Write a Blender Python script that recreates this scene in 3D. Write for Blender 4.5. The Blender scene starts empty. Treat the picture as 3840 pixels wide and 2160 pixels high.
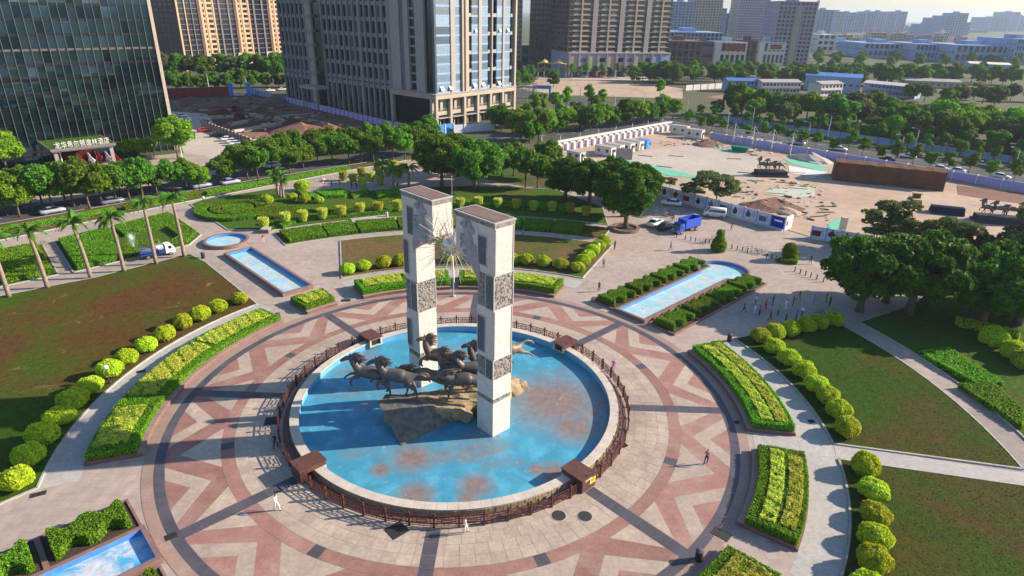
import bpy, bmesh, math, random
import numpy as np
from mathutils import Vector, Matrix, Euler
from mathutils.geometry import tessellate_polygon
PI = math.pi
SC = bpy.context.scene
COL = SC.collection
# ------------------------------------------------------------------ camera
CAM = Vector((6.748, -59.290, 39.840))
PITCH, ROLL, YAW, FPX = math.radians(23.6095), math.radians(1.342), math.radians(-0.992), 2392.4
FWD = Vector((math.sin(YAW) * math.cos(PITCH), math.cos(YAW) * math.cos(PITCH), -math.sin(PITCH)))
_R = Vector((math.cos(YAW), -math.sin(YAW), 0)); _U = _R.cross(FWD)
RGT = _R * math.cos(ROLL) + _U * math.sin(ROLL)
UPV = -_R * math.sin(ROLL) + _U * math.cos(ROLL)
cam = bpy.data.cameras.new('camera'); cam.sensor_width = 36; cam.lens = FPX / 3840 * 36
cam.clip_start = 0.5; cam.clip_end = 20000
camo = bpy.data.objects.new('camera', cam); COL.objects.link(camo)
m = Matrix((RGT, UPV, -FWD)).transposed().to_4x4(); m.translation = CAM
camo.matrix_world = m; SC.camera = camo
# ------------------------------------------------------------------ world, sun, exposure
SUN_AZ, SUN_EL = math.radians(10.5), math.radians(24.7)
W = bpy.data.worlds.new('World'); SC.world = W; W.use_nodes = True
nt = W.node_tree; nt.nodes.clear()
sky = nt.nodes.new('ShaderNodeTexSky'); sky.sky_type = 'NISHITA'; sky.sun_disc = False
sky.sun_elevation = SUN_EL; sky.sun_rotation = math.pi / 2 - SUN_AZ
sky.altitude = 50; sky.air_density = 1.2; sky.dust_density = 0.8; sky.ozone_density = 4.0
bg = nt.nodes.new('ShaderNodeBackground'); bg.inputs['Strength'].default_value = 0.09
wo = nt.nodes.new('ShaderNodeOutputWorld')
nt.links.new(sky.outputs[0], bg.inputs[0]); nt.links.new(bg.outputs[0], wo.inputs[0])
sun = bpy.data.lights.new('sun', 'SUN'); sun.energy = 5.0; sun.angle = math.radians(0.5); sun.color = (1.0, 0.87, 0.70)
suno = bpy.data.objects.new('sun', sun); COL.objects.link(suno)
sd = Vector((math.cos(SUN_EL) * math.cos(SUN_AZ), math.cos(SUN_EL) * math.sin(SUN_AZ), math.sin(SUN_EL)))
suno.rotation_euler = (-sd).to_track_quat('-Z', 'Y').to_euler(); suno.location = (200, 40, 120)
vs = SC.view_settings; vs.view_transform = 'Standard'; vs.look = 'None'; vs.gamma = 1.0; vs.exposure = 0.97
SC.cycles.use_denoising = True; SC.cycles.max_bounces = 6; SC.cycles.transparent_max_bounces = 8
SC.cycles.volume_bounces = 0; SC.cycles.diffuse_bounces = 3
SC.cycles.caustics_reflective = False; SC.cycles.caustics_refractive = False; SC.cycles.sample_clamp_indirect = 6
random.seed(11); RNG = np.random.default_rng(5)
# ------------------------------------------------------------------ where a sight line meets a level
def at(u, v, z=0.0):
    d = RGT * ((u - 1920) / FPX) - UPV * ((v - 1080) / FPX) + FWD
    return CAM + d * ((z - CAM.z) / d.z)
TL, TM, TR, ML, MM, MR, BL, BM, BR = [(x, y) for y in (0, 720, 1440) for x in (0, 1280, 2560)]
def q(o, x, y, z=0.0):
    return at(o[0] + x / 2.0125, o[1] + y / 2.0125, z)
def q4(x, y, z=0.0): return at(700 + x / 2.8622, 600 + y / 2.8622, z)
def q3(x, y, z=0.0): return at(2200 + x / 2.6833, 440 + y / 2.6833, z)
def pol(r, a, z=0.0):
    a = math.radians(a); return Vector((r * math.cos(a), r * math.sin(a), z))
# ------------------------------------------------------------------ objects
def link(o, parent=None, label=None, cat=None, group=None, kind=None):
    COL.objects.link(o)
    if parent is not None: o.parent = parent
    if label: o['label'] = label
    if cat: o['category'] = cat
    if group: o['group'] = group
    if kind: o['kind'] = kind
    return o
def thing(name, label, cat, loc=(0, 0, 0), rz=0.0, group=None, s=1.0):
    o = bpy.data.objects.new(name, None); o.empty_display_size = 0.2
    o.location = loc; o.rotation_euler = (0, 0, rz); o.scale = (s, s, s) if not hasattr(s, '__len__') else s
    return link(o, None, label, cat, group)
def inst(name, mesh, parent=None, loc=(0, 0, 0), rot=(0, 0, 0), s=(1, 1, 1), **k):
    o = bpy.data.objects.new(name, mesh); o.location = loc; o.rotation_euler = rot
    o.scale = s if hasattr(s, '__len__') else (s, s, s)
    return link(o, parent, **k)
def lin(h):
    h = h.lstrip('#'); c = [int(h[i:i + 2], 16) / 255 for i in (0, 2, 4)]
    return tuple(x / 12.92 if x <= .04045 else ((x + .055) / 1.055) ** 2.4 for x in c)
class MB:
    """collects shapes into one mesh"""
    def __init__(s): s.v = []; s.f = []; s.mi = []; s.cur = 0; s.T = None
    def add(s, vs, fs):
        b = len(s.v)
        if s.T is not None: vs = [s.T @ Vector(p) for p in vs]
        s.v += [tuple(p) for p in vs]; s.f += [tuple(b + i for i in f) for f in fs]; s.mi += [s.cur] * len(fs)
        return s
    def box(s, x0, x1, y0, y1, z0, z1):
        return s.add([(x0, y0, z0), (x1, y0, z0), (x1, y1, z0), (x0, y1, z0), (x0, y0, z1), (x1, y0, z1), (x1, y1, z1), (x0, y1, z1)],
                     [(3, 2, 1, 0), (4, 5, 6, 7), (0, 1, 5, 4), (1, 2, 6, 5), (2, 3, 7, 6), (3, 0, 4, 7)])
    def cbox(s, c, d): return s.box(c[0] - d[0] / 2, c[0] + d[0] / 2, c[1] - d[1] / 2, c[1] + d[1] / 2, c[2] - d[2] / 2, c[2] + d[2] / 2)
    def prism(s, pts, z0, z1, top=True, bottom=False):
        n = len(pts); area = sum(pts[i][0] * pts[(i + 1) % n][1] - pts[(i + 1) % n][0] * pts[i][1] for i in range(n))
        if area < 0: pts = pts[::-1]
        vs = [(p[0], p[1], z0) for p in pts] + [(p[0], p[1], z1) for p in pts]
        fs = [(i, (i + 1) % n, n + (i + 1) % n, n + i) for i in range(n)]
        tris = tessellate_polygon([[Vector((p[0], p[1], 0)) for p in pts]])
        for t in tris:
            a, b, c = [Vector((pts[i][0], pts[i][1])) for i in t]
            if (b - a).cross(c - a) < 0: t = t[::-1]
            if top: fs.append(tuple(n + i for i in t))
            if bottom: fs.append(tuple(t[::-1]))
        return s.add(vs, fs)
    def sector(s, r0, r1, a0, a1, z0, z1, n=8):
        pts = [pol(r1, a0 + (a1 - a0) * i / n) for i in range(n + 1)] + [pol(r0, a1 - (a1 - a0) * i / n) for i in range(n + 1)]
        k = n + 1; vs = [(p.x, p.y, z0) for p in pts] + [(p.x, p.y, z1) for p in pts]; t = 2 * k
        fs = [(i, (i + 1) % t, t + (i + 1) % t, t + i) for i in range(t)]
        for i in range(n): fs.append((t + i, t + i + 1, t + t - 2 - i, t + t - 1 - i))
        return s.add(vs, fs)
    def ring(s, r0, r1, z0, z1, n=96, cx=0., cy=0.):
        vs = []; fs = []
        for i in range(n):
            a = 2 * PI * i / n; c, w = math.cos(a), math.sin(a)
            vs += [(cx + r0 * c, cy + r0 * w, z0), (cx + r1 * c, cy + r1 * w, z0), (cx + r1 * c, cy + r1 * w, z1), (cx + r0 * c, cy + r0 * w, z1)]
        for i in range(n):
            a = 4 * i; b = 4 * ((i + 1) % n)
            fs += [(a + 1, b + 1, b + 2, a + 2), (a + 2, b + 2, b + 3, a + 3), (a + 3, b + 3, b, a)]
        return s.add(vs, fs)
    def disc(s, r, z, n=64, cx=0., cy=0.):
        return s.add([(cx + r * math.cos(2 * PI * i / n), cy + r * math.sin(2 * PI * i / n), z) for i in range(n)], [tuple(range(n))])
    def tube(s, pts, rad, n=6, cap=True):
        pts = [Vector(p) for p in pts]; rad = rad if hasattr(rad, '__len__') else [rad] * len(pts)
        vs = []; fs = []; ref = Vector((.3, .9, .2))
        for i, p in enumerate(pts):
            t = (pts[min(i + 1, len(pts) - 1)] - pts[max(i - 1, 0)])
            if t.length < 1e-9: t = Vector((0, 0, 1))
            t.normalize(); x = t.cross(ref)
            if x.length < .05: x = t.cross(Vector((1, 0, 0)))
            x.normalize(); y = t.cross(x)
            for k in range(n):
                a = 2 * PI * k / n; vs.append(p + (x * math.cos(a) + y * math.sin(a)) * rad[i])
        for i in range(len(pts) - 1):
            for k in range(n): fs.append((i * n + k, i * n + (k + 1) % n, (i + 1) * n + (k + 1) % n, (i + 1) * n + k))
        if cap: fs += [tuple(range(n))[::-1], tuple((len(pts) - 1) * n + k for k in range(n))]
        return s.add(vs, fs)
    def lathe(s, prof, n=16, c=(0, 0, 0)):
        vs = []; fs = []
        for r, z in prof:
            for k in range(n): vs.append((c[0] + r * math.cos(2 * PI * k / n), c[1] + r * math.sin(2 * PI * k / n), c[2] + z))
        for i in range(len(prof) - 1):
            for k in range(n): fs.append((i * n + k, i * n + (k + 1) % n, (i + 1) * n + (k + 1) % n, (i + 1) * n + k))
        fs += [tuple(range(n))[::-1], tuple((len(prof) - 1) * n + k for k in range(n))]
        return s.add(vs, fs)
    def ell(s, c, r, nu=12, nv=8):
        vs = [(c[0], c[1], c[2] - r[2])]; fs = []
        for j in range(1, nv):
            t = PI * j / nv
            for k in range(nu): vs.append((c[0] + r[0] * math.sin(t) * math.cos(2 * PI * k / nu), c[1] + r[1] * math.sin(t) * math.sin(2 * PI * k / nu), c[2] - r[2] * math.cos(t)))
        vs.append((c[0], c[1], c[2] + r[2])); L = len(vs) - 1
        for k in range(nu): fs.append((0, 1 + (k + 1) % nu, 1 + k))
        for j in range(nv - 2):
            for k in range(nu): fs.append((1 + j * nu + k, 1 + j * nu + (k + 1) % nu, 1 + (j + 1) * nu + (k + 1) % nu, 1 + (j + 1) * nu + k))
        for k in range(nu): fs.append((L, 1 + (nv - 2) * nu + k, 1 + (nv - 2) * nu + (k + 1) % nu))
        return s.add(vs, fs)
    def mesh(s, name, mats, smooth=False):
        me = bpy.data.meshes.new(name); me.from_pydata(s.v, [], s.f)
        mats = mats if isinstance(mats, (list, tuple)) else [mats]
        for m_ in mats: me.materials.append(m_)
        if len(mats) > 1: me.polygons.foreach_set('material_index', s.mi)
        if smooth: me.polygons.foreach_set('use_smooth', [True] * len(s.f))
        me.update(); return me
    def build(s, name, mats, parent=None, smooth=False, loc=(0, 0, 0), rz=0.0, **k):
        return inst(name, s.mesh(name, mats, smooth), parent, loc, (0, 0, rz), **k)
def copy_tree(o, parent=None):
    c = o.copy(); COL.objects.link(c)
    if parent is not None: c.parent = parent
    for ch in [x for x in KIDS.get(o.name, [])]: copy_tree(ch, c)
    return c
KIDS = {}
def reg(o):
    """remember the children of a thing so that it can be copied"""
    for c in bpy.data.objects:
        if c.parent is not None and c.parent == o: KIDS.setdefault(o.name, []).append(c); reg(c)
    return o
ORD = 'first second third fourth fifth sixth seventh eighth ninth tenth eleventh twelfth thirteenth fourteenth fifteenth sixteenth seventeenth eighteenth nineteenth twentieth'.split()
def nth(i):
    """i from 0"""
    if i < 20: return ORD[i]
    t = ['', '', 'twenty', 'thirty', 'forty', 'fifty', 'sixty', 'seventy', 'eighty', 'ninety'][(i + 1) // 10]; u = (i + 1) % 10
    return (t + '-' + ORD[u - 1]) if u else t[:-1] + 'ieth'
# ------------------------------------------------------------------ materials
def newmat(name):
    m_ = bpy.data.materials.new(name); m_.use_nodes = True; n = m_.node_tree.nodes
    return m_, n, m_.node_tree.links, n['Principled BSDF']
def coords(n, l, kind):
    if kind == 'World':
        g = n.new('ShaderNodeNewGeometry'); return g.outputs['Position']
    return n.new('ShaderNodeTexCoord').outputs[kind]
def noise(n, l, co, scale, detail=5, rough=.6, dist=0.):
    t = n.new('ShaderNodeTexNoise'); t.inputs['Scale'].default_value = scale; t.inputs['Detail'].default_value = detail
    t.inputs['Roughness'].default_value = rough; t.inputs['Distortion'].default_value = dist
    l.new(co, t.inputs['Vector']); return t.outputs['Fac']
def ramp(n, l, fac, stops):
    r = n.new('ShaderNodeValToRGB'); e = r.color_ramp.elements
    while len(e) < len(stops): e.new(.5)
    for i, (p, c) in enumerate(stops): e[i].position = p; e[i].color = (*c, 1)
    l.new(fac, r.inputs[0]); return r.outputs[0]
def mixc(n, l, fac, a, b, mode='MIX'):
    x = n.new('ShaderNodeMix'); x.data_type = 'RGBA'; x.blend_type = mode
    for sock, val in ((x.inputs[0], fac), (x.inputs[6], a), (x.inputs[7], b)):
        if isinstance(val, (int, float)): sock.default_value = val
        elif isinstance(val, tuple): sock.default_value = (*val, 1)
        else: l.new(val, sock)
    return x.outputs[2]
def surf(name, c1, c2=None, scale=.6, rough=.75, bump=0., bscale=8., metal=0., co='Object', spec=.28, c3=None, lo=.35, hi=.65, tile=None, vary=0.):
    """a noise-mottled surface; tile=(w,h,mortar colour) lays a fine paving bond"""
    m_, n, l, b = newmat(name); v = coords(n, l, co); c2 = c2 or tuple(x * .82 for x in c1)
    f = noise(n, l, v, scale); col = ramp(n, l, f, [(lo, c1), (hi, c2)])
    if c3 is not None:
        f2 = noise(n, l, v, scale * .23, 6, .7, .6)
        g = ramp(n, l, f2, [(.52, (0, 0, 0)), (.66, (1, 1, 1))]); col = mixc(n, l, g, col, c3)
    f3 = noise(n, l, v, scale * 9, 3); g3 = ramp(n, l, f3, [(.3, (.86, .86, .86)), (.7, (1.08, 1.08, 1.08))]); col = mixc(n, l, 1.0, col, g3, 'MULTIPLY')
    if tile:
        br = n.new('ShaderNodeTexBrick'); br.inputs['Scale'].default_value = 1.0; br.inputs['Brick Width'].default_value = tile[0]; br.inputs['Row Height'].default_value = tile[1]
        br.inputs['Mortar Size'].default_value = tile[3] if len(tile) > 3 else .02; br.inputs['Color1'].default_value = (1, 1, 1, 1); br.inputs['Color2'].default_value = (.88, .88, .88, 1); br.inputs['Mortar'].default_value = (*tile[2], 1)
        if len(tile) > 4: br.offset = tile[4]
        l.new(v, br.inputs['Vector']); col = mixc(n, l, 1.0, col, br.outputs[0], 'MULTIPLY')
    if vary:
        oi = n.new('ShaderNodeObjectInfo'); r = ramp(n, l, oi.outputs['Random'], [(0., (1 - vary,) * 3), (1., (1 + vary,) * 3)]); col = mixc(n, l, 1.0, col, r, 'MULTIPLY')
    l.new(col, b.inputs['Base Color']); b.inputs['Roughness'].default_value = rough; b.inputs['Metallic'].default_value = metal; b.inputs['Specular IOR Level'].default_value = spec
    if bump:
        bp = n.new('ShaderNodeBump'); bp.inputs['Strength'].default_value = bump; bp.inputs['Distance'].default_value = .05
        l.new(noise(n, l, v, bscale, 6, .7), bp.inputs['Height']); l.new(bp.outputs[0], b.inputs['Normal'])
    return m_
def plain(name, c, rough=.5, metal=0., spec=.5, emit=None):
    m_, n, l, b = newmat(name); v = coords(n, l, 'Object'); f = noise(n, l, v, 3.0)
    col = ramp(n, l, f, [(.3, tuple(x * .92 for x in c)), (.7, tuple(min(1, x * 1.06) for x in c))]); l.new(col, b.inputs['Base Color'])
    b.inputs['Roughness'].default_value = rough; b.inputs['Metallic'].default_value = metal; b.inputs['Specular IOR Level'].default_value = spec
    return m_
def leafmat(name, cols, trans=.36, rough=.55):
    """leaf colour picked per leaf from its own random tint, shifted a little per plant"""
    m_, n, l, b = newmat(name); a = n.new('ShaderNodeAttribute'); a.attribute_name = 'tint'
    col = ramp(n, l, a.outputs['Fac'], [(i / (len(cols) - 1), c) for i, c in enumerate(cols)])
    oi = n.new('ShaderNodeObjectInfo'); h = n.new('ShaderNodeHueSaturation')
    mr = n.new('ShaderNodeMapRange'); mr.inputs[3].default_value = .474; mr.inputs[4].default_value = .522; l.new(oi.outputs['Random'], mr.inputs[0]); l.new(mr.outputs[0], h.inputs['Hue'])
    mr2 = n.new('ShaderNodeMapRange'); mr2.inputs[3].default_value = .74; mr2.inputs[4].default_value = 1.24; l.new(oi.outputs['Random'], mr2.inputs[0]); l.new(mr2.outputs[0], h.inputs['Value'])
    l.new(col, h.inputs['Color']); b.inputs['Roughness'].default_value = rough; b.inputs['Specular IOR Level'].default_value = .08
    l.new(h.outputs[0], b.inputs['Base Color'])
    t = n.new('ShaderNodeBsdfTranslucent'); l.new(h.outputs[0], t.inputs['Color']); mx = n.new('ShaderNodeMixShader'); mx.inputs[0].default_value = trans
    l.new(b.outputs[0], mx.inputs[1]); l.new(t.outputs[0], mx.inputs[2]); l.new(mx.outputs[0], n['Material Output'].inputs['Surface'])
    return m_
MT = {}
MT['granite_beige'] = surf('granite_beige', (.50, .405, .335), (.42, .335, .28), .35, .6, .15, 20, co='World', c3=(.38, .29, .24), vary=.09, tile=(.58, .58, (.86, .84, .83), .012, 0.))
MT['granite_red'] = surf('granite_red', (.355, .195, .165), (.30, .155, .13), .5, .6, .15, 20, co='World', c3=(.38, .245, .21), vary=.12, tile=(.62, .62, (.80, .78, .77), .014))
MT['granite_dark'] = surf('granite_dark', (.105, .098, .115), (.075, .07, .088), .5, .5, .15, 20, co='World', vary=.08)
MT['granite_pink'] = surf('granite_pink', (.36, .255, .215), (.29, .20, .17), .45, .6, .15, 20, co='World', vary=.06)
MT['joint'] = surf('joint', (.30, .245, .21), None, 1., .9, co='World')
MT['paving'] = surf('paving', (.46, .375, .325), (.39, .315, .275), .12, .75, .2, 12, co='World', c3=(.30, .25, .235), tile=(.9, .9, (.78, .76, .75), .02, 0.))
MT['path_tile'] = surf('path_tile', (.50, .47, .45), (.43, .405, .385), .2, .8, .2, 15, co='World', tile=(.3, .15, (.72, .71, .70), .012))
MT['planter_stone'] = surf('planter_stone', (.24, .13, .115), (.18, .095, .085), .8, .55, .2, 10, co='World')
MT['kerb'] = surf('kerb', (.46, .44, .42), (.36, .345, .33), .9, .8, .2, 8, co='World')
MT['soil'] = surf('soil', (.075, .055, .035), (.05, .036, .025), 1.2, .95, .5, 4, co='World')
MT['asphalt'] = surf('asphalt', (.085, .083, .088), (.06, .06, .065), .25, .85, .2, 20, co='World', c3=(.11, .105, .105))
MT['white_paint'] = surf('white_paint', (.72, .71, .69), (.58, .57, .55), 1.5, .7, co='World')
def lawnmat(name, green, brown, thr, sc=.055, straw=(.34, .24, .10)):
    m_, n, l, b = newmat(name); v = coords(n, l, 'World')
    g = ramp(n, l, noise(n, l, v, 1.7, 5, .7), [(.3, tuple(x * .62 for x in green)), (.7, tuple(x * 1.25 for x in green))])
    br = ramp(n, l, noise(n, l, v, 1.1, 5, .7), [(.3, tuple(x * .7 for x in brown)), (.7, tuple(x * 1.2 for x in brown))])
    f = ramp(n, l, noise(n, l, v, sc, 5, .62, .8), [(thr - .1, (0, 0, 0)), (thr + .1, (1, 1, 1))])
    c = mixc(n, l, f, g, br)
    s_ = ramp(n, l, noise(n, l, v, sc * 5.1, 7, .78, .5), [(.62, (0, 0, 0)), (.70, (1, 1, 1))])
    c = mixc(n, l, mixc(n, l, 1., s_, f, 'MULTIPLY'), c, straw)
    sp = ramp(n, l, noise(n, l, v, 7, 3, .8), [(.3, (.72, .72, .72)), (.7, (1.25, 1.25, 1.25))]); c = mixc(n, l, 1., c, sp, 'MULTIPLY')
    l.new(c, b.inputs['Base Color']); b.inputs['Roughness'].default_value = .95; b.inputs['Specular IOR Level'].default_value = .1
    bp = n.new('ShaderNodeBump'); bp.inputs['Strength'].default_value = .8; bp.inputs['Distance'].default_value = .12
    l.new(noise(n, l, v, 5, 6, .8), bp.inputs['Height']); l.new(bp.outputs[0], b.inputs['Normal']); return m_
MT['lawn_dry'] = lawnmat('lawn_dry', (.056, .112, .010), (.108, .058, .020), .515, .04)
MT['lawn_green'] = lawnmat('lawn_green', (.062, .125, .014), (.13, .085, .03), .60)
MT['lawn_mid'] = lawnmat('lawn_mid', (.085, .12, .02), (.17, .115, .05), .47, .07)
MT['lawn_right'] = lawnmat('lawn_right', (.036, .084, .007), (.080, .062, .016), .57, .06, (.20, .15, .06))
G = lambda *a: [tuple(x) for x in a]
MT['leaf_hedge'] = leafmat('leaf_hedge', G((0.087, 0.204, 0.015), (0.171, 0.383, 0.022), (0.309, 0.547, 0.033)))
MT['leaf_lime'] = leafmat('leaf_lime', G((0.230, 0.381, 0.017), (0.480, 0.624, 0.031), (0.747, 0.750, 0.062)))
MT['leaf_gold'] = leafmat('leaf_gold', G((0.249, 0.346, 0.033), (0.595, 0.628, 0.076), (0.750, 0.750, 0.166)))
MT['leaf_tree'] = leafmat('leaf_tree', G((0.061, 0.142, 0.017), (0.117, 0.239, 0.026), (0.208, 0.352, 0.034)))
MT['leaf_bright'] = leafmat('leaf_bright', G((0.098, 0.232, 0.015), (0.197, 0.393, 0.022), (0.354, 0.537, 0.038)))
MT['leaf_dark'] = leafmat('leaf_dark', G((0.033, 0.101, 0.013), (0.067, 0.174, 0.017), (0.119, 0.271, 0.023)))
MT['leaf_dry'] = leafmat('leaf_dry', G((0.072, 0.108, 0.036), (0.130, 0.166, 0.050), (0.216, 0.216, 0.079)))
MT['leaf_palm'] = leafmat('leaf_palm', G((0.049, 0.145, 0.023), (0.106, 0.244, 0.032), (0.194, 0.341, 0.049)))
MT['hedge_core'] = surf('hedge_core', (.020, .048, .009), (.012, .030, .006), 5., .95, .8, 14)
MT['bark'] = surf('bark', (.17, .125, .09), (.10, .075, .055), 4., .9, .6, 12)
MT['palm_bark'] = surf('palm_bark', (.33, .25, .19), (.22, .165, .125), 3., .9, .5, 9)
# ================================================================== ground, roads, paving
def sheet(name, pts, z, mat, depth=.3, parent=None, kind='structure', label=None):
    return MB().prism([(p[0], p[1]) for p in pts], z - depth, z).build(name, mat, parent, kind=None if parent else kind, label=label)
def arc(r, a0, a1, n=24): return [pol(r, a0 + (a1 - a0) * i / n) for i in range(n + 1)]
V = lambda x, y: Vector((x, y, 0))
PIT = [V(-120, 188), V(-118, 216), V(-84, 191), V(-66, 177), V(-80, 157), V(-93, 156)]
def sheet_with_hole(name, outer, hole, z, mat):
    tri = tessellate_polygon([outer, hole]); pts = outer + hole; fs = []
    for t in tri:
        a, b, c = [Vector((pts[i].x, pts[i].y)) for i in t]
        fs.append(tuple(t) if (b - a).cross(c - a) > 0 else tuple(t[::-1]))
    return MB().add([(p.x, p.y, z) for p in pts], fs).build(name, mat, kind='structure')
MT['ground'] = surf('ground', (.07, .095, .035), (.11, .10, .06), .012, .95, .3, 2, co='World', c3=(.15, .13, .10))
MT['earth'] = surf('earth', (.235, .125, .085), (.165, .085, .062), .12, .95, .9, 1.2, co='World', c3=(.30, .19, .13))
MT['sand'] = surf('sand', (.49, .37, .285), (.40, .285, .215), .06, .95, .7, 1.5, co='World', c3=(.38, .20, .125))
MT['concrete'] = surf('concrete', (.50, .44, .39), (.43, .375, .335), .09, .9, .3, 4, co='World', c3=(.45, .37, .31))
MT['verge'] = lawnmat('verge', (.06, .11, .02), (.13, .09, .045), .5)
sheet_with_hole('ground', [pol(9000, a) for a in range(0, 360, 10)], PIT, -.03, MT['ground'])
pit = MB(); n = len(PIT); ctr = sum(PIT, V(0, 0)) / n
low = [ctr + (p - ctr) * .93 for p in PIT]
pit.add([(p.x, p.y, -.031) for p in PIT] + [(p.x, p.y, -4.5) for p in low], [((i + 1) % n, i, n + i, n + (i + 1) % n) for i in range(n)] + [tuple(range(n, 2 * n))])
pit.build('excavation_pit', MT['earth'], kind='structure')
sheet_with_hole('site_earth', [V(-150, 225), V(-123, 247), V(-66, 199), V(-36, 165), V(-44, 142), V(-74, 130), V(-97, 151)], PIT, -.015, MT['earth'])
# roads
ROADL = [V(-155, -30), V(-100, 54), V(-62, 98), V(-32, 128), V(-8, 154), V(20, 168), V(58, 206)]
def ribbon(name, line, w, z, mat, depth=.2, off=0., **k):
    L = []; Rr = []
    for i, p in enumerate(line):
        d = (line[min(i + 1, len(line) - 1)] - line[max(i - 1, 0)]).normalized(); nrm = Vector((-d.y, d.x, 0))
        L.append(p + nrm * (w / 2 + off)); Rr.append(p + nrm * (off - w / 2))
    return sheet(name, L + Rr[::-1], z, mat, depth, **k)
def along(line, step, off=0., start=0.):
    out = []; d0 = start
    for a, b in zip(line, line[1:]):
        d = (b - a); L = d.length; d.normalize(); nrm = Vector((-d.y, d.x, 0)); s = d0
        while s < L: out.append((a + d * s + nrm * off, math.atan2(d.y, d.x))); s += step
        d0 = s - L
    return out
ribbon('road', ROADL, 11.5, 0.0, MT['asphalt'])
ROADR = [V(-40, 330), V(20, 268), V(60, 212), V(92, 182), V(160, 113), V(330, -50)]
ribbon('road', ROADR, 23, 0.002, MT['asphalt'])
ribbon('median_strip', ROADR[2:], 2.4, .12, MT['verge'], off=1.2)
ROADF = [V(-330, 340), V(-155, 268), V(-60, 300), V(60, 372), V(190, 405)]
ribbon('road', ROADF, 14, -.004, MT['asphalt'])
sheet('parking_lot', [V(-135, 196), V(-118, 192), V(-94, 152), V(-74, 127), V(-66, 108), V(-86, 112)], -.006, MT['concrete'])
sheet('hotel_forecourt', [V(-122, 82), V(-97, 66), V(-70, 100), V(-84, 119), V(-93, 121), V(-128, 88)], .004, MT['paving'])
def marks(line, off, step, ln, w, z=.006):
    me = MB().box(-ln / 2, ln / 2, -w / 2, w / 2, -.002, 0).mesh('lane_mark', MT['white_paint'])
    return [(me, p, a) for p, a in along(line, step, off)]
RL = [o for o in COL.objects if o.name.startswith('road')]
for road, line, off in ((RL[0], ROADL, 0.), (RL[1], ROADR, -4.3), (RL[1], ROADR, 6.8)):
    for me, p, a in marks(line, off, 7., 3., .22):
        if (p - CAM).length < 330 and p.y > 40: inst('lane_mark', me, road, (p.x, p.y, .008), (0, 0, a))
# plaza
sheet('plaza_paving', [V(-150, -120), V(-98, 33), V(-88, 55), V(-70, 78), V(-52, 94), V(-38, 109), V(-26, 121), V(8, 128), V(16, 112), V(36, 91), V(60, 65), V(75, 45), V(150, -20), V(120, -150)], 0.006, MT['paving'], .02)
PLAZA = COL.objects['plaza_paving']
Z1 = .010
sheet('site_yard', [V(14, 118), V(16, 140), V(60, 184), V(71, 168), V(104, 131), V(136, 100), V(150, 84), V(150, 40), V(80, 42), V(63, 62), V(60, 66), V(37, 91)], .0, MT['sand'])
sheet('site_concrete_floor', [q3(620, 560), q3(300, 430), q3(660, 330), q3(1060, 270), q3(1500, 370), q3(1800, 410), q3(1690, 620), q3(1180, 590)], .012, MT['concrete'], .01)
# ------------------------------------------------------------------ ring paving: every slab and inlay is laid for itself
near = []
for k, (r0, r1) in enumerate(((18.2, 19.35), (19.35, 20.5), (20.5, 21.65), (21.65, 22.8))):
    nn = int(2 * PI * (r0 + r1) / 2 / 1.18 / 8) * 8; w = 360 / nn
    me = MB().sector(r0 + .012, r1 - .012, .04, w - .04, -.02, .0, 2).mesh('paving_slab', MT['granite_beige'])
    for i in range(nn):
        c = pol((r0 + r1) / 2, (i + .5) * w); near.append(((c - CAM).length, me, i * w, r0, r1, w))
near.sort(key=lambda t: t[0])
for d, me, a, *_ in near[:300]: inst('paving_slab', me, PLAZA, (0, 0, .030), (0, 0, math.radians(a)))
mb = MB()
for d, me, a, r0, r1, w in near[300:]: mb.sector(r0 + .012, r1 - .012, a + .04, a + w - .04, .010, .030, 2)
mb.build('far_paving_slabs', MT['granite_beige'], PLAZA, kind='stuff')
MB().ring(17.4, 30.72, 0, .020, 160).build('ring_bedding', MT['joint'], PLAZA)
def lay(name, mb, mat): return mb.build(name, mat, PLAZA)
for i in range(16):     # red ring between the dark squares
    lay('paving_band', MB().sector(22.82, 24.0, i * 22.5 + 1.35, i * 22.5 + 21.15, .006, .030, 8), MT['granite_red'])
for i in range(8):      # dark squares half way between the spokes
    a = i * 45 + 22.5
    lay('paving_square', MB().sector(22.82, 24.0, a - 1.33, a + 1.33, .006, .031, 1), MT['granite_dark'])
for i in range(8):      # spokes, six slabs each
    d = pol(1, i * 45); nrm = Vector((-d.y, d.x, 0))
    edges = [18.9, 20.2, 21.6, 23, 24.4, 25.8, 27.3, 28.83]
    for a, b in zip(edges, edges[1:]):
        lay('spoke_slab', MB().prism([d * (a + .01) + nrm * .6, d * (a + .01) - nrm * .6, d * (b - .01) - nrm * .6, d * (b - .01) + nrm * .6], .006, .034), MT['granite_dark'])
for i in range(64): lay('ring_slab', MB().sector(28.84, 29.72, i * 5.625 + .02, i * 5.625 + 5.605, .006, .033, 4), MT['granite_dark'])
for i in range(48): lay('border_slab', MB().sector(29.74, 30.72, i * 7.5 + .02, i * 7.5 + 7.48, .006, .030, 4), MT['granite_pink'])
for i in range(16):     # zigzag field: red ground, pale triangles and chevrons
    a0 = i * 22.5; lay('zigzag_field', MB().sector(24.02, 28.82, a0 + .01, a0 + 22.49, .006, .0285, 8), MT['granite_red'])
def P2(r, a): p = pol(r, a); return (p.x, p.y)
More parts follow.
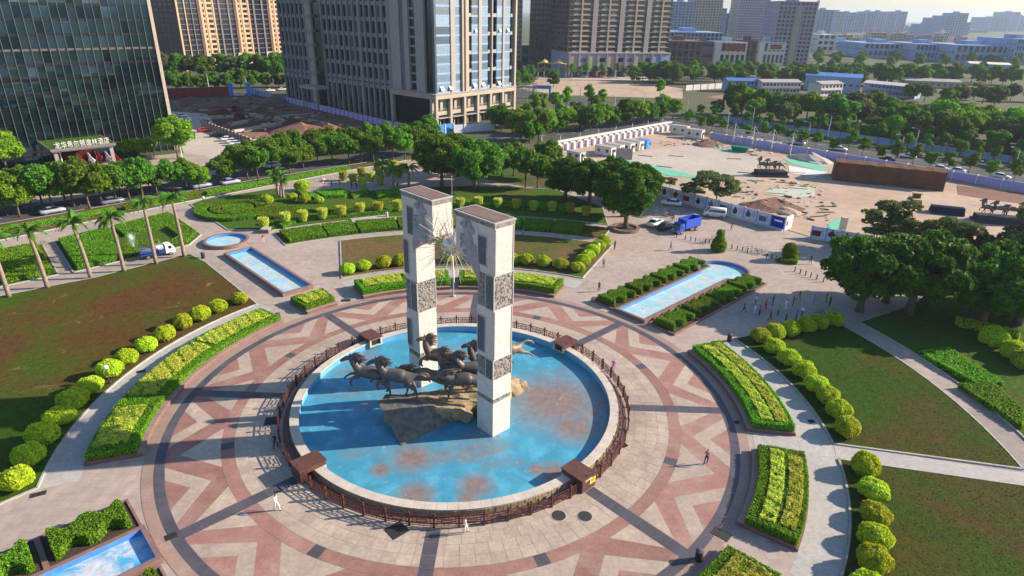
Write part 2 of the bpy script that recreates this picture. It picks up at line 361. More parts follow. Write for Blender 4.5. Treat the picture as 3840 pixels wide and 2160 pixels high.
for i in range(8):
    a = i * 45
    # pale triangle round each square, and half triangles on both sides of a spoke
    m_ = a + 22.5
    lay('pale_inlay', MB().prism([P2(24.03, m_ - 7.6), P2(24.03, m_ - 2.6), P2(24.03, m_ + 2.6), P2(24.03, m_ + 7.6), P2(27.6, m_)], .006, .0325), MT['granite_beige'])
    for sg in (1, -1):
        lay('pale_inlay', MB().prism([P2(24.03, a + sg * 1.6), P2(24.03, a + sg * 7.6), P2(27.55, a + sg * 1.35)], .006, .0325), MT['granite_beige'])
    for c in (a + 11.25, a + 33.75):
        lay('chevron_inlay', MB().prism([P2(28.8, c - 8.2), P2(25.15, c), P2(28.8, c + 8.2), P2(28.8, c + 4.3), P2(26.9, c), P2(28.8, c - 4.3)], .006, .0325), MT['granite_beige'])
# pale tiled walks behind the planters
for a0, a1 in ((143, 204), (65, 124), (-6.9, 25.5), (-38, -7.0)):
    MB().sector(35.75, 38.95, a0, a1, .0, .016, 24).build('walk', MT['path_tile'], kind='structure')
sheet('walk', [pol(35.75, -7.1), pol(35.75, -12.9), pol(31.3, -12.9), pol(31.3, -7.1)], .018, MT['path_tile'], .02)
sheet('walk', [V(38.9, -5.35), V(38.2, -7.6), V(54.2, -10.6), V(78, -15), V(78, -12), V(55.5, -8.8)], .020, MT['path_tile'], .02)
# manhole covers and drain gratings
MT['iron'] = plain('iron', (.045, .042, .042), .7, .3)
def cover(p, r, lab): 
    t = thing('manhole_cover', lab, 'manhole cover', (p.x, p.y, .031), 0, 'covers and gratings in the paving')
    MB().lathe([(r, 0), (r, .02), (r * .93, .026)], 20).build('cover_plate', MT['iron'], t); MB().ring(r * .95, r * 1.08, 0, .018, 20).build('rim', MT['kerb'], t)
cover(q(BM, 1640, 995), .62, 'round iron manhole cover on pale paving, nearer the railing corner'); cover(q(BM, 1838, 1000), .62, 'round iron manhole cover on pale paving, nearer the dark spoke')
def grating(p, w, d, rz, lab):
    t = thing('drain_grating', lab, 'drain grating', (p.x, p.y, .034), rz, 'covers and gratings in the paving')
    MB().box(-w / 2, w / 2, -d / 2, d / 2, 0, .012).build('frame', MT['iron'], t)
    bar = MB().box(-.03, .03, -d / 2 * .9, d / 2 * .9, .012, .03).mesh('bar', MT['iron'])
    for i in range(7): inst('bar', bar, t, (-w / 2 * .85 + w * .85 * i / 6, 0, 0))
for (o, x, y), w, d, rz, lab in (((BM, 418, 1105), 1.6, 1.5, .75, 'square iron access plate at the foot of the railing beside a dark spoke'), ((BM, 2135, 465), .7, .6, .6, 'small iron plate by the railing on the right of the basin'),
    ((BR, 408, 290), .6, .5, .3, 'small drain plate in the shade beside the dark ring on the right'), ((BR, 290, 1135), 1.5, 1.0, -.7, 'large brown drain plate at the end of the dark ring, bottom right'),
    ((BR, 970, 283), .7, .55, .3, 'dark drain plate on the tiled walk among ball shadows'), ((BL, 290, 833), 1.2, .6, .5, 'dark slot drain beside the kerb at the lower left lawn corner'),
    ((ML, 1065, 1355), .9, .6, .6, 'dark drain plate on the walk left of the long hedge'), ((BL, 2055, 280), 1.5, 1.4, .2, 'iron access plate half under the railing on the left of the basin'),
    ((MM, 35, 818), 1.3, .8, .2, 'drain plate between the square hedge and the long hedge'), ((BL, 1290, 1152), .9, .7, .7, 'slotted drain where the lower left spoke meets the dark ring')):
    grating(q(o, x, y), w, d, rz, lab)
# ================================================================== lawns
def kerbs(pts, parent, w=.2, h=.15, mat=None):
    me = MB(); n_ = len(pts)
    for a, b in zip(pts, pts[1:] + pts[:1]):
        d = (b - a)
        if d.length < .02: continue
        d = d.normalized(); nr = Vector((-d.y, d.x, 0)) * w / 2
        me.prism([a + nr - d * .03, a - nr - d * .03, b - nr + d * .03, b + nr + d * .03], 0, h)
    me.build('kerb', mat or MT['kerb'], parent)
LAWNS = {}
def lawn(key, pts, mat, h=.11):
    o = sheet('lawn', pts, h, mat, h + .02); kerbs(pts, o); LAWNS[key] = (o, pts); return o
lawn('left', arc(38.95, 143.6, 203.8) + [V(-37.4, -17.8), V(-66, -52), V(-100, -40), V(-92, -2), V(-69, 23.1), V(-60.2, 30.6), V(-50.6, 42.1), V(-46.3, 38.7)], MT['lawn_dry'])
lawn('top', arc(40.1, 65.7, 123.2) + arc(57.7, 117.9, 66.3, 20), MT['lawn_mid'])
lawn('right', arc(39.2, -7.8, 25.7) + [V(52.6, 25.0)] + arc(56.4, 24.2, -8.5, 14), MT['lawn_right'])
lawn('right_low', arc(39.1, -11.5, -38) + [V(62, -52), V(95, -30), V(80, -15.6), V(54.2, -10.8)], MT['lawn_right'])
lawn('right_far', arc(59.6, -6.5, 23) + [V(66, 30), V(76, 40), V(110, 30), V(110, -20), V(80, -12)], MT['lawn_green'])
lawn('upper', [V(-64.9, 71.2), V(-49.6, 55.1), V(-45.4, 55.7)] + arc(69.4, 127.4, 70, 20) + [V(24, 78), V(14, 92), V(-6, 93), V(-23, 89.7), V(-36, 83), V(-47, 81.2), V(-52, 86), V(-64, 74.8)], MT['lawn_green'])
lawn('upper_ring', arc(59.9, 127, 69, 20) + arc(67.4, 69, 126.8, 20), MT['lawn_green'])
lawn('left_bed', [V(-76.8, 46), V(-65.4, 64.6), V(-53.4, 52.2), V(-52.9, 46.6), V(-64.5, 32.6)], MT['lawn_green'])
lawn('far_left_bed', [V(-77.9, 44.5), V(-66.2, 31.6), V(-71.4, 26.3), V(-96, 2), V(-106, 14), V(-88, 38)], MT['lawn_green'])
lawn('verge_left', [V(-104, 24), V(-86.8, 45.8), V(-69.6, 69.4), V(-53, 89.5), V(-38, 107.5), V(-27, 119.5), V(-33, 120), V(-58, 95), V(-94, 54), V(-112, 28)], MT['verge'])
lawn('verge_mid', [V(-24, 112), V(-6, 101), V(12, 92), V(22, 92), V(14, 106), V(0, 118), V(-14, 126)], MT['verge'])
# ================================================================== fountain basin
def basinmat(name, base, stain, amt=.5, sc=.16, spots=()):
    m_, n, l, b = newmat(name); v = coords(n, l, 'World')
    c = ramp(n, l, noise(n, l, v, .45, 6, .65, .5), [(.25, tuple(x * .80 for x in base)), (.5, base), (.75, tuple(min(.9, x * 1.3 + .04) for x in base))])
    f = ramp(n, l, noise(n, l, v, sc, 6, .62, 1.1), [(amt - .05, (0, 0, 0)), (amt + .13, (.95, .95, .95))])
    for (px, py, pr) in spots:       # where silt has settled
        vm = n.new('ShaderNodeVectorMath'); vm.operation = 'DISTANCE'; l.new(v, vm.inputs[0]); vm.inputs[1].default_value = (px, py, .06)
        mr = n.new('ShaderNodeMapRange'); mr.inputs[1].default_value = pr * 1.25; mr.inputs[2].default_value = pr * .35; l.new(vm.outputs['Value'], mr.inputs[0])
        k = mixc(n, l, 1., mr.outputs[0], ramp(n, l, noise(n, l, v, 3.2 / pr, 6, .65, 1.), [(.22, (0, 0, 0)), (.42, (1, 1, 1))]), 'MULTIPLY'); f = mixc(n, l, 1., f, k, 'LIGHTEN')
    c = mixc(n, l, f, c, ramp(n, l, noise(n, l, v, 1.3, 6, .7), [(.3, stain), (.7, tuple(x * .6 for x in stain))]))
    e = ramp(n, l, noise(n, l, v, .62, 7, .72, 1.6), [(.655, (0, 0, 0)), (.675, (1, 1, 1))]); c = mixc(n, l, e, c, (.20, .115, .10))
    w = ramp(n, l, noise(n, l, v, 1.1, 7, .8, .8), [(.60, (0, 0, 0)), (.70, (.75, .75, .75))]); c = mixc(n, l, w, c, (.52, .58, .60))
    l.new(c, b.inputs['Base Color']); b.inputs['Roughness'].default_value = .42; b.inputs['Specular IOR Level'].default_value = .35
    bp = n.new('ShaderNodeBump'); bp.inputs['Strength'].default_value = .2; bp.inputs['Distance'].default_value = .03
    l.new(noise(n, l, v, 3, 5), bp.inputs['Height']); l.new(bp.outputs[0], b.inputs['Normal']); return m_
MT['basin_blue'] = basinmat('basin_blue', (.058, .285, .425), (.275, .215, .20), .57, .10, [(*q(BM, x, y).xy, r_) for x, y, r_ in ((1620, 130, 6.2), (1500, 90, 3.5), (540, 560, 2.4), (560, 845, 1.9), (1010, 770, 1.8), (960, 860, 1.2), (300, 650, 1.1), (1480, 650, 1.0), (1750, 330, 3.0), (1600, 680, 1.8), (820, 1100, 1.2))])
MT['basin_wall'] = surf('basin_wall', (.10, .34, .58), (.16, .42, .64), .8, .5, co='World')
MT['coping'] = surf('coping', (.60, .53, .46), (.50, .44, .385), .8, .65, .15, 12, co='World', vary=.06)
MT['rubble'] = surf('rubble', (.42, .31, .21), (.27, .195, .13), 2.5, .9, .9, 5, co='World')
MT['wood_red'] = surf('wood_red', (.115, .045, .035), (.075, .03, .025), 2., .55)
MT['black'] = plain('black', (.012, .012, .014), .6)
BAS = thing('fountain_basin', 'large round dry fountain basin with flaking blue floor and pale stone rim', 'fountain')
MB().disc(16.75, .06, 128).build('basin_floor', MT['basin_blue'], BAS)
MB().ring(16.7, 17.44, .04, .78, 128).build('basin_wall', [MT['basin_wall']], BAS)
MB().ring(17.2, 17.46, .02, .76, 128).build('outer_wall', MT['rubble'], BAS)
cs = MB().sector(16.62, 17.52, .03, 360 / 112 - .03, .78, .90, 2).mesh('coping_stone', MT['coping'])
for i in range(112): inst('coping_stone', cs, BAS, (0, 0, 0), (0, 0, 2 * PI * i / 112))
mb = MB()                                       # the rough split stones of the outer wall
for i in range(330):
    a = i * 360 / 330; h0 = random.uniform(.0, .38)
    for z0, z1 in ((.03, .03 + .35 + h0 * .3), (.40 + h0 * .3, .775)):
        mb.sector(17.45, 17.5 + random.uniform(.02, .10), a + .05, a + 360 / 330 - .05, z0, z1 - .015, 1)
mb.build('wall_stones', MT['rubble'], BAS, kind='stuff')
MB().ring(17.6, 18.25, .0, .16, 128).build('ledge', MT['planter_stone'], BAS)
# railing: 56 bays, four kiosks on the diagonals
RAIL = thing('fountain_railing', 'dark red lattice railing standing round the fountain basin', 'railing')
post = MB().box(-.08, .08, -.08, .08, 0, 1.34).box(-.1, .1, -.1, .1, 1.34, 1.40).box(-.065, .065, -.065, .065, 1.40, 1.5).mesh('post', MT['wood_red'])
RF, NB = 18.62, 56
bayw = 2 * RF * math.sin(PI / NB)
pn = MB(); hw = bayw / 2 - .08
def bar(x0, x1, z0, z1, t=.025): pn.box(x0, x1, -t, t, z0, z1)
bar(-hw, hw, 1.12, 1.2); bar(-hw, hw, .14, .2)
t_ = .028
for x in (-hw + .18, hw - .18): bar(x - t_, x + t_, .2, 1.12)
for z in (.42, .9): bar(-hw + .18, hw - .18, z - t_, z + t_)
for x in (-.42, .42): bar(x - t_, x + t_, .42, .9)
bar(-.42, .42, .66 - t_ - .1, .66 + t_ - .1); bar(-.42, .42, .66 - t_ + .1, .66 + t_ + .1)
for x in (-.2, .2): bar(x - t_, x + t_, .9, 1.12); bar(x - t_, x + t_, .2, .42)
for s_ in (-1, 1): bar(min(s_ * (hw - .18), s_ * .42), max(s_ * (hw - .18), s_ * .42), .66 - t_, .66 + t_)
for s_ in (-1, 1):
    for z in (.36, .96): bar(min(s_ * hw, s_ * (hw - .18)), max(s_ * hw, s_ * (hw - .18)), z - t_, z + t_)
panel = pn.mesh('lattice_panel', MT['wood_red'])
kiosk_at = [45, 135, 225, 315]
for i in range(NB):
    a = 360 * i / NB; am = a + 180 / NB
    dk = min(abs((am - k + 180) % 360 - 180) for k in kiosk_at)
    inst('post', post, RAIL, pol(RF, a), (0, 0, math.radians(a)))
    if dk > 3.0: inst('lattice_panel', panel, RAIL, pol(RF * math.cos(PI / NB), am), (0, 0, math.radians(am + 90)))
MT['brown_sheet'] = surf('brown_sheet', (.14, .06, .048), (.10, .043, .036), 1.2, .5)
MT['yellow_sign'] = plain('yellow_sign', (.80, .62, .05), .6)
for a, where in zip(kiosk_at, ('on the far right of the basin rim', 'on the far left of the basin rim', 'on the near left of the basin rim', 'on the near right of the basin rim with a yellow notice')):
    t = thing('pump_kiosk', 'brown flat-roofed pump kiosk ' + where, 'kiosk', pol(0, 0), math.radians(a), 'pump kiosks on the basin rim')
    MB().box(16.2, 18.9, -.98, .98, 1.34, 1.43).build('roof', MT['brown_sheet'], t)
    MB().box(18.2, 18.86, -.92, .92, .035, 1.34).build('outer_panel', MT['brown_sheet'], t)
    for s_ in (-1, 1): MB().box(16.3, 18.2, s_ * .9 - .04, s_ * .9 + .04, .9, 1.34).build('side_panel', MT['brown_sheet'], t)
    MB().box(16.28, 16.6, -.9, -.66, .3, 1.34).box(16.28, 16.6, .66, .9, .3, 1.34).box(16.28, 16.6, -.66, .66, 1.24, 1.34).box(16.28, 16.6, -.66, .66, .3, .42).build('opening_frame', MT['coping'], t)
    MB().box(16.5, 16.61, -.66, .66, .42, 1.24).build('painted_shade_panel', MT['black'], t)  # black panel stands in for the shade inside the opening
    if a == 315:
        no = MB().box(18.865, 18.885, .1, .85, .55, 1.15).build('notice', MT['yellow_sign'], t)
        for z in (1.0, .88, .76): MB().box(18.886, 18.89, .2, .75, z - .03, z + .03).build('text_line', MT['black'], no)
        MB().box(18.86, 18.9, -.6, .3, 1.18, 1.34).build('white_strip', MT['coping'], t)
# ================================================================== twin pillars
MT['pillar_white'] = surf('pillar_white', (.66, .60, .56), (.60, .545, .51), .35, .65, .1, 8, c3=(.56, .50, .46))
MT['pillar_panel'] = surf('pillar_panel', (.125, .14, .175), (.09, .105, .135), 1.2, .4)
MT['pillar_rough'] = surf('pillar_rough', (.36, .33, .30), (.16, .145, .135), 3.2, .95, 1., 4)
MT['relief'] = surf('relief', (.40, .385, .40), (.31, .30, .315), 1.2, .75, .2, 8)
MT['roof_brown'] = surf('roof_brown', (.22, .15, .125), (.16, .11, .095), .8, .9)
MT['frame_stone'] = surf('frame_stone', (.50, .465, .46), (.43, .40, .395), .8, .6)
H = 22.2
def blob_relief(seed, w, h, name, parent):
    """a carved rearing horse and swirling clouds in high relief on a wall in the xz plane, proud towards -y"""
    mb = MB(); rr = random.Random(seed)
    for (x, z, rx, rz, ry) in ((0, 0, .62, .95, .34), (-.15, .95, .42, .6, .36), (-.45, 1.55, .30, .42, .36), (-.75, 1.5, .34, .2, .3), (-.32, 1.95, .10, .22, .2), (-.18, 1.95, .1, .2, .2), (.15, 1.5, .3, .5, .24), (.35, 1.1, .24, .5, .2),
                               (.3, -.9, .46, .62, .36), (.05, -1.55, .22, .5, .26), (.6, -1.6, .2, .55, .26), (-.6, .35, .52, .16, .3), (-1.0, .15, .14, .36, .24), (-.55, -.3, .45, .14, .28), (-.95, -.55, .12, .34, .22), (.75, -.45, .3, .3, .24), (1.0, -1.0, .2, .45, .2)):
        mb.ell((x * w, 0, z * h), (rx * w, ry, rz * h), 12, 8)
    for i in range(9):
        mb.ell((rr.uniform(-1, 1.1) * w, .02, rr.uniform(-2.0, 1.6) * h), (rr.uniform(.2, .45) * w, .2, rr.uniform(.18, .4) * h), 10, 6)
    return mb.build(name, MT['relief'], parent, smooth=True)
def pillar(sg, label):
    """local frame: +x points at the twin pillar, y across; shaft x in [-7.4,-4.9] mirrored by rotating half a turn"""
    t = thing('monument_pillar', label, 'monument', (0, 0, 0), math.radians(135 if sg < 0 else -45), 'twin fountain pillars')
    x0, x1, y0, y1 = -7.35, -4.95, -1.0, 1.38
    if sg > 0: x0, y0, y1 = -7.15, -1.25, 1.15
    # shaft in courses with rough stone bands between
    zs = [(.06, 4.0, 's'), (4.0, 4.5, 'b'), (4.5, 6.7, 's'), (6.7, 8.85, 'r'), (8.85, 14.2, 's'), (14.2, 17.6, 'r'), (17.6, H, 's')] if sg < 0 else [(.06, 3.8, 's'), (3.8, 4.4, 'b'), (4.4, 9.45, 's'), (9.45, 13.0, 'r'), (13.0, H, 's')]
    pans = ((-6.25, -5.15, 18.4, 21.1), (-7.28, -6.25, 14.25, 17.55), (-6.1, -5.1, 9.4, 13.1), (-7.28, -6.3, 6.75, 8.8)) if sg < 0 else ((-6.2, -5.15, 18.3, 21.2), (-7.08, -6.25, 13.7, 17.4), (-6.05, -5.05, 9.6, 12.8), (-7.08, -6.3, 4.9, 8.2))
    for z0, z1, k in zs:
        if k == 's': MB().box(x0, x1, y0, y1, z0, z1).build('shaft_block', MT['pillar_white'], t)
        else:
            MB().box(x0 + .04, x1 - .04, y0 + .04, y1 - .04, z0, z1).build('rough_band', MT['pillar_rough'], t)
            mb = MB(); rr = random.Random(int(z0 * 10) + sg)
            for f in range(4):
                wdt = (x1 - x0) if f % 2 == 0 else (y1 - y0)
                for i in range(int(wdt * (z1 - z0) * 11)):
                    a = rr.uniform(.1, wdt - .1); z = rr.uniform(z0 + .08, z1 - .08); sx, sz, dp = rr.uniform(.06, .16), rr.uniform(.05, .16), rr.uniform(.04, .11)
                    if f == 0: mb.ell((x0 + a, y0 + .04, z), (sx, dp, sz), 6, 4)
                    elif f == 2: mb.ell((x0 + a, y1 - .04, z), (sx, dp, sz), 6, 4)
                    elif f == 1: mb.ell((x1 - .04, y0 + a, z), (dp, sx, sz), 6, 4)
                    else: mb.ell((x0 + .04, y0 + a, z), (dp, sx, sz), 6, 4)
            mb.build('chipped_stones', MT['pillar_rough'], t, kind='stuff')
    # overhanging head that reaches out towards the other pillar, tapering below
    xo = -1.9
    MB().add([(x1, y0, 17.4), (x1, y1, 17.4), (xo + .2, y0, 19.0), (xo + .2, y1, 19.0), (xo, y0, H), (xo, y1, H), (x1, y0, H), (x1, y1, H), (xo, y0, 19.35), (xo, y1, 19.35)],
             [(0, 2, 3, 1), (2, 8, 9, 3), (8, 4, 5, 9), (0, 6, 4, 8, 2), (1, 3, 9, 5, 7), (4, 6, 7, 5)]).build('head_block', MT['pillar_white'], t)
    # cap with parapet and brown roof
    MB().box(x0 - .06, xo + .06, y0 - .06, y1 + .06, H, H + .42).build('cap', MT['pillar_rough'], t)
    MB().box(x0 - .12, xo + .12, y0 - .12, y1 + .12, H + .42, H + .52).build('parapet', MT['frame_stone'], t)
    MB().box(x0 + .12, xo - .12, y0 + .12, y1 - .12, H + .5, H + .56).build('roof_surface', MT['roof_brown'], t)
    # dark granite panels in pale frames up the wide faces
    for yy, s_ in ((y0, -1), (y1, 1)):
        for xa, xb, z0, z1 in pans:
            ya, yb = (yy - .02, yy + .1) if s_ < 0 else (yy - .1, yy + .02)
            MB().box(xa, xb, ya, yb, z0, z1).build('granite_panel', MT['pillar_panel'], t)
            yf = (yy - .07, yy + .02) if s_ < 0 else (yy - .02, yy + .07)
            MB().box(xa - .09, xa, *yf, z0 - .09, z1 + .09).box(xb, xb + .09, *yf, z0 - .09, z1 + .09).box(xa, xb, *yf, z1, z1 + .09).box(xa, xb, *yf, z0 - .09, z0).build('panel_frame', MT['frame_stone'], t)
        o = blob_relief(int(3 + s_ + sg), 1.05, 1.02, 'horse_relief', t); o.location = (-3.75, yy, 20.1)
        if s_ > 0: o.rotation_euler = (0, 0, PI)
        # swelling lower edge of the relief
        MB().ell((-4.75, yy, 18.4), (.55, .26, 1.25), 12, 8).ell((-4.2, yy, 18.9), (.5, .24, .8), 12, 8).ell((-5.15, yy, 17.3), (.28, .2, .9), 12, 8).build('relief_swell', MT['relief'], t, smooth=True)
    # narrow corner mouldings on the sunny end
    for xx, s_ in ((x0, -1),):
        for yy in (y0 + .1, y1 - .1):
            MB().box(xx - .05, xx, yy - .05, yy + .05, 9.0 if sg < 0 else 4.5, 14.1 if sg < 0 else 9.4).box(xx - .05, xx, yy - .05, yy + .05, 17.7, H - .1).build('moulding', MT['frame_stone'], t)
    return t
pillar(-1, 'pale stone pillar nearer the camera with horse relief on its overhanging head')   # right hand
pillar(1, 'pale stone pillar farther back on the left with horse relief on its overhanging head')
# ================================================================== sun sculpture between the heads
MT['steel'] = plain('steel', (.70, .66, .58), .3, .75)
MT['brass'] = plain('brass', (.42, .385, .31), .5, .5)
SUNP = Vector((-.35, .25, 18.25))
t = thing('sun_sculpture', 'polished steel ball with long radiating rods hung between the pillars', 'sculpture', SUNP)
MB().ell((0, 0, 0), (1.08, 1.08, 1.08), 32, 20).build('ball', MT['steel'], t, smooth=True)
ray = MB().tube([(0, 0, 0), (0, 0, 1)], [.03, .015], 5).mesh('ray', MT['brass'])
rr = random.Random(4); ga = PI * (3 - 5 ** .5)
for i in range(130):
    z = 1 - 2 * (i + .5) / 130; r = math.sqrt(1 - z * z); d = Vector((r * math.cos(i * ga), r * math.sin(i * ga), z))
    ln = rr.choice((1.5, 2.0, 2.6)) if abs(z) < .55 else rr.choice((2.2, 3.0, 3.6))
    if d.dot(pol(1, 135)) ** 2 > .55: ln = min(ln, 1.2)
    o = inst('ray', ray, t, d * .96, d.to_track_quat('Z', 'Y').to_euler(), (1, 1, ln))
for sg in (1, -1): MB().tube([pol(.9, 135 if sg > 0 else -45), pol(2.4, 135 if sg > 0 else -45, .9)], .07, 6).build('support_arm', MT['brass'], t)
# flag pole behind the pillars
p = q(MM, 848, 790)
t = thing('flag_pole', 'tall thin bare steel pole behind the twin pillars', 'pole', p)
MB().lathe([(.28, 0), (.28, .25), (.2, .3)], 10).build('base', MT['frame_stone'], t); MB().tube([(0, 0, .2), (0, 0, 18.3)], [.075, .04], 8).build('shaft', MT['steel'], t); MB().ell((0, 0, 18.35), (.09, .09, .09), 8, 6).build('finial', MT['brass'], t)
# ================================================================== leaves
def leaf_mesh(name, P, N, size, mat, jit=.7, aspect=1.5, rng=RNG, extra=None):
    """one four-cornered leaf per point; P, N arrays of points and outward normals"""
    P = np.asarray(P, float); N = np.asarray(N, float); n = len(P)
    d = N + jit * rng.normal(size=(n, 3)); d /= np.linalg.norm(d, axis=1, keepdims=True) + 1e-9
    r = rng.normal(size=(n, 3)); t = np.cross(d, r); t /= np.linalg.norm(t, axis=1, keepdims=True) + 1e-9; b = np.cross(d, t)
    sz = size * rng.uniform(.65, 1.35, (n, 1)); L = t * sz * .5 * aspect; Wd = b * sz * .5
    v = np.stack([P - L, P + Wd, P + L, P - Wd], 1).reshape(-1, 3)
    me = bpy.data.meshes.new(name); me.vertices.add(4 * n); me.vertices.foreach_set('co', v.ravel())
    me.loops.add(4 * n); me.loops.foreach_set('vertex_index', np.arange(4 * n)); me.polygons.add(n)
    me.polygons.foreach_set('loop_start', np.arange(0, 4 * n, 4)); me.polygons.foreach_set('loop_total', np.full(n, 4))
    at_ = me.attributes.new('tint', 'FLOAT', 'POINT'); at_.data.foreach_set('value', np.repeat(np.clip(rng.normal(.5, .24, n), 0, 1), 4))
    me.materials.append(mat); me.update(); return me
def sph(n, rng=RNG):
    v = rng.normal(size=(n, 3)); return v / np.linalg.norm(v, axis=1, keepdims=True)
MT['leaf_mid'] = leafmat('leaf_mid', G((.08, .18, .012), (.15, .29, .018), (.25, .38, .03)))
# ------------------------------------------------------------------ round clipped shrubs
def ball_mesh(i, sx, sz):
    rng = np.random.default_rng(40 + i); d = sph(3400, rng); d = d[d[:, 2] > -.72]
    w = 1 + .09 * np.sin(d[:, 0] * 4.2 + i * 2) * np.cos(d[:, 1] * 6 - i) + rng.normal(0, .022, len(d)); P_ = d * w[:, None] * [sx, sx, sz]
    return leaf_mesh('foliage', P_, d / np.array([sx, sx, sz]), (.145), MT['leaf_lime'], .75, 1.5, rng)
BALLS = [ball_mesh(i, 1.0, .80 - .035 * i) for i in range(5)]
BCORE = MB().ell((0, 0, 0), (.93, .93, .66), 14, 8).mesh('core', MT['hedge_core'], True)
BSTEM = MB().tube([(0, 0, 0), (.03, 0, .5)], [.07, .05], 6).mesh('stem', MT['bark'])
def ball(p, s, label, group):
    t = thing('round_shrub', label, 'shrub', (p.x, p.y, .1), random.uniform(0, 6), group, (s * random.uniform(.9, 1.1), s * random.uniform(.9, 1.1), s * random.uniform(.86, 1.12)))
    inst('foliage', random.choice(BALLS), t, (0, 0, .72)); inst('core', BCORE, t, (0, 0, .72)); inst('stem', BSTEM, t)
row = [q(ML, x, y, .75) for x, y in ((1808, 805), (1645, 868), (1515, 928), (1380, 992), (1243, 1075), (1105, 1160), (955, 1250), (828, 1350))] + [q(BL, x, y, .75) for x, y in ((680, 18), (550, 130), (445, 250), (325, 395), (215, 545), (130, 730))]
for i, p in enumerate(row): ball(p, 1.16 + .012 * i, f'lime green ball shrub edging the left lawn, {nth(i)} from the rectangular pool', 'ball shrubs edging the left lawn')
row = [q(MM, x, y, .7) for x, y in ((45, 585), (170, 560), (318, 540), (445, 522), (640, 505), (800, 498), (975, 495), (1130, 498), (1290, 510), (1398, 520), (1527, 530), (1660, 550), (1785, 570))]
for i, p in enumerate(row): ball(p, 1.2, f'lime ball shrub along the lawn kerb behind the pillars, {nth(i)} from the left', 'ball shrubs of the lawn behind the pillars')
row = [q(MM, x, y, .7) for x, y in ((1825, 525), (1865, 483), (1897, 450), (1940, 418), (1982, 380))]
for i, p in enumerate(row): ball(p, 1.22, f'lime ball shrub in the slanting row beside the ficus grove, {nth(i)} from the front', 'ball shrubs of the lawn behind the pillars')
row = [q(MR, x, y, .75) for x, y in ((590, 1090), (692, 1070), (810, 1045), (928, 1015), (1022, 990), (1142, 970))]
for i, p in enumerate(row): ball(p, 1.24, f'ball shrub in the row below the dancers, {nth(i)} from the left', 'ball shrubs edging the right lawn')
row = [q(MR, x, y, .75) for x, y in ((690, 1170), (800, 1257), (912, 1355))] + [q(BR, x, y, .75) for x, y in ((1005, 15), (1095, 100), (1178, 200), (1240, 338))]
for i, p in enumerate(row): ball(p, 1.28, f'lime ball shrub along the curved kerb of the right lawn, {nth(i)} from the dancers', 'ball shrubs edging the right lawn')
row = [q(BR, x, y, .75) for x, y in ((1380, 625), (1440, 805), (1455, 985), (1450, 1160), (1440, 1345))] + [q(BR, 1400, 1560, .75)]
for i, p in enumerate(row[:5]): ball(p, 1.27, f'large lime ball shrub on the lower right lawn, {nth(i)} from the straight walk', 'ball shrubs of the lower right lawn')
ball(row[5], 1.27, 'large lime ball shrub cut by the bottom edge of the lower right lawn', 'ball shrubs of the lower right lawn')
for i, (x, y) in enumerate(((2340, 1115), (2490, 1210), (2576, 1290))): ball(q(MR, x, y, .8), 1.5, f'dark ball shrub in the shaded right-hand bed, {nth(i)} from the trees', 'ball shrubs in the shaded bed')
for i, (x, y, s_) in enumerate(((1137, 412, 1.1), (1263, 432, 1.2), (1425, 435, 1.0), (1240, 305, 1.7), (860, 440, 1.3))): ball(q4(x, y, .6), s_, f'low ball shrub beside the half-round hedge, {nth(i)} of five', 'ball shrubs of the upper garden')
# ------------------------------------------------------------------ cup-shaped golden topiary
def cup_mesh(i):
    rng = np.random.default_rng(60 + i); n = 2200; z = rng.uniform(0, 1, n); a = rng.uniform(0, 2 * PI, n)
    r = .62 + .34 * np.sin(np.clip(z * 1.15, 0, 1) * PI / 2); P_ = np.stack([r * np.cos(a), r * np.sin(a), .25 + z * 1.9], 1); N_ = np.stack([np.cos(a), np.sin(a), 0 * a], 1)
    k = 700; rt = .95 * np.sqrt(rng.uniform(0, 1, k)); at_ = rng.uniform(0, 2 * PI, k)
    P_ = np.concatenate([P_, np.stack([rt * np.cos(at_), rt * np.sin(at_), np.full(k, 2.17) - .12 * rt], 1)]); N_ = np.concatenate([N_, np.tile([0, 0, 1.], (k, 1))])
    P_ += rng.normal(0, .03, P_.shape); return leaf_mesh('foliage', P_, N_, .18, MT['leaf_gold'], .7, 1.4, rng)
CUPS = [cup_mesh(i) for i in range(2)]; CCORE = MB().lathe([(.5, .2), (.8, 1.2), (.88, 2.1), (.3, 2.12)], 12).mesh('core', MT['hedge_core'], True)
def cup(p, s, label, group):
    t = thing('cup_topiary', label, 'topiary', (p.x, p.y, .1), random.uniform(0, 6), group, s)
    inst('foliage', random.choice(CUPS), t); inst('core', CCORE, t); inst('stem', BSTEM, t)
for i, (x, y) in enumerate(((833, 745), (1065, 690), (1252, 665), (1462, 640), (1665, 612), (1867, 585), (2060, 570), (2268, 550))): cup(q4(x, y), 1.02, f'golden cup-shaped topiary left of the pillars, {nth(i)} from the round pool', 'cup topiary along the upper walk')
for i, (x, y) in enumerate(((900, 120), (1035, 112), (1180, 122), (1320, 130), (1450, 145), (1590, 150), (1725, 160), (1845, 185))): cup(q(MM, x, y), .95, f'golden cup-shaped topiary right of the pillars, {nth(i)} from the left', 'cup topiary along the upper walk')
for i, (x, y) in enumerate(((1686, 222), (1790, 248), (1880, 180), (1978, 228), (1890, 292), (2080, 266), (2060, 152), (2165, 170), (2280, 190), (2230, 100), (2330, 130))): cup(q4(x, y), 1.0, f'golden cup topiary on the small paved square, {nth(i)} of eleven from the strollers', 'cup topiary on the small paved square')
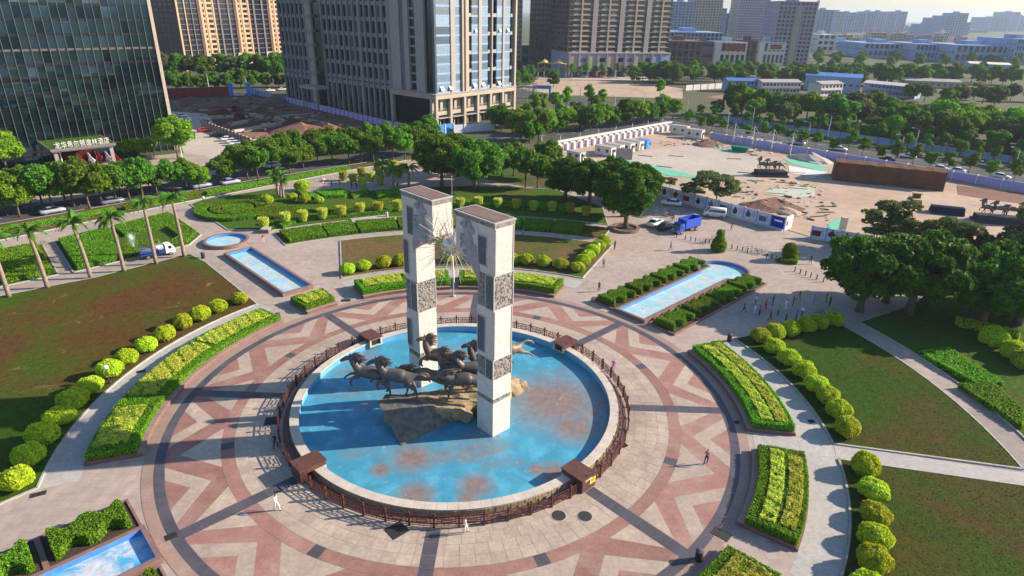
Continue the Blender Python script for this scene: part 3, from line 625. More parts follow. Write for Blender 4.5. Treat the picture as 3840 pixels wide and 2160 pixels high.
# ------------------------------------------------------------------ hedge beds: granite kerb, green border, golden top
def area_pts(pts2, dens, z, rng):
    xs = [p[0] for p in pts2]; ys = [p[1] for p in pts2]; A = (max(xs) - min(xs)) * (max(ys) - min(ys)); n = int(A * dens)
    X = rng.uniform(min(xs), max(xs), n); Y = rng.uniform(min(ys), max(ys), n); ins = np.zeros(n, bool); k = len(pts2)
    for i in range(k):
        x1, y1 = pts2[i][0], pts2[i][1]; x2, y2 = pts2[(i + 1) % k][0], pts2[(i + 1) % k][1]
        c = ((y1 > Y) != (y2 > Y)); xi = (x2 - x1) * (Y - y1) / ((y2 - y1) if abs(y2 - y1) > 1e-9 else 1e-9) + x1; ins ^= c & (X < xi)
    X, Y = X[ins], Y[ins]; return np.stack([X, Y, np.full(len(X), z)], 1)
def side_pts(pts2, dens, z0, z1, rng):
    P_, N_ = [], []; k = len(pts2); ar = sum(pts2[i][0] * pts2[(i + 1) % k][1] - pts2[(i + 1) % k][0] * pts2[i][1] for i in range(k)); sg = 1 if ar > 0 else -1
    for i in range(k):
        a = np.array(pts2[i][:2]); b = np.array(pts2[(i + 1) % k][:2]); d = b - a; L = np.linalg.norm(d)
        if L < .05: continue
        n = max(1, int(L * (z1 - z0) * dens)); s_ = rng.uniform(0, 1, n); z = rng.uniform(z0, z1, n)
        P_.append(np.stack([a[0] + d[0] * s_, a[1] + d[1] * s_, z], 1)); N_.append(np.tile([sg * d[1] / L, -sg * d[0] / L, .15], (n, 1)))
    return np.concatenate(P_), np.concatenate(N_)
def inset(pts, w):
    c = sum((Vector(p[:2]) for p in pts), Vector((0, 0))) / len(pts); out = []; k = len(pts)
    ar = sum(pts[i][0] * pts[(i + 1) % k][1] - pts[(i + 1) % k][0] * pts[i][1] for i in range(k)); sg = 1 if ar > 0 else -1
    for i in range(k):
        p0, p1, p2 = [Vector(pts[j % k][:2]) for j in (i - 1, i, i + 1)]
        n1 = (p1 - p0); n1 = Vector((-n1.y, n1.x)).normalized(); n2 = (p2 - p1); n2 = Vector((-n2.y, n2.x)).normalized(); nn = (n1 + n2)
        nn = nn / max(.6, nn.length_squared / 2) if nn.length > .1 else n1
        out.append(p1 + nn * w * sg)
    return out
def rough(P_, rng, amp=.06, fr=1.6):
    P_ = P_.copy(); P_[:, 2] += amp * np.sin(P_[:, 0] * fr + 1.3 * np.sin(P_[:, 1] * fr * .8)) + rng.normal(0, amp * .55, len(P_)); return P_
def hedge(pts, z0, z1, parent, name='hedge', mat='leaf_hedge', dens=170, size=.115, top=True, side=True, seed=1, amp=.05, core=True):
    rng = np.random.default_rng(seed); pts = [(p[0], p[1]) for p in pts]; P_, N_ = [], []
    if side: a, b = side_pts(pts, dens, z0, z1, rng); a[:, :2] += rng.normal(0, .035, (len(a), 2)); P_.append(a); N_.append(b)
    if top: a = rough(area_pts(pts, dens, z1, rng), rng, amp); P_.append(a); N_.append(np.tile([0, 0, 1.], (len(a), 1)))
    o = inst(name, leaf_mesh(name, np.concatenate(P_), np.concatenate(N_), size, MT[mat], .6, 1.5, rng), parent)
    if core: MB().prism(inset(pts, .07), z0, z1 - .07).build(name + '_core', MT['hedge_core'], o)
    return o
def sec(r0, r1, a0, a1, n=12): return [(p.x, p.y) for p in arc(r1, a0, a1, n)] + [(p.x, p.y) for p in arc(r0, a1, a0, n)]
def bed(a0, a1, tops, label, seed, r0=31.35, r1=35.55, h=1.2):
    t = thing('hedge_bed', label, 'hedge', (0, 0, 0), 0, 'clipped hedge beds round the ring')
    dg = math.degrees(.3 / 33)
    step = MB().sector(30.82, 31.32, a0 - .3, a1 + .3, .0, .42, 24).build('granite_step', MT['planter_stone'], t)
    MB().sector(30.76, 31.34, a0 - .34, a1 + .34, .42, .48, 24).build('step_slab', MT['granite_pink'], step)
    MB().sector(r1 + .03, r1 + .2, a0 - .3, a1 + .3, 0, .22, 24).sector(r0 - .02, r1 + .03, a0 - .35, a0 - .08, 0, .42, 1).sector(r0 - .02, r1 + .03, a1 + .08, a1 + .35, 0, .42, 1).build('granite_kerb', MT['planter_stone'], t)
    hedge(sec(r0, r1, a0, a1), .1, h - .1, t, 'green_border', 'leaf_hedge', 230, .10, seed=seed)
    for i, (b0, b1, ra, rb) in enumerate(tops):
        rng = np.random.default_rng(seed * 10 + i); pts = sec(ra, rb, b0, b1, 10)
        a = area_pts(pts, 400, h, rng); cl = np.sin(a[:, 0] * 2.1 + seed) * np.sin(a[:, 1] * 2.3) + .6 * np.sin(a[:, 0] * 5.3) * np.sin(a[:, 1] * 4.7)
        a[:, 2] += .10 * cl + rng.normal(0, .04, len(a)); a = a[cl > -1.05]
        nrm = np.stack([rng.normal(0, .3, len(a)), rng.normal(0, .3, len(a)), np.ones(len(a))], 1)
        inst('golden_top', leaf_mesh('golden_top', a, nrm, .125, MT['leaf_gold'], .5, 1.3, rng), t)
    return t
bed(146, 200.3, ((147.2, 163.4, 32.2, 35.2), (164.6, 184.0, 32.3, 35.3), (187.6, 198.6, 32.2, 35.2)), 'long curved hedge with three golden strips between the left walk and the ring', 1)
bed(68.2, 95.4, ((69.5, 81, 32.2, 35.2), (82, 94, 32.2, 35.2)), 'curved hedge with golden top behind the right-hand pillar', 2, h=1.45)
bed(98.4, 122.3, ((99.5, 110, 32.2, 35.2), (111, 121, 32.2, 35.2)), 'curved hedge with golden top behind the left-hand pillar', 3, h=1.45)
bed(130.3, 138.4, ((131.2, 137.5, 32.1, 35.1),), 'short square hedge with golden top in front of the rectangular pool', 4)
bed(-6.4, 24.0, ((-5.4, 22.8, 32.3, 33.5), (-5.4, 22.8, 33.8, 35.0)), 'curved hedge with golden top on the right, nearest the dancers', 5)
bed(-33.4, -13.2, ((-32.4, -14.2, 32.3, 33.5), (-32.0, -15, 33.9, 35.1)), 'curved hedge with two golden strips on the right, below the straight walk', 6)
bed(-49.0, -40.6, ((-48.0, -41.6, 32.2, 35.1),), 'short hedge with golden top cut by the bottom edge at lower right', 7)
# ------------------------------------------------------------------ pools on the diagonals
MT['pool_floor'] = basinmat('pool_floor', (.30, .55, .66), (.62, .66, .66), .47, .3)
MT['pool_floor_deep'] = basinmat('pool_floor_deep', (.08, .38, .64), (.72, .72, .76), .46, .55)
MT['pool_wall'] = surf('pool_wall', (.06, .20, .55), (.09, .27, .62), 1.2, .45)
MT['pool_kerb'] = surf('pool_kerb', (.27, .165, .15), (.20, .12, .11), 1.2, .55)
def pool(ang, a0, a1, hw, label, end=None, kmat=None, wallmat=None, c0=0., floor='pool_floor'):
    t = thing('reflecting_pool', label, 'pool', (0, 0, 0), math.radians(ang)); k = .38; z = .55
    kmat = kmat or MT['pool_kerb']
    inner = [(a0, -hw + c0), (a1, -hw + c0), (a1, hw + c0), (a0, hw + c0)]
    if end:
        R_, ce = end; an = math.degrees(math.asin(min(1, hw / R_))); pts = [(ce + R_ * math.cos(math.radians(x)), c0 + R_ * math.sin(math.radians(x))) for x in np.linspace(-180 + an, 180 - an, 40)]
        inner = [(a0, -hw + c0)] + pts + [(a0, hw + c0)]
    outer = [tuple(p) for p in inset(inner, -k)]
    MB().prism(inner, .02, .07).build('pool_floor', MT[floor], t)
    w = MB(); c = MB(); f = MB(); n = len(inner)
    for i in range(n):
        p, p2, o_, o2 = inner[i], inner[(i + 1) % n], outer[i], outer[(i + 1) % n]
        if math.dist(p, p2) < .01: continue
        w.add([(*p, .05), (*p2, .05), (*p2, z), (*p, z)], [(1, 0, 3, 2)])
        c.add([(*p, z), (*p2, z), (*o2, z), (*o_, z), (*p, z + .06), (*p2, z + .06), (*o2, z + .06), (*o_, z + .06)], [(0, 1, 5, 4), (2, 3, 7, 6), (7, 4, 5, 6)])
        f.add([(*o_, 0), (*o2, 0), (*o2, z), (*o_, z)], [(0, 1, 2, 3)])
    w.build('inner_wall', wallmat or MT['pool_wall'], t); c.build('coping', kmat, t); f.build('outer_wall', kmat, t)
    return t
pool(135, 38.9, 60.6, 2.1, 'long rectangular pale blue pool with dark granite kerb left of the pillars', c0=-.55)
pool(45, 31.9, 55.6, 2.2, 'long pale pool with rounded far end between zigzag hedges', (3.9, 57.5), c0=.3)
pool(225, 31.2, 58, 1.95, 'deep blue rectangular pool with peeling floor in the lower left corner', c0=-.2, floor='pool_floor_deep')
t = thing('round_pool', 'small round pale blue pool beyond the rectangular pool', 'pool', (-46.9, 48.4, 0))
MB().disc(3.4, .12, 48).build('pool_floor', MT['pool_floor'], t); MB().ring(3.35, 3.4, .1, .6, 48).build('inner_wall', MT['pool_wall'], t); MB().ring(3.36, 3.85, .0, .62, 48).build('coping', MT['pool_kerb'], t)
MT['wet'] = surf('wet', (.20, .155, .135), (.26, .205, .18), .8, .35, co='World')
# ------------------------------------------------------------------ zigzag hedges beside the pools
def bow(n, w0, w1, L):
    """plan of a hedge that swells and narrows n times over its length"""
    xs = np.linspace(0, L, n * 8 + 1); up = [(x, (w0 + w1) / 2 + (w1 - w0) / 2 * max(-1, min(1, 1.6 * math.cos(2 * PI * x / (L / n))))) for x in xs]
    return up + [(x, -y) for x, y in up[::-1]]
def zig(ang, a0, b, L, n, label, seed, w0=.75, w1=1.55, h=1.15, kerb=True):
    t = thing('zigzag_hedge', label, 'hedge', pol(0, 0), math.radians(ang), 'scalloped hedges beside the pools')
    pts = [(a0 + x, b + y) for x, y in bow(n, w0, w1, L)]
    hedge(pts, .12, h, t, 'foliage', 'leaf_mid', 190, .12, seed=seed)
    MB().box(a0 - .5, a0 + L + .5, b - w1 - .45, b + w1 + .45, .0, .2).build('bed_soil', MT['soil'], t)
    e = MB(); x0, x1, y0, y1 = a0 - .5, a0 + L + .5, b - w1 - .45, b + w1 + .45
    e.box(x0 - .2, x1 + .2, y0 - .2, y0, 0, .3).box(x0 - .2, x1 + .2, y1, y1 + .2, 0, .3).box(x0 - .2, x0, y0, y1, 0, .3).box(x1, x1 + .2, y0, y1, 0, .3).build('granite_kerb', MT['pool_kerb'], t)
for i, s_ in enumerate((32.4, 39.0, 45.6, 52.2)):
    zig(45, s_, 5.3, 5.2, 2, f'scalloped hedge left of the long pale pool, {nth(i)} from the ring', 70 + i)
    zig(45, s_, -4.9, 5.2, 2, f'scalloped hedge right of the long pale pool, {nth(i)} from the ring', 80 + i)
zig(225, 31.6, -4.9, 5.2, 2, 'scalloped green hedge left of the lower left pool, nearest the ring', 90); zig(225, 38.2, -4.9, 5.6, 2, 'scalloped green hedge left of the lower left pool, at the picture edge', 91)
zig(225, 31.8, 4.6, 5.2, 2, 'scalloped green hedge right of the lower left pool at the bottom edge', 92)
# ------------------------------------------------------------------ clipped low hedges of the upper gardens
def lowhedge(pts, h, label, seed, mat='leaf_hedge', dens=75, size=.16, grp='low clipped hedges of the gardens'):
    c = sum((Vector((p[0], p[1], 0)) for p in pts), Vector()) / len(pts); t = thing('clipped_hedge', label, 'hedge', (c.x, c.y, 0), 0, grp)
    hedge([(p[0] - c.x, p[1] - c.y) for p in pts], .1, h, t, 'foliage', mat, dens, size, seed=seed, amp=.04); return t
def P4(*l): return [q4(x, y, .5) for x, y in l]
lowhedge([V(-75.9, 46.0), V(-71.5, 53), V(-66.5, 48.2), V(-60.6, 37.8), V(-64.4, 33.6)], .85, 'broad low hedge beside the palm row, left half', 101, 'leaf_mid')
lowhedge([V(-71, 53.8), V(-65.4, 63.2), V(-60.5, 58.6), V(-62.2, 54.6), V(-66, 49.4)], .8, 'broad low hedge between the palm row and the upper path, upper half', 102, 'leaf_mid')
lowhedge([V(-60, 58), V(-54.2, 52.2), V(-53.7, 47.2), V(-56.4, 44.6), V(-56, 49.6), V(-60.8, 54.3)], .8, 'crescent low hedge beside the slanting path', 103, 'leaf_mid')
lowhedge([V(-60, 37.8), V(-56.6, 43.4), V(-58.5, 47.2), V(-62.5, 46.4), V(-63, 43)], .75, 'low hedge patch behind the water truck', 104, 'leaf_mid')
lowhedge([V(-78.2, 43.6), V(-67, 31.6), V(-71.6, 27.2), V(-84, 38)], .85, 'low hedge at the left edge beyond the cross path', 105)
lowhedge([V(-85, 37.2), V(-72.6, 26.4), V(-90, 8), V(-100, 18)], .85, 'low hedge cut by the left picture edge', 106)
def ringpts(c, r0, r1, a0, a1, sx=1., n=14): return [(c.x + sx * r1 * math.cos(math.radians(a0 + (a1 - a0) * i / n)), c.y + r1 * math.sin(math.radians(a0 + (a1 - a0) * i / n))) for i in range(n + 1)] + [(c.x + sx * r0 * math.cos(math.radians(a1 + (a0 - a1) * i / n)), c.y + r0 * math.sin(math.radians(a1 + (a0 - a1) * i / n))) for i in range(n + 1)]
C_ = V(-53.2, 68.2)
lowhedge(ringpts(C_, 0, 3.0, 0, 359.9), .75, 'round flat hedge in the middle of the spiral garden', 110, 'leaf_mid')
lowhedge(ringpts(C_, 3.6, 5.4, 20, 345), .9, 'ring hedge round the flat disc of the spiral garden', 111, 'leaf_mid')
lowhedge(ringpts(C_, 6.1, 8.3, 170, 330), .9, 'outer curved hedge of the spiral garden on the near side', 112, 'leaf_mid')
lowhedge(ringpts(V(-44.5, 66.2), 0, 4.2, 0, 359.9, 1.25), .8, 'oval low hedge right of the spiral garden', 113, 'leaf_mid')
lowhedge(P4((1000, 690), (1250, 590), (1750, 560), (2100, 520), (2200, 545), (1700, 600), (1200, 640), (1040, 720)), .7, 'long wavy low hedge behind the golden cup topiary', 114, 'leaf_mid')
lowhedge(P4((1180, 520), (1500, 500), (2000, 450), (2300, 380), (2310, 440), (2000, 510), (1600, 545), (1230, 545)), .75, 'curving low hedge across the upper garden', 115)
lowhedge(P4((1380, 340), (1650, 310), (1760, 345), (1700, 385), (1480, 395)), .8, 'half-round hedge beside the strollers', 116)
lowhedge(P4((1180, 330), (1290, 350), (1420, 385), (1400, 420), (1250, 380)), .8, 'small crescent hedge left of the half-round hedge', 117)
lowhedge(P4((1760, 360), (1950, 310), (1950, 340), (1790, 400)), .7, 'short straight hedge below the strollers', 118)
lowhedge(P4((2030, 345), (2310, 300), (2310, 350), (2060, 400)), .8, 'short dark hedge behind the left-hand pillar', 119)
g3 = arc(61, 125.6, 107.5, 10)
for i, (a0, a1) in enumerate(((126, 119.6), (119.2, 114.2), (113.6, 107), (106.5, 101), (100.5, 95))):
    lowhedge([(p[0], p[1]) for p in sec(60.6, 66.9, a1, a0, 6)], .75 + .08 * (i % 2), f'panel of low hedge between the two curved walks, {nth(i)} from the round pool', 120 + i, 'leaf_mid')
for i, (a0, a1) in enumerate(((94.5, 90), (89.5, 84.5), (84, 79), (78.5, 73.5))):
    lowhedge([(p[0], p[1]) for p in sec(60.6, 66.9, a1, a0, 6)], .75 + .08 * (i % 2), f'panel of low hedge between the curved walks behind the pillars, {nth(i)} from the centre', 130 + i)
for i, (a0, a1) in enumerate(((100, 92.5), (92, 85), (84.5, 78))):
    lowhedge([(p[0], p[1]) for p in sec(74.5, 79, a1, a0, 6)], .8, f'dark curved hedge behind the cup topiary, {nth(i)} from the left', 140 + i)
for i, (a, b) in enumerate((((-100, 38), (-88, 51.5)), ((-87, 52.6), (-77, 64.6)), ((-76, 66), (-66, 78)), ((-65, 79), (-54, 91)), ((-52, 93), (-40, 106.5)))):
    d = Vector((b[0] - a[0], b[1] - a[1])).normalized(); n_ = Vector((-d.y, d.x)) * .9
    lowhedge([(a[0] + n_.x, a[1] + n_.y), (a[0] - n_.x, a[1] - n_.y), (b[0] - n_.x, b[1] - n_.y), (b[0] + n_.x, b[1] + n_.y)], .9, f'roadside hedge between the verge and the hotel road, {nth(i)} from the left', 150 + i, 'leaf_bright')
for i, l_ in enumerate((((2070, 945), (2230, 975), (2240, 1010), (2075, 975)), ((2240, 978), (2540, 1050), (2545, 1085), (2250, 1010)))):
    lowhedge([q(MR, x, y, .9) for x, y in l_], 1.0, ('sunlit hedge strip under the big trees on the right', 'sunlit hedge strip running to the right picture edge')[i], 160 + i, 'leaf_lime')
for i, l_ in enumerate((((1780, 1215), (2000, 1180), (2420, 1449), (2200, 1449)), )):
    lowhedge([q(MR, x, y, .4) for x, y in l_], .7, 'dark low hedge between the shaded walks on the right', 163 + i)
for i, l_ in enumerate((((2080, 10), (2340, 0), (2560, 200), (2560, 330)), )):
    lowhedge([q(BR, x, y, .4) for x, y in l_], .7, 'dark low hedge along the shaded walk at the right edge', 166 + i)

# ------------------------------------------------------------------ grass tufts on the near lawns
for key, dens, sz in (('left', 22, .07), ('right', 26, .065), ('right_low', 26, .065), ('top', 14, .08), ('right_far', 10, .1)):
    o, pts = LAWNS[key]; rng = np.random.default_rng(len(key)); a = area_pts([(p.x, p.y) for p in pts], dens, .13, rng); a[:, 2] += rng.uniform(-.01, .02, len(a))
    nrm = np.stack([rng.normal(0, .3, len(a)), rng.normal(0, .3, len(a)), np.ones(len(a))], 1)
    inst('grass_tufts', leaf_mesh('grass_tufts', a, nrm, sz, o.data.materials[0], .3, 1.6, rng), o, kind='stuff')
# ================================================================== skinned figures: horses and people
def skin_mesh(name, chains, mats, sub=1, smooth=True):
    """chains: list of (material index, [(x, y, z, r), ...]); a chain starting within 1 mm of an earlier joint is rooted there"""
    vs, rs, es, em = [], [], [], []
    def find(p):
        for i, v in enumerate(vs):
            if (Vector(v) - Vector(p)).length < .001: return i
    for mi, ch in chains:
        prev = None
        for (x, y, z, r) in ch:
            i = find((x, y, z))
            if i is None: vs.append((x, y, z)); rs.append(r); i = len(vs) - 1
            if prev is not None: es.append((prev, i)); em.append(mi)
            prev = i
    me = bpy.data.meshes.new('tmp'); me.from_pydata(vs, es, []); me.update()
    o = bpy.data.objects.new('tmp', me); COL.objects.link(o)
    md = o.modifiers.new('s', 'SKIN'); md.branch_smoothing = .6
    me.skin_vertices[0].data.foreach_get
    for i, sv in enumerate(me.skin_vertices[0].data): r = rs[i]; sv.radius = r if hasattr(r, '__len__') else (r, r); sv.use_root = (i == 0)
    if sub: o.modifiers.new('u', 'SUBSURF').levels = sub
    dg = bpy.context.evaluated_depsgraph_get(); out = bpy.data.meshes.new_from_object(o.evaluated_get(dg)); out.name = name
    bpy.data.objects.remove(o); bpy.data.meshes.remove(me)
    for m_ in mats: out.materials.append(m_)
    A = np.array([vs[a] for a, b in es]); B = np.array([vs[b] for a, b in es]); E_ = np.array(em); rr_ = np.array([max(rs[a] if not hasattr(rs[a], '__len__') else max(rs[a]), .03) for a, b in es])
    idx = []
    for p in out.polygons:
        c = np.array(p.center); d = B - A; t_ = np.clip(((c - A) * d).sum(1) / ((d * d).sum(1) + 1e-9), 0, 1); D = np.linalg.norm(A + d * t_[:, None] - c, axis=1) / rr_
        idx.append(int(E_[np.argmin(D)]))
    out.polygons.foreach_set('material_index', idx); out.polygons.foreach_set('use_smooth', [smooth] * len(idx)); out.update(); return out
MT['bronze'] = surf('bronze', (.105, .10, .102), (.16, .14, .13), 1.6, .5, .25, 6, metal=.35)
MT['bronze_light'] = surf('bronze_light', (.22, .175, .13), (.13, .10, .08), 1.6, .55, .25, 6, metal=.25)
def horse_mesh(pose, mat):
    hd = {'gallop': ((.80, 0, 1.66, .30), (1.00, 0, 1.92, .22), (1.14, 0, 2.16, .15), (1.36, 0, 2.10, .14), (1.52, 0, 1.98, .105), (1.68, 0, 1.86, .085)),
          'high': ((.74, 0, 1.72, .29), (.86, 0, 2.05, .21), (.93, 0, 2.35, .15), (1.10, 0, 2.36, .14), (1.26, 0, 2.28, .105), (1.40, 0, 2.20, .085)),
          'low': ((.86, 0, 1.50, .28), (1.14, 0, 1.60, .21), (1.36, 0, 1.68, .15), (1.50, 0, 1.56, .14), (1.60, 0, 1.42, .105), (1.68, 0, 1.28, .085))}[pose]
    ch = [(0, [(.05, 0, 1.30, (.42, .44)), (.48, 0, 1.36, (.37, .41)), *hd]), (0, [(.05, 0, 1.30, (.42, .44)), (-.35, 0, 1.36, (.37, .38)), (-.74, 0, 1.40, (.36, .38)), (-.95, 0, 1.42, .16), (-1.1, 0, 1.50, .07), (-1.35, 0, 1.50, .085), (-1.62, 0, 1.34, .075), (-1.8, 0, 1.1, .03)])]
    front = {'gallop': (((.62, .17, 1.12, .14), (1.00, .18, 1.00, .09), (1.08, .18, .66, .06), (.94, .18, .50, .062)), ((.62, -.17, 1.12, .14), (1.10, -.19, 1.06, .075), (1.40, -.19, .82, .05), (1.50, -.19, .68, .062))),
             'high': (((.60, .17, 1.15, .14), (.98, .18, 1.22, .075), (1.10, .18, .92, .05), (1.00, .18, .78, .062)), ((.60, -.17, 1.15, .14), (.92, -.19, .98, .075), (.92, -.19, .62, .05), (.80, -.19, .50, .062))),
             'low': (((.62, .17, 1.10, .14), (.80, .18, .72, .075), (.86, .18, .34, .05), (.98, .18, .12, .065)), ((.62, -.17, 1.12, .14), (1.02, -.19, .92, .075), (.98, -.19, .56, .05), (.84, -.19, .46, .062)))}[pose]
    for f in front: ch.append((0, [(.48, 0, 1.36, (.37, .41)), *f]))
    hind = {'gallop': ((-.62, .2, 1.0, .2), (-1.02, .2, .66, .095), (-1.12, .2, .28, .052), (-1.02, .2, .10, .065)), 'high': ((-.60, .2, .98, .17), (-.86, .2, .60, .08), (-.80, .2, .25, .052), (-.68, .2, .08, .065)), 'low': ((-.72, .2, 1.05, .17), (-1.18, .2, .86, .08), (-1.46, .2, .58, .052), (-1.56, .2, .44, .065))}[pose]
    for s_, dx in ((1, 0), (-1, .22)): ch.append((0, [(-.74, 0, 1.40, (.36, .38))] + [(x + dx * k / 3, y * s_, z, r) for k, (x, y, z, r) in enumerate(hind)]))
    return skin_mesh('body', ch, [mat], 2), hd
def mane_mesh(hd, mat):
    mb = MB(); rr = random.Random(3); pts = [Vector(h[:3]) + Vector((-.08, 0, h[3] * .8)) for h in hd[:4]]
    for i in range(26):
        s_ = i / 25 * 2.6; k = int(s_); p = pts[k].lerp(pts[min(k + 1, 3)], s_ - k); y = rr.uniform(-.09, .09)
        tip = p + Vector((-.34 - rr.uniform(0, .22), y * 2.5, rr.uniform(-.02, .26)))
        mb.tube([p + Vector((.05, y * .5, -.1)), p.lerp(tip, .5) + Vector((0, 0, .07)), tip], [.085, .06, .012], 5)
    p = Vector(hd[2][:3])
    for s_ in (-1, 1): mb.tube([p + Vector((.02, .06 * s_, .08)), p + Vector((.05, .08 * s_, .26))], [.05, .008], 5)
    return mb.mesh('mane', mat)
HM = {}
for ps in ('gallop', 'high', 'low'):
    for mk in ('bronze', 'bronze_light'):
        b_, hd = horse_mesh(ps, MT[mk]); HM[ps, mk] = (b_, mane_mesh(hd, MT[mk]))
def horse(p, rz, s, pose, mk, label, pitch=0., grp='galloping bronze horses on the fountain rock'):
    t = thing('bronze_horse', label, 'statue', p, 0, grp, s); t.rotation_euler = (0, pitch, rz)
    b_, m_ = HM[pose, mk]; inst('body', b_, t); inst('mane', m_, t)
R_ = math.radians
horse((-8.95, -2.35, 2.25), R_(181), 1.93, 'gallop', 'bronze', 'leading dark bronze horse at the prow of the rock, nose farthest left', -.10)
horse((-6.0, -2.95, 2.35), R_(180), 1.93, 'gallop', 'bronze', 'second dark bronze horse with streaming mane, shoulder to the leading horse', -.06)
horse((-2.3, .35, 3.0), R_(195), 1.93, 'high', 'bronze_light', 'lighter bronze horse throwing its head up at the foot of the left-hand pillar', -.15)
horse((-.35, -.95, 2.2), R_(182), 1.93, 'high', 'bronze_light', 'bronze horse with raised head in the middle of the herd', -.08)
horse((1.0, -2.5, 1.9), R_(188), 1.93, 'low', 'bronze', 'bronze horse stretching its neck low beside the right-hand pillar')
horse((2.6, .9, 2.2), R_(196), 1.93, 'high', 'bronze', 'bronze horse half hidden behind the right-hand pillar', -.1)
horse((5.6, 2.3, 2.9), R_(212), 1.93, 'low', 'bronze_light', 'rearmost bronze horse kicking its hind legs out right of the pillar', .12)
horse((-3.5, -1.5, 1.7), R_(186), 1.93, 'low', 'bronze_light', 'bronze horse pressed between the second horse and the herd')
horse((1.7, -.75, 2.2), R_(190), 1.93, 'gallop', 'bronze', 'bronze horse in the thick of the herd beside the right-hand pillar', -.05)
# rock
MT['rock_dark'] = surf('rock_dark', (.215, .19, .17), (.115, .10, .09), 1.6, .9, 1., 3.2)
MT['rock_yellow'] = surf('rock_yellow', (.40, .30, .18), (.23, .175, .115), .8, .92, 1., 2.2, c3=(.22, .15, .09))
t = thing('horse_rock', 'long rough rock under the horses with dark inscribed prow and yellow flanks', 'rock')
path = [((7.5, 3.8), .4, .5), ((6.3, 3.0), 1.3, 1.1), ((4.4, 1.8), 2.3, 1.7), ((1.6, -.4), 2.2, 2.2), ((-1.2, -1.9), 2.2, 2.3), ((-4.0, -3.0), 2.3, 2.0), ((-6.4, -3.4), 2.3, 1.4), ((-7.7, -3.6), 2.2, .6)]
rb = random.Random(8); vs, fs = [], []; NS = 14; sub = []
for i in range(len(path) - 1):
    for k in range(4):
        f = k / 4; a, b = path[i], path[i + 1]; sub.append(((a[0][0] * (1 - f) + b[0][0] * f, a[0][1] * (1 - f) + b[0][1] * f), a[1] * (1 - f) + b[1] * f, a[2] * (1 - f) + b[2] * f))
for i, ((x, y), h, w) in enumerate(sub):
    d = Vector((sub[min(i + 1, len(sub) - 1)][0][0] - sub[max(i - 1, 0)][0][0], sub[min(i + 1, len(sub) - 1)][0][1] - sub[max(i - 1, 0)][0][1])).normalized(); nr = Vector((-d.y, d.x)); under = max(0, (i - 20) / 8)
    for j in range(NS + 1):
        a = PI * j / NS; c_, s_ = math.cos(a), math.sin(a) ** .45; jt = rb.uniform(.86, 1.1)
        vs.append((x + nr.x * w * c_ * 1.05 * jt * (1 - .3 * under * (1 - s_)) + rb.uniform(-.12, .12), y + nr.y * w * c_ * jt + rb.uniform(-.12, .12), .06 + (h - .06) * s_ * (1 if j not in (0, NS) else 0) + (rb.uniform(-.22, .12) if 0 < j < NS else 0)))
for i in range(len(sub) - 1):
    for j in range(NS): a = i * (NS + 1) + j; fs.append((a, a + 1, a + NS + 2, a + NS + 1))
MB().add(vs, fs).build('yellow_rock', MT['rock_yellow'], t)
def crag(pts, fs, mat, name, cuts=3, amp=.12, seed=1):
    bm = bmesh.new(); vv = [bm.verts.new(p) for p in pts]
    for f in fs: bm.faces.new([vv[i] for i in f])
    bmesh.ops.triangulate(bm, faces=bm.faces[:]); bmesh.ops.subdivide_edges(bm, edges=bm.edges[:], cuts=cuts, use_grid_fill=True); r_ = random.Random(seed)
    for v in bm.verts: v.co += Vector((r_.uniform(-amp, amp), r_.uniform(-amp, amp), r_.uniform(-amp, amp) * .8 if v.co.z > .2 else 0))
    me = bpy.data.meshes.new(name); bm.to_mesh(me); bm.free(); me.materials.append(mat); return inst(name, me, t)
crag([(-7.75, -4.2, 2.45), (-4.7, -8.1, .05), (-.2, -3.7, .05), (-2.0, -3.9, 2.15), (-7.3, -2.4, 2.3), (-2.2, -1.9, 2.0), (-5.2, -4.2, .05), (-1.5, -1.5, .05), (-4.2, -3.9, 2.35)],
     [(0, 6, 1), (0, 1, 2, 3, 8), (0, 8, 3, 5, 4), (0, 4, 6), (6, 4, 5, 7), (3, 2, 7, 5), (1, 6, 7, 2)], MT['rock_dark'], 'inscribed_prow', 3, .06, 3)
# carved strokes on the prow face
mb = MB(); r_ = random.Random(12); A_, B_, C_, D_ = Vector((-7.75, -4.2, 2.45)), Vector((-4.7, -8.1, .05)), Vector((-.2, -3.7, .05)), Vector((-2.0, -3.9, 2.15))
nrm = (B_ - A_).cross(C_ - A_).normalized(); nrm = nrm if nrm.y < 0 else -nrm
for i in range(190):
    u_, v_ = r_.uniform(.14, .86), r_.uniform(.16, .82); p = (A_ * (1 - u_) + D_ * u_) * (1 - v_) + (B_ * (1 - u_) + C_ * u_) * v_ + nrm * .05
    d = ((C_ - B_).normalized() * r_.uniform(-1, 1) + (A_ - B_).normalized() * r_.uniform(-1, 1)).normalized() * r_.uniform(.1, .26)
    mb.tube([p - d / 2, p + d / 2 + nrm * .02], [.035, .025], 4)
mb.build('carved_strokes', MT['rock_dark'], t, kind='stuff')
for i, (c, s_) in enumerate((((6.9, 3.2, .4), .8), ((6.0, 1.9, .4), .8), ((3.2, -2.2, .6), 1.1), ((1.2, -3.4, .5), .8), ((.4, -3.3, .9), .9), ((-.9, -3.2, .6), .8))):
    bm = bmesh.new(); bmesh.ops.create_icosphere(bm, subdivisions=2, radius=s_); r_ = random.Random(i)
    for v in bm.verts: v.co *= r_.uniform(.78, 1.12); v.co.z *= .85
    me = bpy.data.meshes.new('boulder'); bm.to_mesh(me); bm.free(); me.materials.append(MT['rock_yellow']); inst('boulder', me, t, c, (0, 0, i))
inst('red_cloth_tag', MB().box(-.35, .35, -.02, .02, 0, .35).mesh('tag', MT['coping']), t, (-1.55, -4.05, 1.75), (.5, .2, .5))
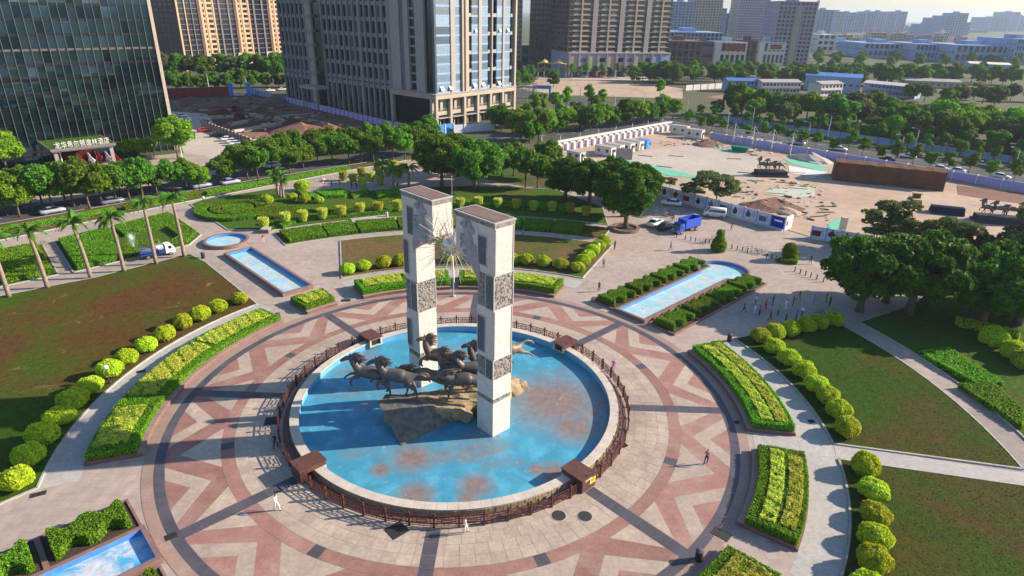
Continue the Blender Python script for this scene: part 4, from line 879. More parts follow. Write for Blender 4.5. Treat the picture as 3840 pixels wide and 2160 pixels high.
# ------------------------------------------------------------------ people
CL = {}
def cloth(hexs):
    if hexs not in CL: CL[hexs] = plain('cloth_' + hexs.strip('#'), lin(hexs), .85, 0, .2)
    return CL[hexs]
SKIN, HAIR, SHOE = '#b98a6c', '#17120f', '#2a2422'
def body(name, legs, arms, lean=0., sit=0.):
    def L(p): x, y, z, r = p; return (x + lean * max(0, z - .9), y, z - sit, r)
    tor = [(0, 0, .96, (.13, .10)), (0, 0, 1.12, (.12, .09)), (.01, 0, 1.32, (.15, .10)), (0, 0, 1.44, (.09, .07)), (.01, 0, 1.52, .05), (.02, 0, 1.60, (.075, .085)), (.015, 0, 1.68, (.07, .08)), (.0, 0, 1.72, .04)]
    ch = [(1, [L(p) for p in tor[:4]]), (0, [L(p) for p in tor[3:6]]), (3, [L(p) for p in tor[5:]]), (0, [L(tor[5]), L((.105, 0, 1.595, .016))])]
    for s_, a in zip((1, -1), arms):
        sh = L((0, .17 * s_, 1.40, .06)); el = L((a[0], s_ * a[1], a[2], .045)); wr = L((a[3], s_ * a[4], a[5], .032)); dv = (Vector(wr[:3]) - Vector(el[:3])).normalized()
        hn = Vector(wr[:3]) + dv * .09; fg = hn + dv * .07; th = Vector(wr[:3]) + dv * .06 + Vector((.045, -.02 * s_, 0))
        ch += [(1, [L(tor[2]), sh, tuple(Vector(sh[:3]).lerp(Vector(el[:3]), .7)) + (.05,)]), (0, [tuple(Vector(sh[:3]).lerp(Vector(el[:3]), .7)) + (.05,), el, wr, tuple(hn) + ((.036, .018),), tuple(fg) + ((.03, .012),)]), (0, [tuple(hn) + ((.036, .018),), tuple(th) + (.011,)])]
    for s_, l_ in zip((1, -1), legs):
        hp = (0, .09 * s_, .88 - sit, .085); kn = (l_[0], .1 * s_, l_[1] - sit * (0 if sit else 1), .062); an = (l_[2], .1 * s_, l_[3], .042)
        ch += [(2, [L(tor[0]), hp, kn, an]), (4, [an, (an[0] + .02, an[1], max(.035, an[2] - .06), .045), (an[0] + .15, an[1], max(.03, an[2] - .07), .036)])]
    return skin_mesh(name, ch, [cloth(SKIN), cloth('#888888'), cloth('#333344'), cloth(HAIR), cloth(SHOE)], 1)
ARM0 = ((0, .22, 1.13, .06, .22, .90), (0, .22, 1.13, .03, .22, .90))
BODY = {'stand': body('body', ((.02, .5, -.01, .09), (.02, .5, .01, .09)), ARM0),
        'walk': body('body', ((.20, .53, .24, .12), (-.06, .5, -.30, .16)), ((-.14, .22, 1.15, -.10, .22, .92), (.10, .22, 1.15, .24, .2, .97)), .05),
        'walk2': body('body', ((-.04, .5, -.26, .14), (.18, .53, .20, .12)), ((.10, .22, 1.15, .26, .2, 1.0), (-.14, .22, 1.15, -.12, .22, .92)), .04),
        'dance': body('body', ((.10, .52, .06, .10), (.0, .5, -.10, .09)), ((.18, .30, 1.25, .42, .26, 1.36), (.02, .30, 1.16, .22, .36, 1.30)), .04),
        'dance2': body('body', ((.02, .5, .02, .09), (.12, .54, .04, .16)), ((.05, .42, 1.34, .16, .62, 1.42), (.20, .24, 1.16, .42, .18, 1.20)), .02),
        'ride': body('body', ((.36, .66, .26, .34), (.30, .52, .16, .18)), ((.22, .24, 1.14, .48, .22, 1.02), (.22, .24, 1.14, .48, .22, 1.02)), .22)}
PIECE = {}
def person(p, rz, pose, top, legs, label, s=1.0, hair=HAIR, shoe=SHOE, grp=None, z=None):
    t = thing('person', label, 'person', (p[0], p[1], .012 if z is None else z), rz, grp, s)
    o = inst('body', BODY[pose], t)
    for i, h in enumerate((SKIN, top, legs, hair, shoe)): o.material_slots[i].link = 'OBJECT'; o.material_slots[i].material = cloth(h)
    return t
def yaw(d): return math.radians(d)
person(q(BL, 2090, 955), yaw(-20), 'walk', '#f2efe9', '#ece8e2', 'walker in white top and white trousers on the near left paving', 1.03)
person(q(BL, 2083, 488), yaw(80), 'walk2', '#1c2030', '#20222e', 'walker in dark clothes in the pillar shadow left of the railing')
person(q(BM, 935, 1126), yaw(10), 'walk', '#e9e2ea', '#ddd6de', 'walker in pale clothes beside the near railing', .98)
person(q(BR, 172, 605), yaw(60), 'walk2', '#a0707a', '#1f2b60', 'walker in a dusky pink top and dark blue trousers at right')
person(q(MM, 2050, 1355), yaw(-100), 'walk', '#b060c0', '#c07ac8', 'walker in purple clothes outside the right railing')
person(q(MM, 1942, 752), yaw(70), 'walk2', '#3a4468', '#20263a', 'walker in dark blue left of the long pale pool')
person(q(MM, 2482, 440), yaw(-20), 'walk', '#4a4a44', '#4c5048', 'walker in grey green crossing the open paving near the blue truck')
person(q(MM, 1978, 570), yaw(-90), 'stand', '#7a8272', '#59604f', 'person in olive standing by the slanting lawn kerb')
person(q(MM, 2062, 432), yaw(120), 'stand', '#4c3c3a', '#2e2a30', 'person in dark brown at the kerb end beside the ball shrubs')
person(q(ML, 1990, 385), yaw(-60), 'stand', '#c22a38', '#d8c8c0', 'person in a red top beside the round pool')
person(q(MM, 1370, 340), yaw(20), 'stand', '#8a9aa8', '#5a6a78', 'person on the lawn path behind the right pillar')
person(q(MM, 350, 200), yaw(0), 'stand', '#dcdcd6', '#c8c4bc', 'small pale figure on the upper walk left of the pillars', .95)
for i, (x, y, tp, lg, ps) in enumerate(((458, 912, '#2c3a5c', '#232838', 'walk'), (545, 855, '#e6e6ee', '#4a4c62', 'dance'), (536, 925, '#f0eef2', '#d8d6e0', 'dance2'), (575, 930, '#c02c34', '#2a2436', 'dance'), (622, 885, '#d03c34', '#b23038', 'dance2'), (675, 855, '#4a5474', '#30364c', 'dance'), (655, 972, '#a83038', '#20202c', 'walk'), (714, 930, '#8fa8a4', '#54606c', 'dance'),
        (773, 888, '#f4f4f8', '#e8e8f0', 'dance2'), (828, 862, '#3a4c8c', '#2c3450', 'dance'), (770, 997, '#2a3040', '#1e2230', 'dance2'), (850, 965, '#3c64a8', '#35508a', 'dance'), (895, 942, '#f2f2f8', '#2e3448', 'dance'), (873, 822, '#242030', '#8a8a4c', 'walk2'), (985, 850, '#7fa0c8', '#7c98c0', 'dance2'), (1078, 835, '#3c4468', '#2a2e44', 'stand'), (1106, 860, '#4a3c4c', '#26262e', 'stand'))):
    nm = {'#2c3a5c': 'navy', '#e6e6ee': 'white', '#f0eef2': 'white', '#c02c34': 'red', '#d03c34': 'all red', '#4a5474': 'slate blue', '#a83038': 'dark red', '#8fa8a4': 'pale green', '#f4f4f8': 'all white', '#3a4c8c': 'royal blue', '#2a3040': 'black', '#3c64a8': 'bright blue', '#f2f2f8': 'white', '#242030': 'black', '#7fa0c8': 'light blue', '#3c4468': 'dark blue', '#4a3c4c': 'plum'}[tp]
    person(q(MR, x, y), yaw(-30 + 37 * i % 50), ps, tp, lg, f'dancer in {nm} on the shaded paving, {nth(i)} from the left of the group' if i < 15 else f'onlooker in {nm} beside the big tree at the dancing group', random.uniform(.95, 1.03), grp='people dancing on the paving')
for i, (x, y, tp, lg) in enumerate(((1470, 292, '#d8a0b0', '#c0a0a8'), (1558, 290, '#3c3444', '#2c2a34'), (1643, 268, '#8a4a5a', '#4a3c4c'), (1770, 312, '#2a2a34', '#22222a'), (1795, 310, '#e4d8dc', '#50465a'), (1825, 312, '#3c3440', '#2c2834'), (2265, 315, '#26262c', '#202026'))):
    person(q4(x, y), yaw(50 * i), 'stand', tp, lg, f'stroller on the small paved square, {nth(i)} from the left', grp='strollers on the small paved square')
t = thing('parasol', 'pink sun umbrella held over the first stroller on the small square', 'umbrella', q4(1468, 292, 0)); MB().tube([(0.1, 0, 1.0), (.1, 0, 2.1)], .015, 5).build('handle', MT['steel'], t)
MB().lathe([(.62, 1.9), (.45, 2.04), (.2, 2.13), (.02, 2.16)], 10, (.1, 0, 0)).build('canopy', cloth('#e8b0c0'), t)
person(q3(1455, 1135), yaw(200), 'walk', '#5a4438', '#3a3230', 'walker in brown on the road side of the bollards')
person(q(MR, 963, 545), yaw(90), 'walk', '#2c3c68', '#38507c', 'walker in blue in the tree shadow beyond the topiary')
person(q3(1380, 1195), yaw(-60), 'stand', '#8a5048', '#4a3a38', 'person in rust red squatting near the pear-shaped topiary', .8)
# ================================================================== trees
def crown_pts(rng, R, Hc, nb, n, flat=False, zc=0., br=(.30, .46)):
    bl = []
    for i in range(nb):
        d = rng.normal(size=3); d /= np.linalg.norm(d); rad = rng.uniform(.3, 1) ** .5 * .84 if i else 0
        if flat: c = np.array([d[0] * R * rad, d[1] * R * rad, (rng.uniform(-.5, .5)) * Hc]); r = np.array([1, 1, .35]) * R * rng.uniform(*br)
        else: c = np.array([d[0] * R * rad, d[1] * R * rad, d[2] * Hc / 2 * rad]); r = np.array([1, 1, .8]) * R * rng.uniform(*br)
        bl.append((c, r))
    P_, N_ = [], []; tot = sum(r[0] ** 2 for c, r in bl)
    for c, r in bl:
        k = int(n * r[0] ** 2 / tot * 1.25); d = sph(k, rng); d = d[d[:, 2] > rng.uniform(-.75, -.35)]
        p = c + d * r * (1 + .16 * np.sin(d[:, :1] * 7 + c[0]) + rng.normal(0, .09, (len(d), 1))); nn = d + [0, 0, .35]
        keep = np.ones(len(p), bool)
        for c2, r2 in bl:
            if c2 is not c: keep &= (((p - c2) / r2) ** 2).sum(1) > .62
        keep |= rng.uniform(0, 1, len(p)) < .10
        P_.append(p[keep]); N_.append(nn[keep])
    P_ = np.concatenate(P_); N_ = np.concatenate(N_); P_[:, 2] += zc; return P_, N_, [(c + [0, 0, zc], r) for c, r in bl]
def trunk_mesh(rng, zt, r0, blobs, limbs=7, mat=None):
    mb = MB(); top = Vector((rng.uniform(-.2, .2), rng.uniform(-.2, .2), zt)); mb.tube([(0, 0, -.1), (.02, 0, zt * .25), top * .6 + Vector((0, 0, .1)), top], [r0 * 1.35, r0, r0 * .85, r0 * .6], 8)
    for c, r in blobs[:limbs]:
        c = Vector(c); b_ = Vector((0, 0, zt * rng.uniform(.55, .95))); mb.tube([b_, b_.lerp(c, .5) + Vector((0, 0, .25)), c], [r0 * .5, r0 * .33, r0 * .12], 5)
    return mb.mesh('trunk', mat or MT['bark'], True)
def proto(seed, R, H, Hc, nb, n, leaf, mat, r0, flat=False, limbs=7, br=(.30, .46)):
    rng = np.random.default_rng(seed); zc = H - Hc / 2; P_, N_, bl = crown_pts(rng, R, Hc, nb, n, flat, zc, br)
    P_ = P_[P_[:, 2] > H * .16]; N_ = N_[:len(P_)]
    return leaf_mesh('crown', P_, N_, leaf, MT[mat], 1.0, 1.5, rng), trunk_mesh(rng, zc - Hc * .1, r0, bl, limbs)
TR_ = {}
for i in range(3): TR_['street', i] = proto(200 + i, 3.4, 8.0, 5.6, 34, 9000, .30, 'leaf_tree', .17, br=(.20, .32))
for i in range(2): TR_['ficus', i] = proto(210 + i, 7.0, 12.5, 10.0, 90, 34000, .36, 'leaf_dark', .5, limbs=12, br=(.13, .22))
TR_['lush', 0] = proto(215, 6.8, 12.5, 9.6, 80, 32000, .36, 'leaf_tree', .4, limbs=12, br=(.13, .23))
for i in range(2): TR_['layer', i] = proto(220 + i, 4.6, 8.2, 4.6, 22, 4600, .36, 'leaf_dry', .16, True, 16, (.18, .34))
for i in range(2): TR_['bright', i] = proto(225 + i, 4.6, 9.2, 6.6, 44, 12000, .34, 'leaf_bright', .2, br=(.17, .28))
for i in range(3): TR_['small', i] = proto(230 + i, 1.35, 4.9, 3.5, 9, 1500, .26, 'leaf_tree', .07, limbs=5, br=(.36, .55))
for i in range(3): TR_['belt', i] = proto(240 + i, 4.2, 9.0, 7.8, 40, 8500, .42, 'leaf_tree', .18, br=(.18, .30))
TR_['beltdry', 0] = proto(245, 4.2, 8.6, 6.4, 40, 6500, .42, 'leaf_dry', .18, br=(.18, .30))
for i in range(3): TR_['far', i] = proto(250 + i, 4.8, 11.0, 9.8, 36, 5000, .62, 'leaf_tree', .2, br=(.19, .32))
for i in range(2): TR_['slim', i] = proto(260 + i, 2.1, 10.5, 6.6, 14, 3600, .34, 'leaf_bright', .13, br=(.34, .5))
TN = {'street': 'street_tree', 'ficus': 'ficus_tree', 'lush': 'broadleaf_tree', 'layer': 'feathery_tree', 'bright': 'broadleaf_tree', 'small': 'street_tree', 'belt': 'belt_tree', 'beltdry': 'belt_tree', 'far': 'woodland_tree', 'slim': 'slender_tree'}
NT = [0]
def tree(kind, p, s, label, group=None, sz=None):
    ks = [k for k in TR_ if k[0] == kind]; c, tk = TR_[ks[NT[0] % len(ks)]]; NT[0] += 1; sz = sz or s * random.uniform(.92, 1.1)
    t = thing(TN[kind], label, 'tree', (p[0], p[1], 0), random.uniform(0, 6.28), group, (s, s, sz)); inst('crown', c, t); inst('trunk', tk, t); return t
# near row between the park and the hotel road
A = [q(ML, x, y) for x, y in ((-160, 215), (-60, 200), (55, 180), (150, 187), (250, 150), (330, 130), (410, 152), (500, 100), (560, 112), (680, 132), (770, 90), (880, 75), (980, 55), (1080, 40))] + [q(TL, x, y) for x, y in ((1190, 1475), (1310, 1455), (1410, 1420), (1510, 1440), (1690, 1390), (1780, 1350), (1870, 1350), (1950, 1362), (2060, 1325), (2190, 1308), (2290, 1270), (2400, 1255), (2510, 1235))] + [q(TM, x, y) for x, y in ((60, 1240), (150, 1230), (245, 1225), (390, 1212), (480, 1200), (570, 1180), (650, 1160))]
for i, p in enumerate(A): tree('bright' if i % 7 == 3 else 'street', p, (.75 if i % 7 == 3 else 1) * (random.uniform(.82, .95) if 13 < i < 20 else random.uniform(.95, 1.1) if i >= 20 else random.uniform(1.05, 1.25)), f'green street tree on the park side of the hotel road, {nth(i)} from the left', 'street trees on the park side of the hotel road')
A = [q(TL, x, y) for x, y in ((1900, 1290), (2010, 1262), (2120, 1235), (2240, 1210), (2370, 1190), (2480, 1175))] + [q(TM, x, y) for x, y in ((20, 1165), (120, 1155), (230, 1150), (340, 1140), (450, 1130), (560, 1115), (660, 1100))]
for i, p in enumerate(A): tree('street', p, random.uniform(.95, 1.1), f'street tree on the hotel side of the road, {nth(i)} from the left', 'street trees on the hotel side of the road')
for i, x in enumerate(range(120, 1200, 112)): tree('street', q(TL, x, 1462 - .03 * x), random.uniform(.68, .8), f'low street tree before the hotel forecourt, {nth(i)} from the left', 'low street trees before the hotel forecourt')
tree('bright', q(TL, 1345, 1195), 1.2, 'bright yellow-green tree at the right corner of the glass hotel'); tree('bright', q(TL, 60, 1300), 1.1, 'bushy green tree in front of the hotel at the left edge')
for i, (x, y) in enumerate(((1130, 1170), (1060, 1185), (970, 1190))): tree('bright', q(TL, x, y), .55, f'small leafy tree against the hotel glass, {nth(i)} from the corner', 'small trees against the hotel')
# park trees
tree('lush', q(TM, 760, 1420), 1.0, 'large green tree behind the left-hand pillar top, left of a pair'); tree('lush', q(TM, 1010, 1440), 1.08, 'large green tree behind the pillars, right of a pair'); tree('lush', q(TM, 880, 1330), .95, 'tall green tree behind the pair of large trees')
for i, (x, y) in enumerate(((1210, 1370), (1300, 1330), (1390, 1412), (1480, 1420), (1550, 1350))): tree('street', q(TM, x, y), 1.15, f'dark tree between the large green trees and the ficus grove, {nth(i)} from the left', 'trees beside the ficus grove')
for i, (x, y, s_) in enumerate(((2119, 752, .84), (2209, 772, .84), (2300, 752, .8), (2400, 752, .72), (2335, 812, .86), (2345, 860, .95))):
    tree('ficus', at(x, y), s_, f'dark spreading ficus of the grove right of the pillars, {nth(i)} from the left' if i < 5 else 'dark spreading ficus on a round red tree base beside the parked cars', 'ficus grove right of the pillars')
RB = thing('tree_base', 'round red-brown stone bench round the ficus trunk beside the parked cars', 'bench', at(2345, 860)); MB().ring(2.2, 2.9, 0, .5, 32).build('bench_ring', MT['pool_kerb'], RB); MB().disc(2.25, .3, 32).build('soil_bed', MT['soil'], RB)
for i, (x, y, s_) in enumerate(((1330, 900, 1.0), (1700, 925, 1.08), (1530, 830, .92), (1860, 850, .9))): tree('ficus', q(MR, x, y), s_, sz=s_ * .93, label= f'huge dark ficus beside the dancers, {nth(i)} from the left', group='huge ficus trees on the right')
for i, (x, y, s_) in enumerate(((2250, 1010, 1.0), (2520, 1000, 1.05), (2420, 900, .9), (2650, 900, 1.0))): tree('ficus', q(MR, x, y), s_, sz=s_ * .93, label= f'dark ficus at the right edge beyond the huge ones, {nth(i)} from the left', group='dark ficus trees at the right edge')
for i, (x, y, s_) in enumerate(((1640, 470, 1.15), (1440, 430, .8), (1960, 560, 1.05), (2080, 560, .9), (2500, 640, 1.2))): tree('layer', q(MR, x, y), s_, f'feathery flat-topped tree behind the huge ficus, {nth(i)} from the left', 'feathery trees behind the huge ficus')
tree('layer', q3(1290, 928), 1.02, 'feathery flat-topped tree growing at the poster hoarding'); tree('layer', q3(1060, 872), .72, 'thin feathery tree left of the flat-topped one at the hoarding'); tree('layer', q3(830, 735), .4, 'tiny feathery tree inside the site behind the hoarding')
# row of trees by the cross roads behind the site
for i, (x, y, s_) in enumerate(((1160, 960, .9), (1210, 985, 1.0), (1290, 1000, .9), (1350, 1070, 1.1), (1420, 1080, 1.15), (1490, 1060, 1.1), (1540, 1020, 1.0), (1400, 960, 1.0), (1630, 1000, .95), (1700, 985, .95), (1800, 975, 1.0), (1880, 985, 1.05), (1950, 965, 1.0), (2030, 960, .9), (2150, 950, 1.05), (2230, 940, 1.05), (2310, 930, 1.0), (2400, 915, .9), (2500, 900, .9), (1760, 930, .9), (1920, 880, .9), (2420, 830, .8))):
    tree('belt' if i % 3 else 'bright', q(TM, x, y), s_, f'roadside tree between the grey tower and the building site, {nth(i)} from the left', 'roadside trees behind the building site')
for i, (x, y) in enumerate(((1640, 920), (1700, 860), (1600, 860), (1860, 830), (1960, 830), (2400, 760), (1520, 900), (1450, 930))): tree('slim', q(TM, x, y), 1.0, f'tall slender tree rising among the roadside trees, {nth(i)} from the front', 'slender trees behind the building site')
# trees between the red fence and the brown apartments
for i in range(11): tree('belt', q(TL, 1235 + 97 * i, 690 - 3 * i + random.uniform(-6, 6)), random.uniform(.85, 1.1), f'tree in the front row behind the red site fence, {nth(i)} from the left', 'front row behind the red site fence')
for i in range(10): tree('beltdry' if i in (0, 2, 5) else 'belt', q(TL, 1225 + 108 * i, 590 + random.uniform(-8, 8)), random.uniform(1.35, 1.6), f'tall spreading tree below the brown apartments, {nth(i)} from the left', 'back row below the brown apartments')
# small street trees of the divided road
NR = ((30, 975), (130, 985), (215, 1000), (290, 1010), (490, 1045), (600, 1065), (700, 1075), (800, 1090), (890, 1120), (1000, 1130), (1120, 1155), (1240, 1165), (1350, 1190), (1480, 1215), (1600, 1230), (1730, 1260), (1860, 1280), (1990, 1310), (2150, 1335), (2310, 1355), (2490, 1385))
for i, (x, y) in enumerate(NR): tree('small', q(TR, x, y), random.uniform(1.2, 1.5), f'small street tree along the near side of the divided road, {nth(i)} from the left', 'street trees on the near side of the divided road')
FR = ((130, 895), (240, 905), (380, 925), (480, 955), (560, 965), (640, 975), (740, 990), (860, 995), (960, 1005), (1040, 1020), (1150, 1030), (1220, 1045), (1300, 1055), (1390, 1065), (1470, 1080), (1580, 1110), (1690, 1120), (1830, 1145), (1940, 1170), (2080, 1195), (2210, 1220), (2340, 1240), (2500, 1265))
for i, (x, y) in enumerate(FR): tree('small', q(TR, x, y), random.uniform(1.1, 1.4), f'small street tree along the far side of the divided road, {nth(i)} from the left', 'street trees on the far side of the divided road')
# green belt beyond the divided road
a0, a1 = V(88, 214), V(176, 126); d = (a1 - a0).normalized(); nr = V(-d.y, d.x) * (1 if V(-d.y, d.x).y > 0 else -1); L = (a1 - a0).length; k = 0; rb = random.Random(21)
for j in range(6):
    for i in range(17):
        s_ = (i + rb.uniform(.1, .9)) / 17 * (L + 40) - 8; o = 4 + j * 8 + rb.uniform(-3, 3); p = a0 + d * s_ + nr * o
        if s_ < 30 and j > 2: continue
        tree(('beltdry' if rb.random() < .16 else 'bright' if rb.random() < .2 else 'belt'), p, rb.uniform(.95, 1.45) * (.7 if j == 0 else 1), f'green belt tree beyond the divided road, row {nth(j)}, {nth(i)} along', 'green belt beyond the divided road'); k += 1
# woodland behind the cabins
k = 0
for j in range(4):
    for i in range(22):
        x = -160 + 124 * i + rb.uniform(-60, 60); y = 640 - 36 * j + rb.uniform(-12, 12) + (.012 * x)
        if x > 1650 and j == 0: y -= 20
        if y < 500: continue
        tree('far', q(TR, x, y), rb.uniform(.95, 1.3) * (1 - .12 * j), f'woodland tree behind the white cabins, row {nth(j)} from the front, {nth(i)} along', 'woodland behind the white cabins'); k += 1
for j in range(3):
    for i in range(9):
        tree('far', q(TR, 1000 + 190 * i + rb.uniform(-60, 60), 500 - 28 * j + .02 * i * 90 + rb.uniform(-8, 8)), rb.uniform(.75, 1.0), f'distant woodland tree below the long factory, row {nth(j)}, {nth(i)} along', 'woodland below the long factory')
for i in range(9): tree('beltdry' if i % 2 else 'belt', q(TR, 1720 + 110 * i + rb.uniform(-40, 40), 790 + rb.uniform(-40, 50)), rb.uniform(.9, 1.2), f'scrubby tree right of the cabins, {nth(i)} from the left', 'scrubby trees right of the cabins')
for i in range(8): tree('far', q(TM, 2220 + 48 * i + rb.uniform(-12, 12), 625 + rb.uniform(-15, 15)), rb.uniform(.85, 1.05), f'dark tree below the brick building, {nth(i)} from the left', 'dark trees below the brick building')
for i in range(9): tree('small' if i % 2 else 'slim', q(TM, 1740 + 56 * i, 588 + rb.uniform(-4, 6)), .9 if i % 2 == 0 else 1.5, f'small tree along the shop front of the brown towers, {nth(i)} from the left', 'trees along the shop front')
for i, (x, y) in enumerate(((1310, 640), (1360, 620), (1420, 600), (1330, 560), (1400, 660), (1440, 560), (1600, 660), (1290, 700))): tree('belt', q(TM, x, y), .95, f'green tree between the grey tower and the yellow tent, {nth(i)} of eight', 'trees by the yellow tent')
# pear-shaped and domed topiary on the open paving
def shaped(p, prof, label, seed):
    rng = np.random.default_rng(seed); n = 2600; zs = np.array([z for r, z in prof]); rs = np.array([r for r, z in prof]); z = rng.uniform(zs[0], zs[-1], n); r = np.interp(z, zs, rs); a = rng.uniform(0, 2 * PI, n)
    P_ = np.stack([r * np.cos(a), r * np.sin(a), z], 1) + rng.normal(0, .05, (n, 3)); N_ = np.stack([np.cos(a), np.sin(a), .3 + 0 * a], 1)
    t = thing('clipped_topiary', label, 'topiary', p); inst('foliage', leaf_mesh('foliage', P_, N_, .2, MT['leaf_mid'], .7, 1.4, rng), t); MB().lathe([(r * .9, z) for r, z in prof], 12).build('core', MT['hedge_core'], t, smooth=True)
shaped(q3(1320, 1345), ((1.15, .1), (1.35, .8), (1.2, 1.7), (.75, 2.6), (.45, 2.9), (.7, 3.3), (.55, 3.8), (.1, 4.1)), 'pear-shaped topiary with a ball on top on the open paving', 301)
shaped(q3(2030, 1440), ((1.0, .6), (1.2, 1.2), (1.2, 2.0), (1.0, 2.7), (.5, 3.1), (.1, 3.2)), 'domed topiary in a triangular bed beside the bollards', 302)
c_ = q3(2030, 1440); lowhedge([(c_.x - 2.6, c_.y - 1.2), (c_.x + .6, c_.y - 2.2), (c_.x + 2.4, c_.y + 1.6)], .8, 'triangular low hedge round the domed topiary', 303, 'leaf_bright', 80)
# ------------------------------------------------------------------ palms
def frond_mesh(seed, L=2.9, droop=1.6):
    rng = np.random.default_rng(seed); mb = MB(); pts = []
    for i in range(9): t_ = i / 8; pts.append(Vector((L * t_ * (1 - .12 * t_), 0, .9 * math.sin(t_ * 1.7) - droop * t_ ** 2.3)))
    mb.tube(pts, [.05 * (1 - .85 * i / 8) for i in range(9)], 4)
    for i in range(1, 46):
        t_ = .14 + .86 * i / 46; k = min(7, int(t_ * 8)); p = pts[k].lerp(pts[k + 1], t_ * 8 - k); d = (pts[k + 1] - pts[k]).normalized(); ll = .75 * math.sin(min(1, t_ * 1.1) * PI * .85 + .25)
        for s_ in (-1, 1):
            tip = p + Vector((d.x * .45, s_ * .75, d.z * .45 - .45 + rng.uniform(-.12, .12))) * ll; w = d * .055
            mb.add([p - w, p + w, tip], [(0, 1, 2)])
    me = mb.mesh('frond', MT['leaf_palm']); at_ = me.attributes.new('tint', 'FLOAT', 'POINT'); at_.data.foreach_set('value', np.clip(rng.normal(.5, .2, len(me.vertices)), 0, 1)); return me
FRONDS = [frond_mesh(i, 2.7 + .2 * i, 1.3 + .4 * i) for i in range(3)]
def palm(p, h, lean, label, grp, nf=20, s=1.):
    t = thing('palm_tree', label, 'palm', p, 0, grp, s); pts = []; r_ = []
    for i in range(9): f = i / 8; pts.append((lean[0] * f * f, lean[1] * f * f, h * f - .05)); r_.append(.30 - .10 * f + .05 * math.exp(-f * 12) + .04 * math.sin(f * 3))
    MB().tube(pts, r_, 10).build('trunk', MT['palm_bark'], t, smooth=True); top = Vector(pts[-1])
    MB().tube([top, top + Vector((0, 0, .9))], [.17, .09], 8).build('crownshaft', cloth('#6f8a3a'), t, smooth=True)
    for i in range(nf): inst('frond', FRONDS[i % 3], t, top + Vector((0, 0, .75)), (0, -random.uniform(-.35, 1.05) * (.4 + .6 * (i % 3) / 2), i * 2.4 + random.uniform(-.2, .2)), random.uniform(.9, 1.12))
for i, (x, y, ty) in enumerate(((70, 795, 470), (360, 725, 330), (685, 650, 280), (938, 600, 215), (1180, 545, 130), (1392, 490, 80))):
    p = q(ML, x, y); palm(p, 8.2 if i < 4 else 9.6, (random.uniform(-.5, .1), random.uniform(-.4, .4)), f'tall palm in the row edging the left lawn, {nth(i)} from the left', 'palm row edging the left lawn')
for i, (x, y) in enumerate(((1010, 395), (1040, 410), (985, 380))): palm(q4(x, y), 3.4 + .5 * i, (.4 - .4 * i, .2), f'short palm of the clump in the upper garden, {nth(i)} of three', 'palm clump in the upper garden', 16, .95)
for i, (x, y) in enumerate(((395, 1420), (510, 1415), (310, 1390))): palm(q(TM, x, y), 3.6, (.1, .1), f'short dark palm behind the paved square, {nth(i)} from the left', 'short palms behind the paved square', 16, 1.05)
for i in range(9): palm(q(TM, 1400 + 42 * i, 585 + 6 * (i % 3)), 4.5, (.2, .1), f'palm around the yellow tent, {nth(i)} from the left', 'palms around the yellow tent', 12)
# ================================================================== buildings
def glassmat(name, c, rough=.07, spec=.8, curt=None, metal=0.):
    m_, n, l, b = newmat(name); oi = n.new('ShaderNodeObjectInfo'); v = coords(n, l, 'Object')
    col = ramp(n, l, oi.outputs['Random'], [(0., tuple(x * .5 for x in c)), (.80, tuple(x * 1.6 for x in c)), (.84, curt or tuple(x * 1.6 for x in c)), (1., curt or tuple(x * 2 for x in c))]); col = mixc(n, l, 1., col, ramp(n, l, noise(n, l, v, .7), [(.3, (.8,) * 3), (.7, (1.15,) * 3)]), 'MULTIPLY')
    l.new(col, b.inputs['Base Color']); b.inputs['Roughness'].default_value = rough; b.inputs['Specular IOR Level'].default_value = spec; b.inputs['Metallic'].default_value = metal; return m_
MT['glass_green'] = glassmat('glass_green', (.055, .105, .14), .03, .7, None, .9)
MT['glass_dark'] = glassmat('glass_dark', (.010, .013, .022), .10, .8, (.13, .12, .115))
MT['glass_blue'] = glassmat('glass_blue', (.15, .21, .27), .12, .9)
MT['mullion'] = plain('mullion', (.15, .19, .175), .45, .4)
MT['tower_grey'] = surf('tower_grey', (.31, .285, .29), (.27, .245, .255), .15, .7)
MT['tower_pale'] = surf('tower_pale', (.40, .365, .35), (.35, .32, .31), .15, .7)
MT['tower_beige'] = surf('tower_beige', (.46, .385, .315), (.40, .335, .275), .2, .75)
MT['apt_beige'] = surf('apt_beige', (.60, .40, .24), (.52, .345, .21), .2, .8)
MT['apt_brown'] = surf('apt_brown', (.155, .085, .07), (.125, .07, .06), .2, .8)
MT['apt_grey'] = surf('apt_grey', (.22, .19, .20), (.17, .15, .16), .2, .8)
MT['brick'] = surf('brick', (.24, .105, .11), (.19, .085, .095), .2, .85)
MT['white_wall'] = surf('white_wall', (.72, .69, .65), (.64, .615, .585), .3, .75)
MT['lilac_wall'] = surf('lilac_wall', (.44, .34, .48), (.38, .29, .42), .2, .8)
MT['blue_wall_and_haze'] = surf('blue_wall_and_haze', (.30, .40, .62), (.24, .33, .54), .1, .8)  # wall blue; on distant towers the haze is put into this colour
MT['roof_blue'] = plain('roof_blue', (.07, .16, .50), .5)
MT['red_sheet'] = surf('red_sheet', (.36, .05, .05), (.28, .04, .045), .5, .6)
MT['sheet_blue'] = plain('sheet_blue', (.06, .26, .70), .5)
MT['lavender'] = surf('lavender', (.42, .40, .74), (.36, .34, .66), .3, .6)
MT['board'] = surf('board', (.74, .74, .86), (.68, .68, .82), .3, .6)
MT['net_pale'] = surf('net_pale', (.42, .52, .42), (.50, .44, .34), .5, .9, .5, 2, co='World')
MT['tent'] = plain('tent', (.80, .62, .16), .7)
MT['green_net'] = surf('green_net', (.10, .46, .30), (.20, .52, .38), .9, .9, .6, 2, co='World')
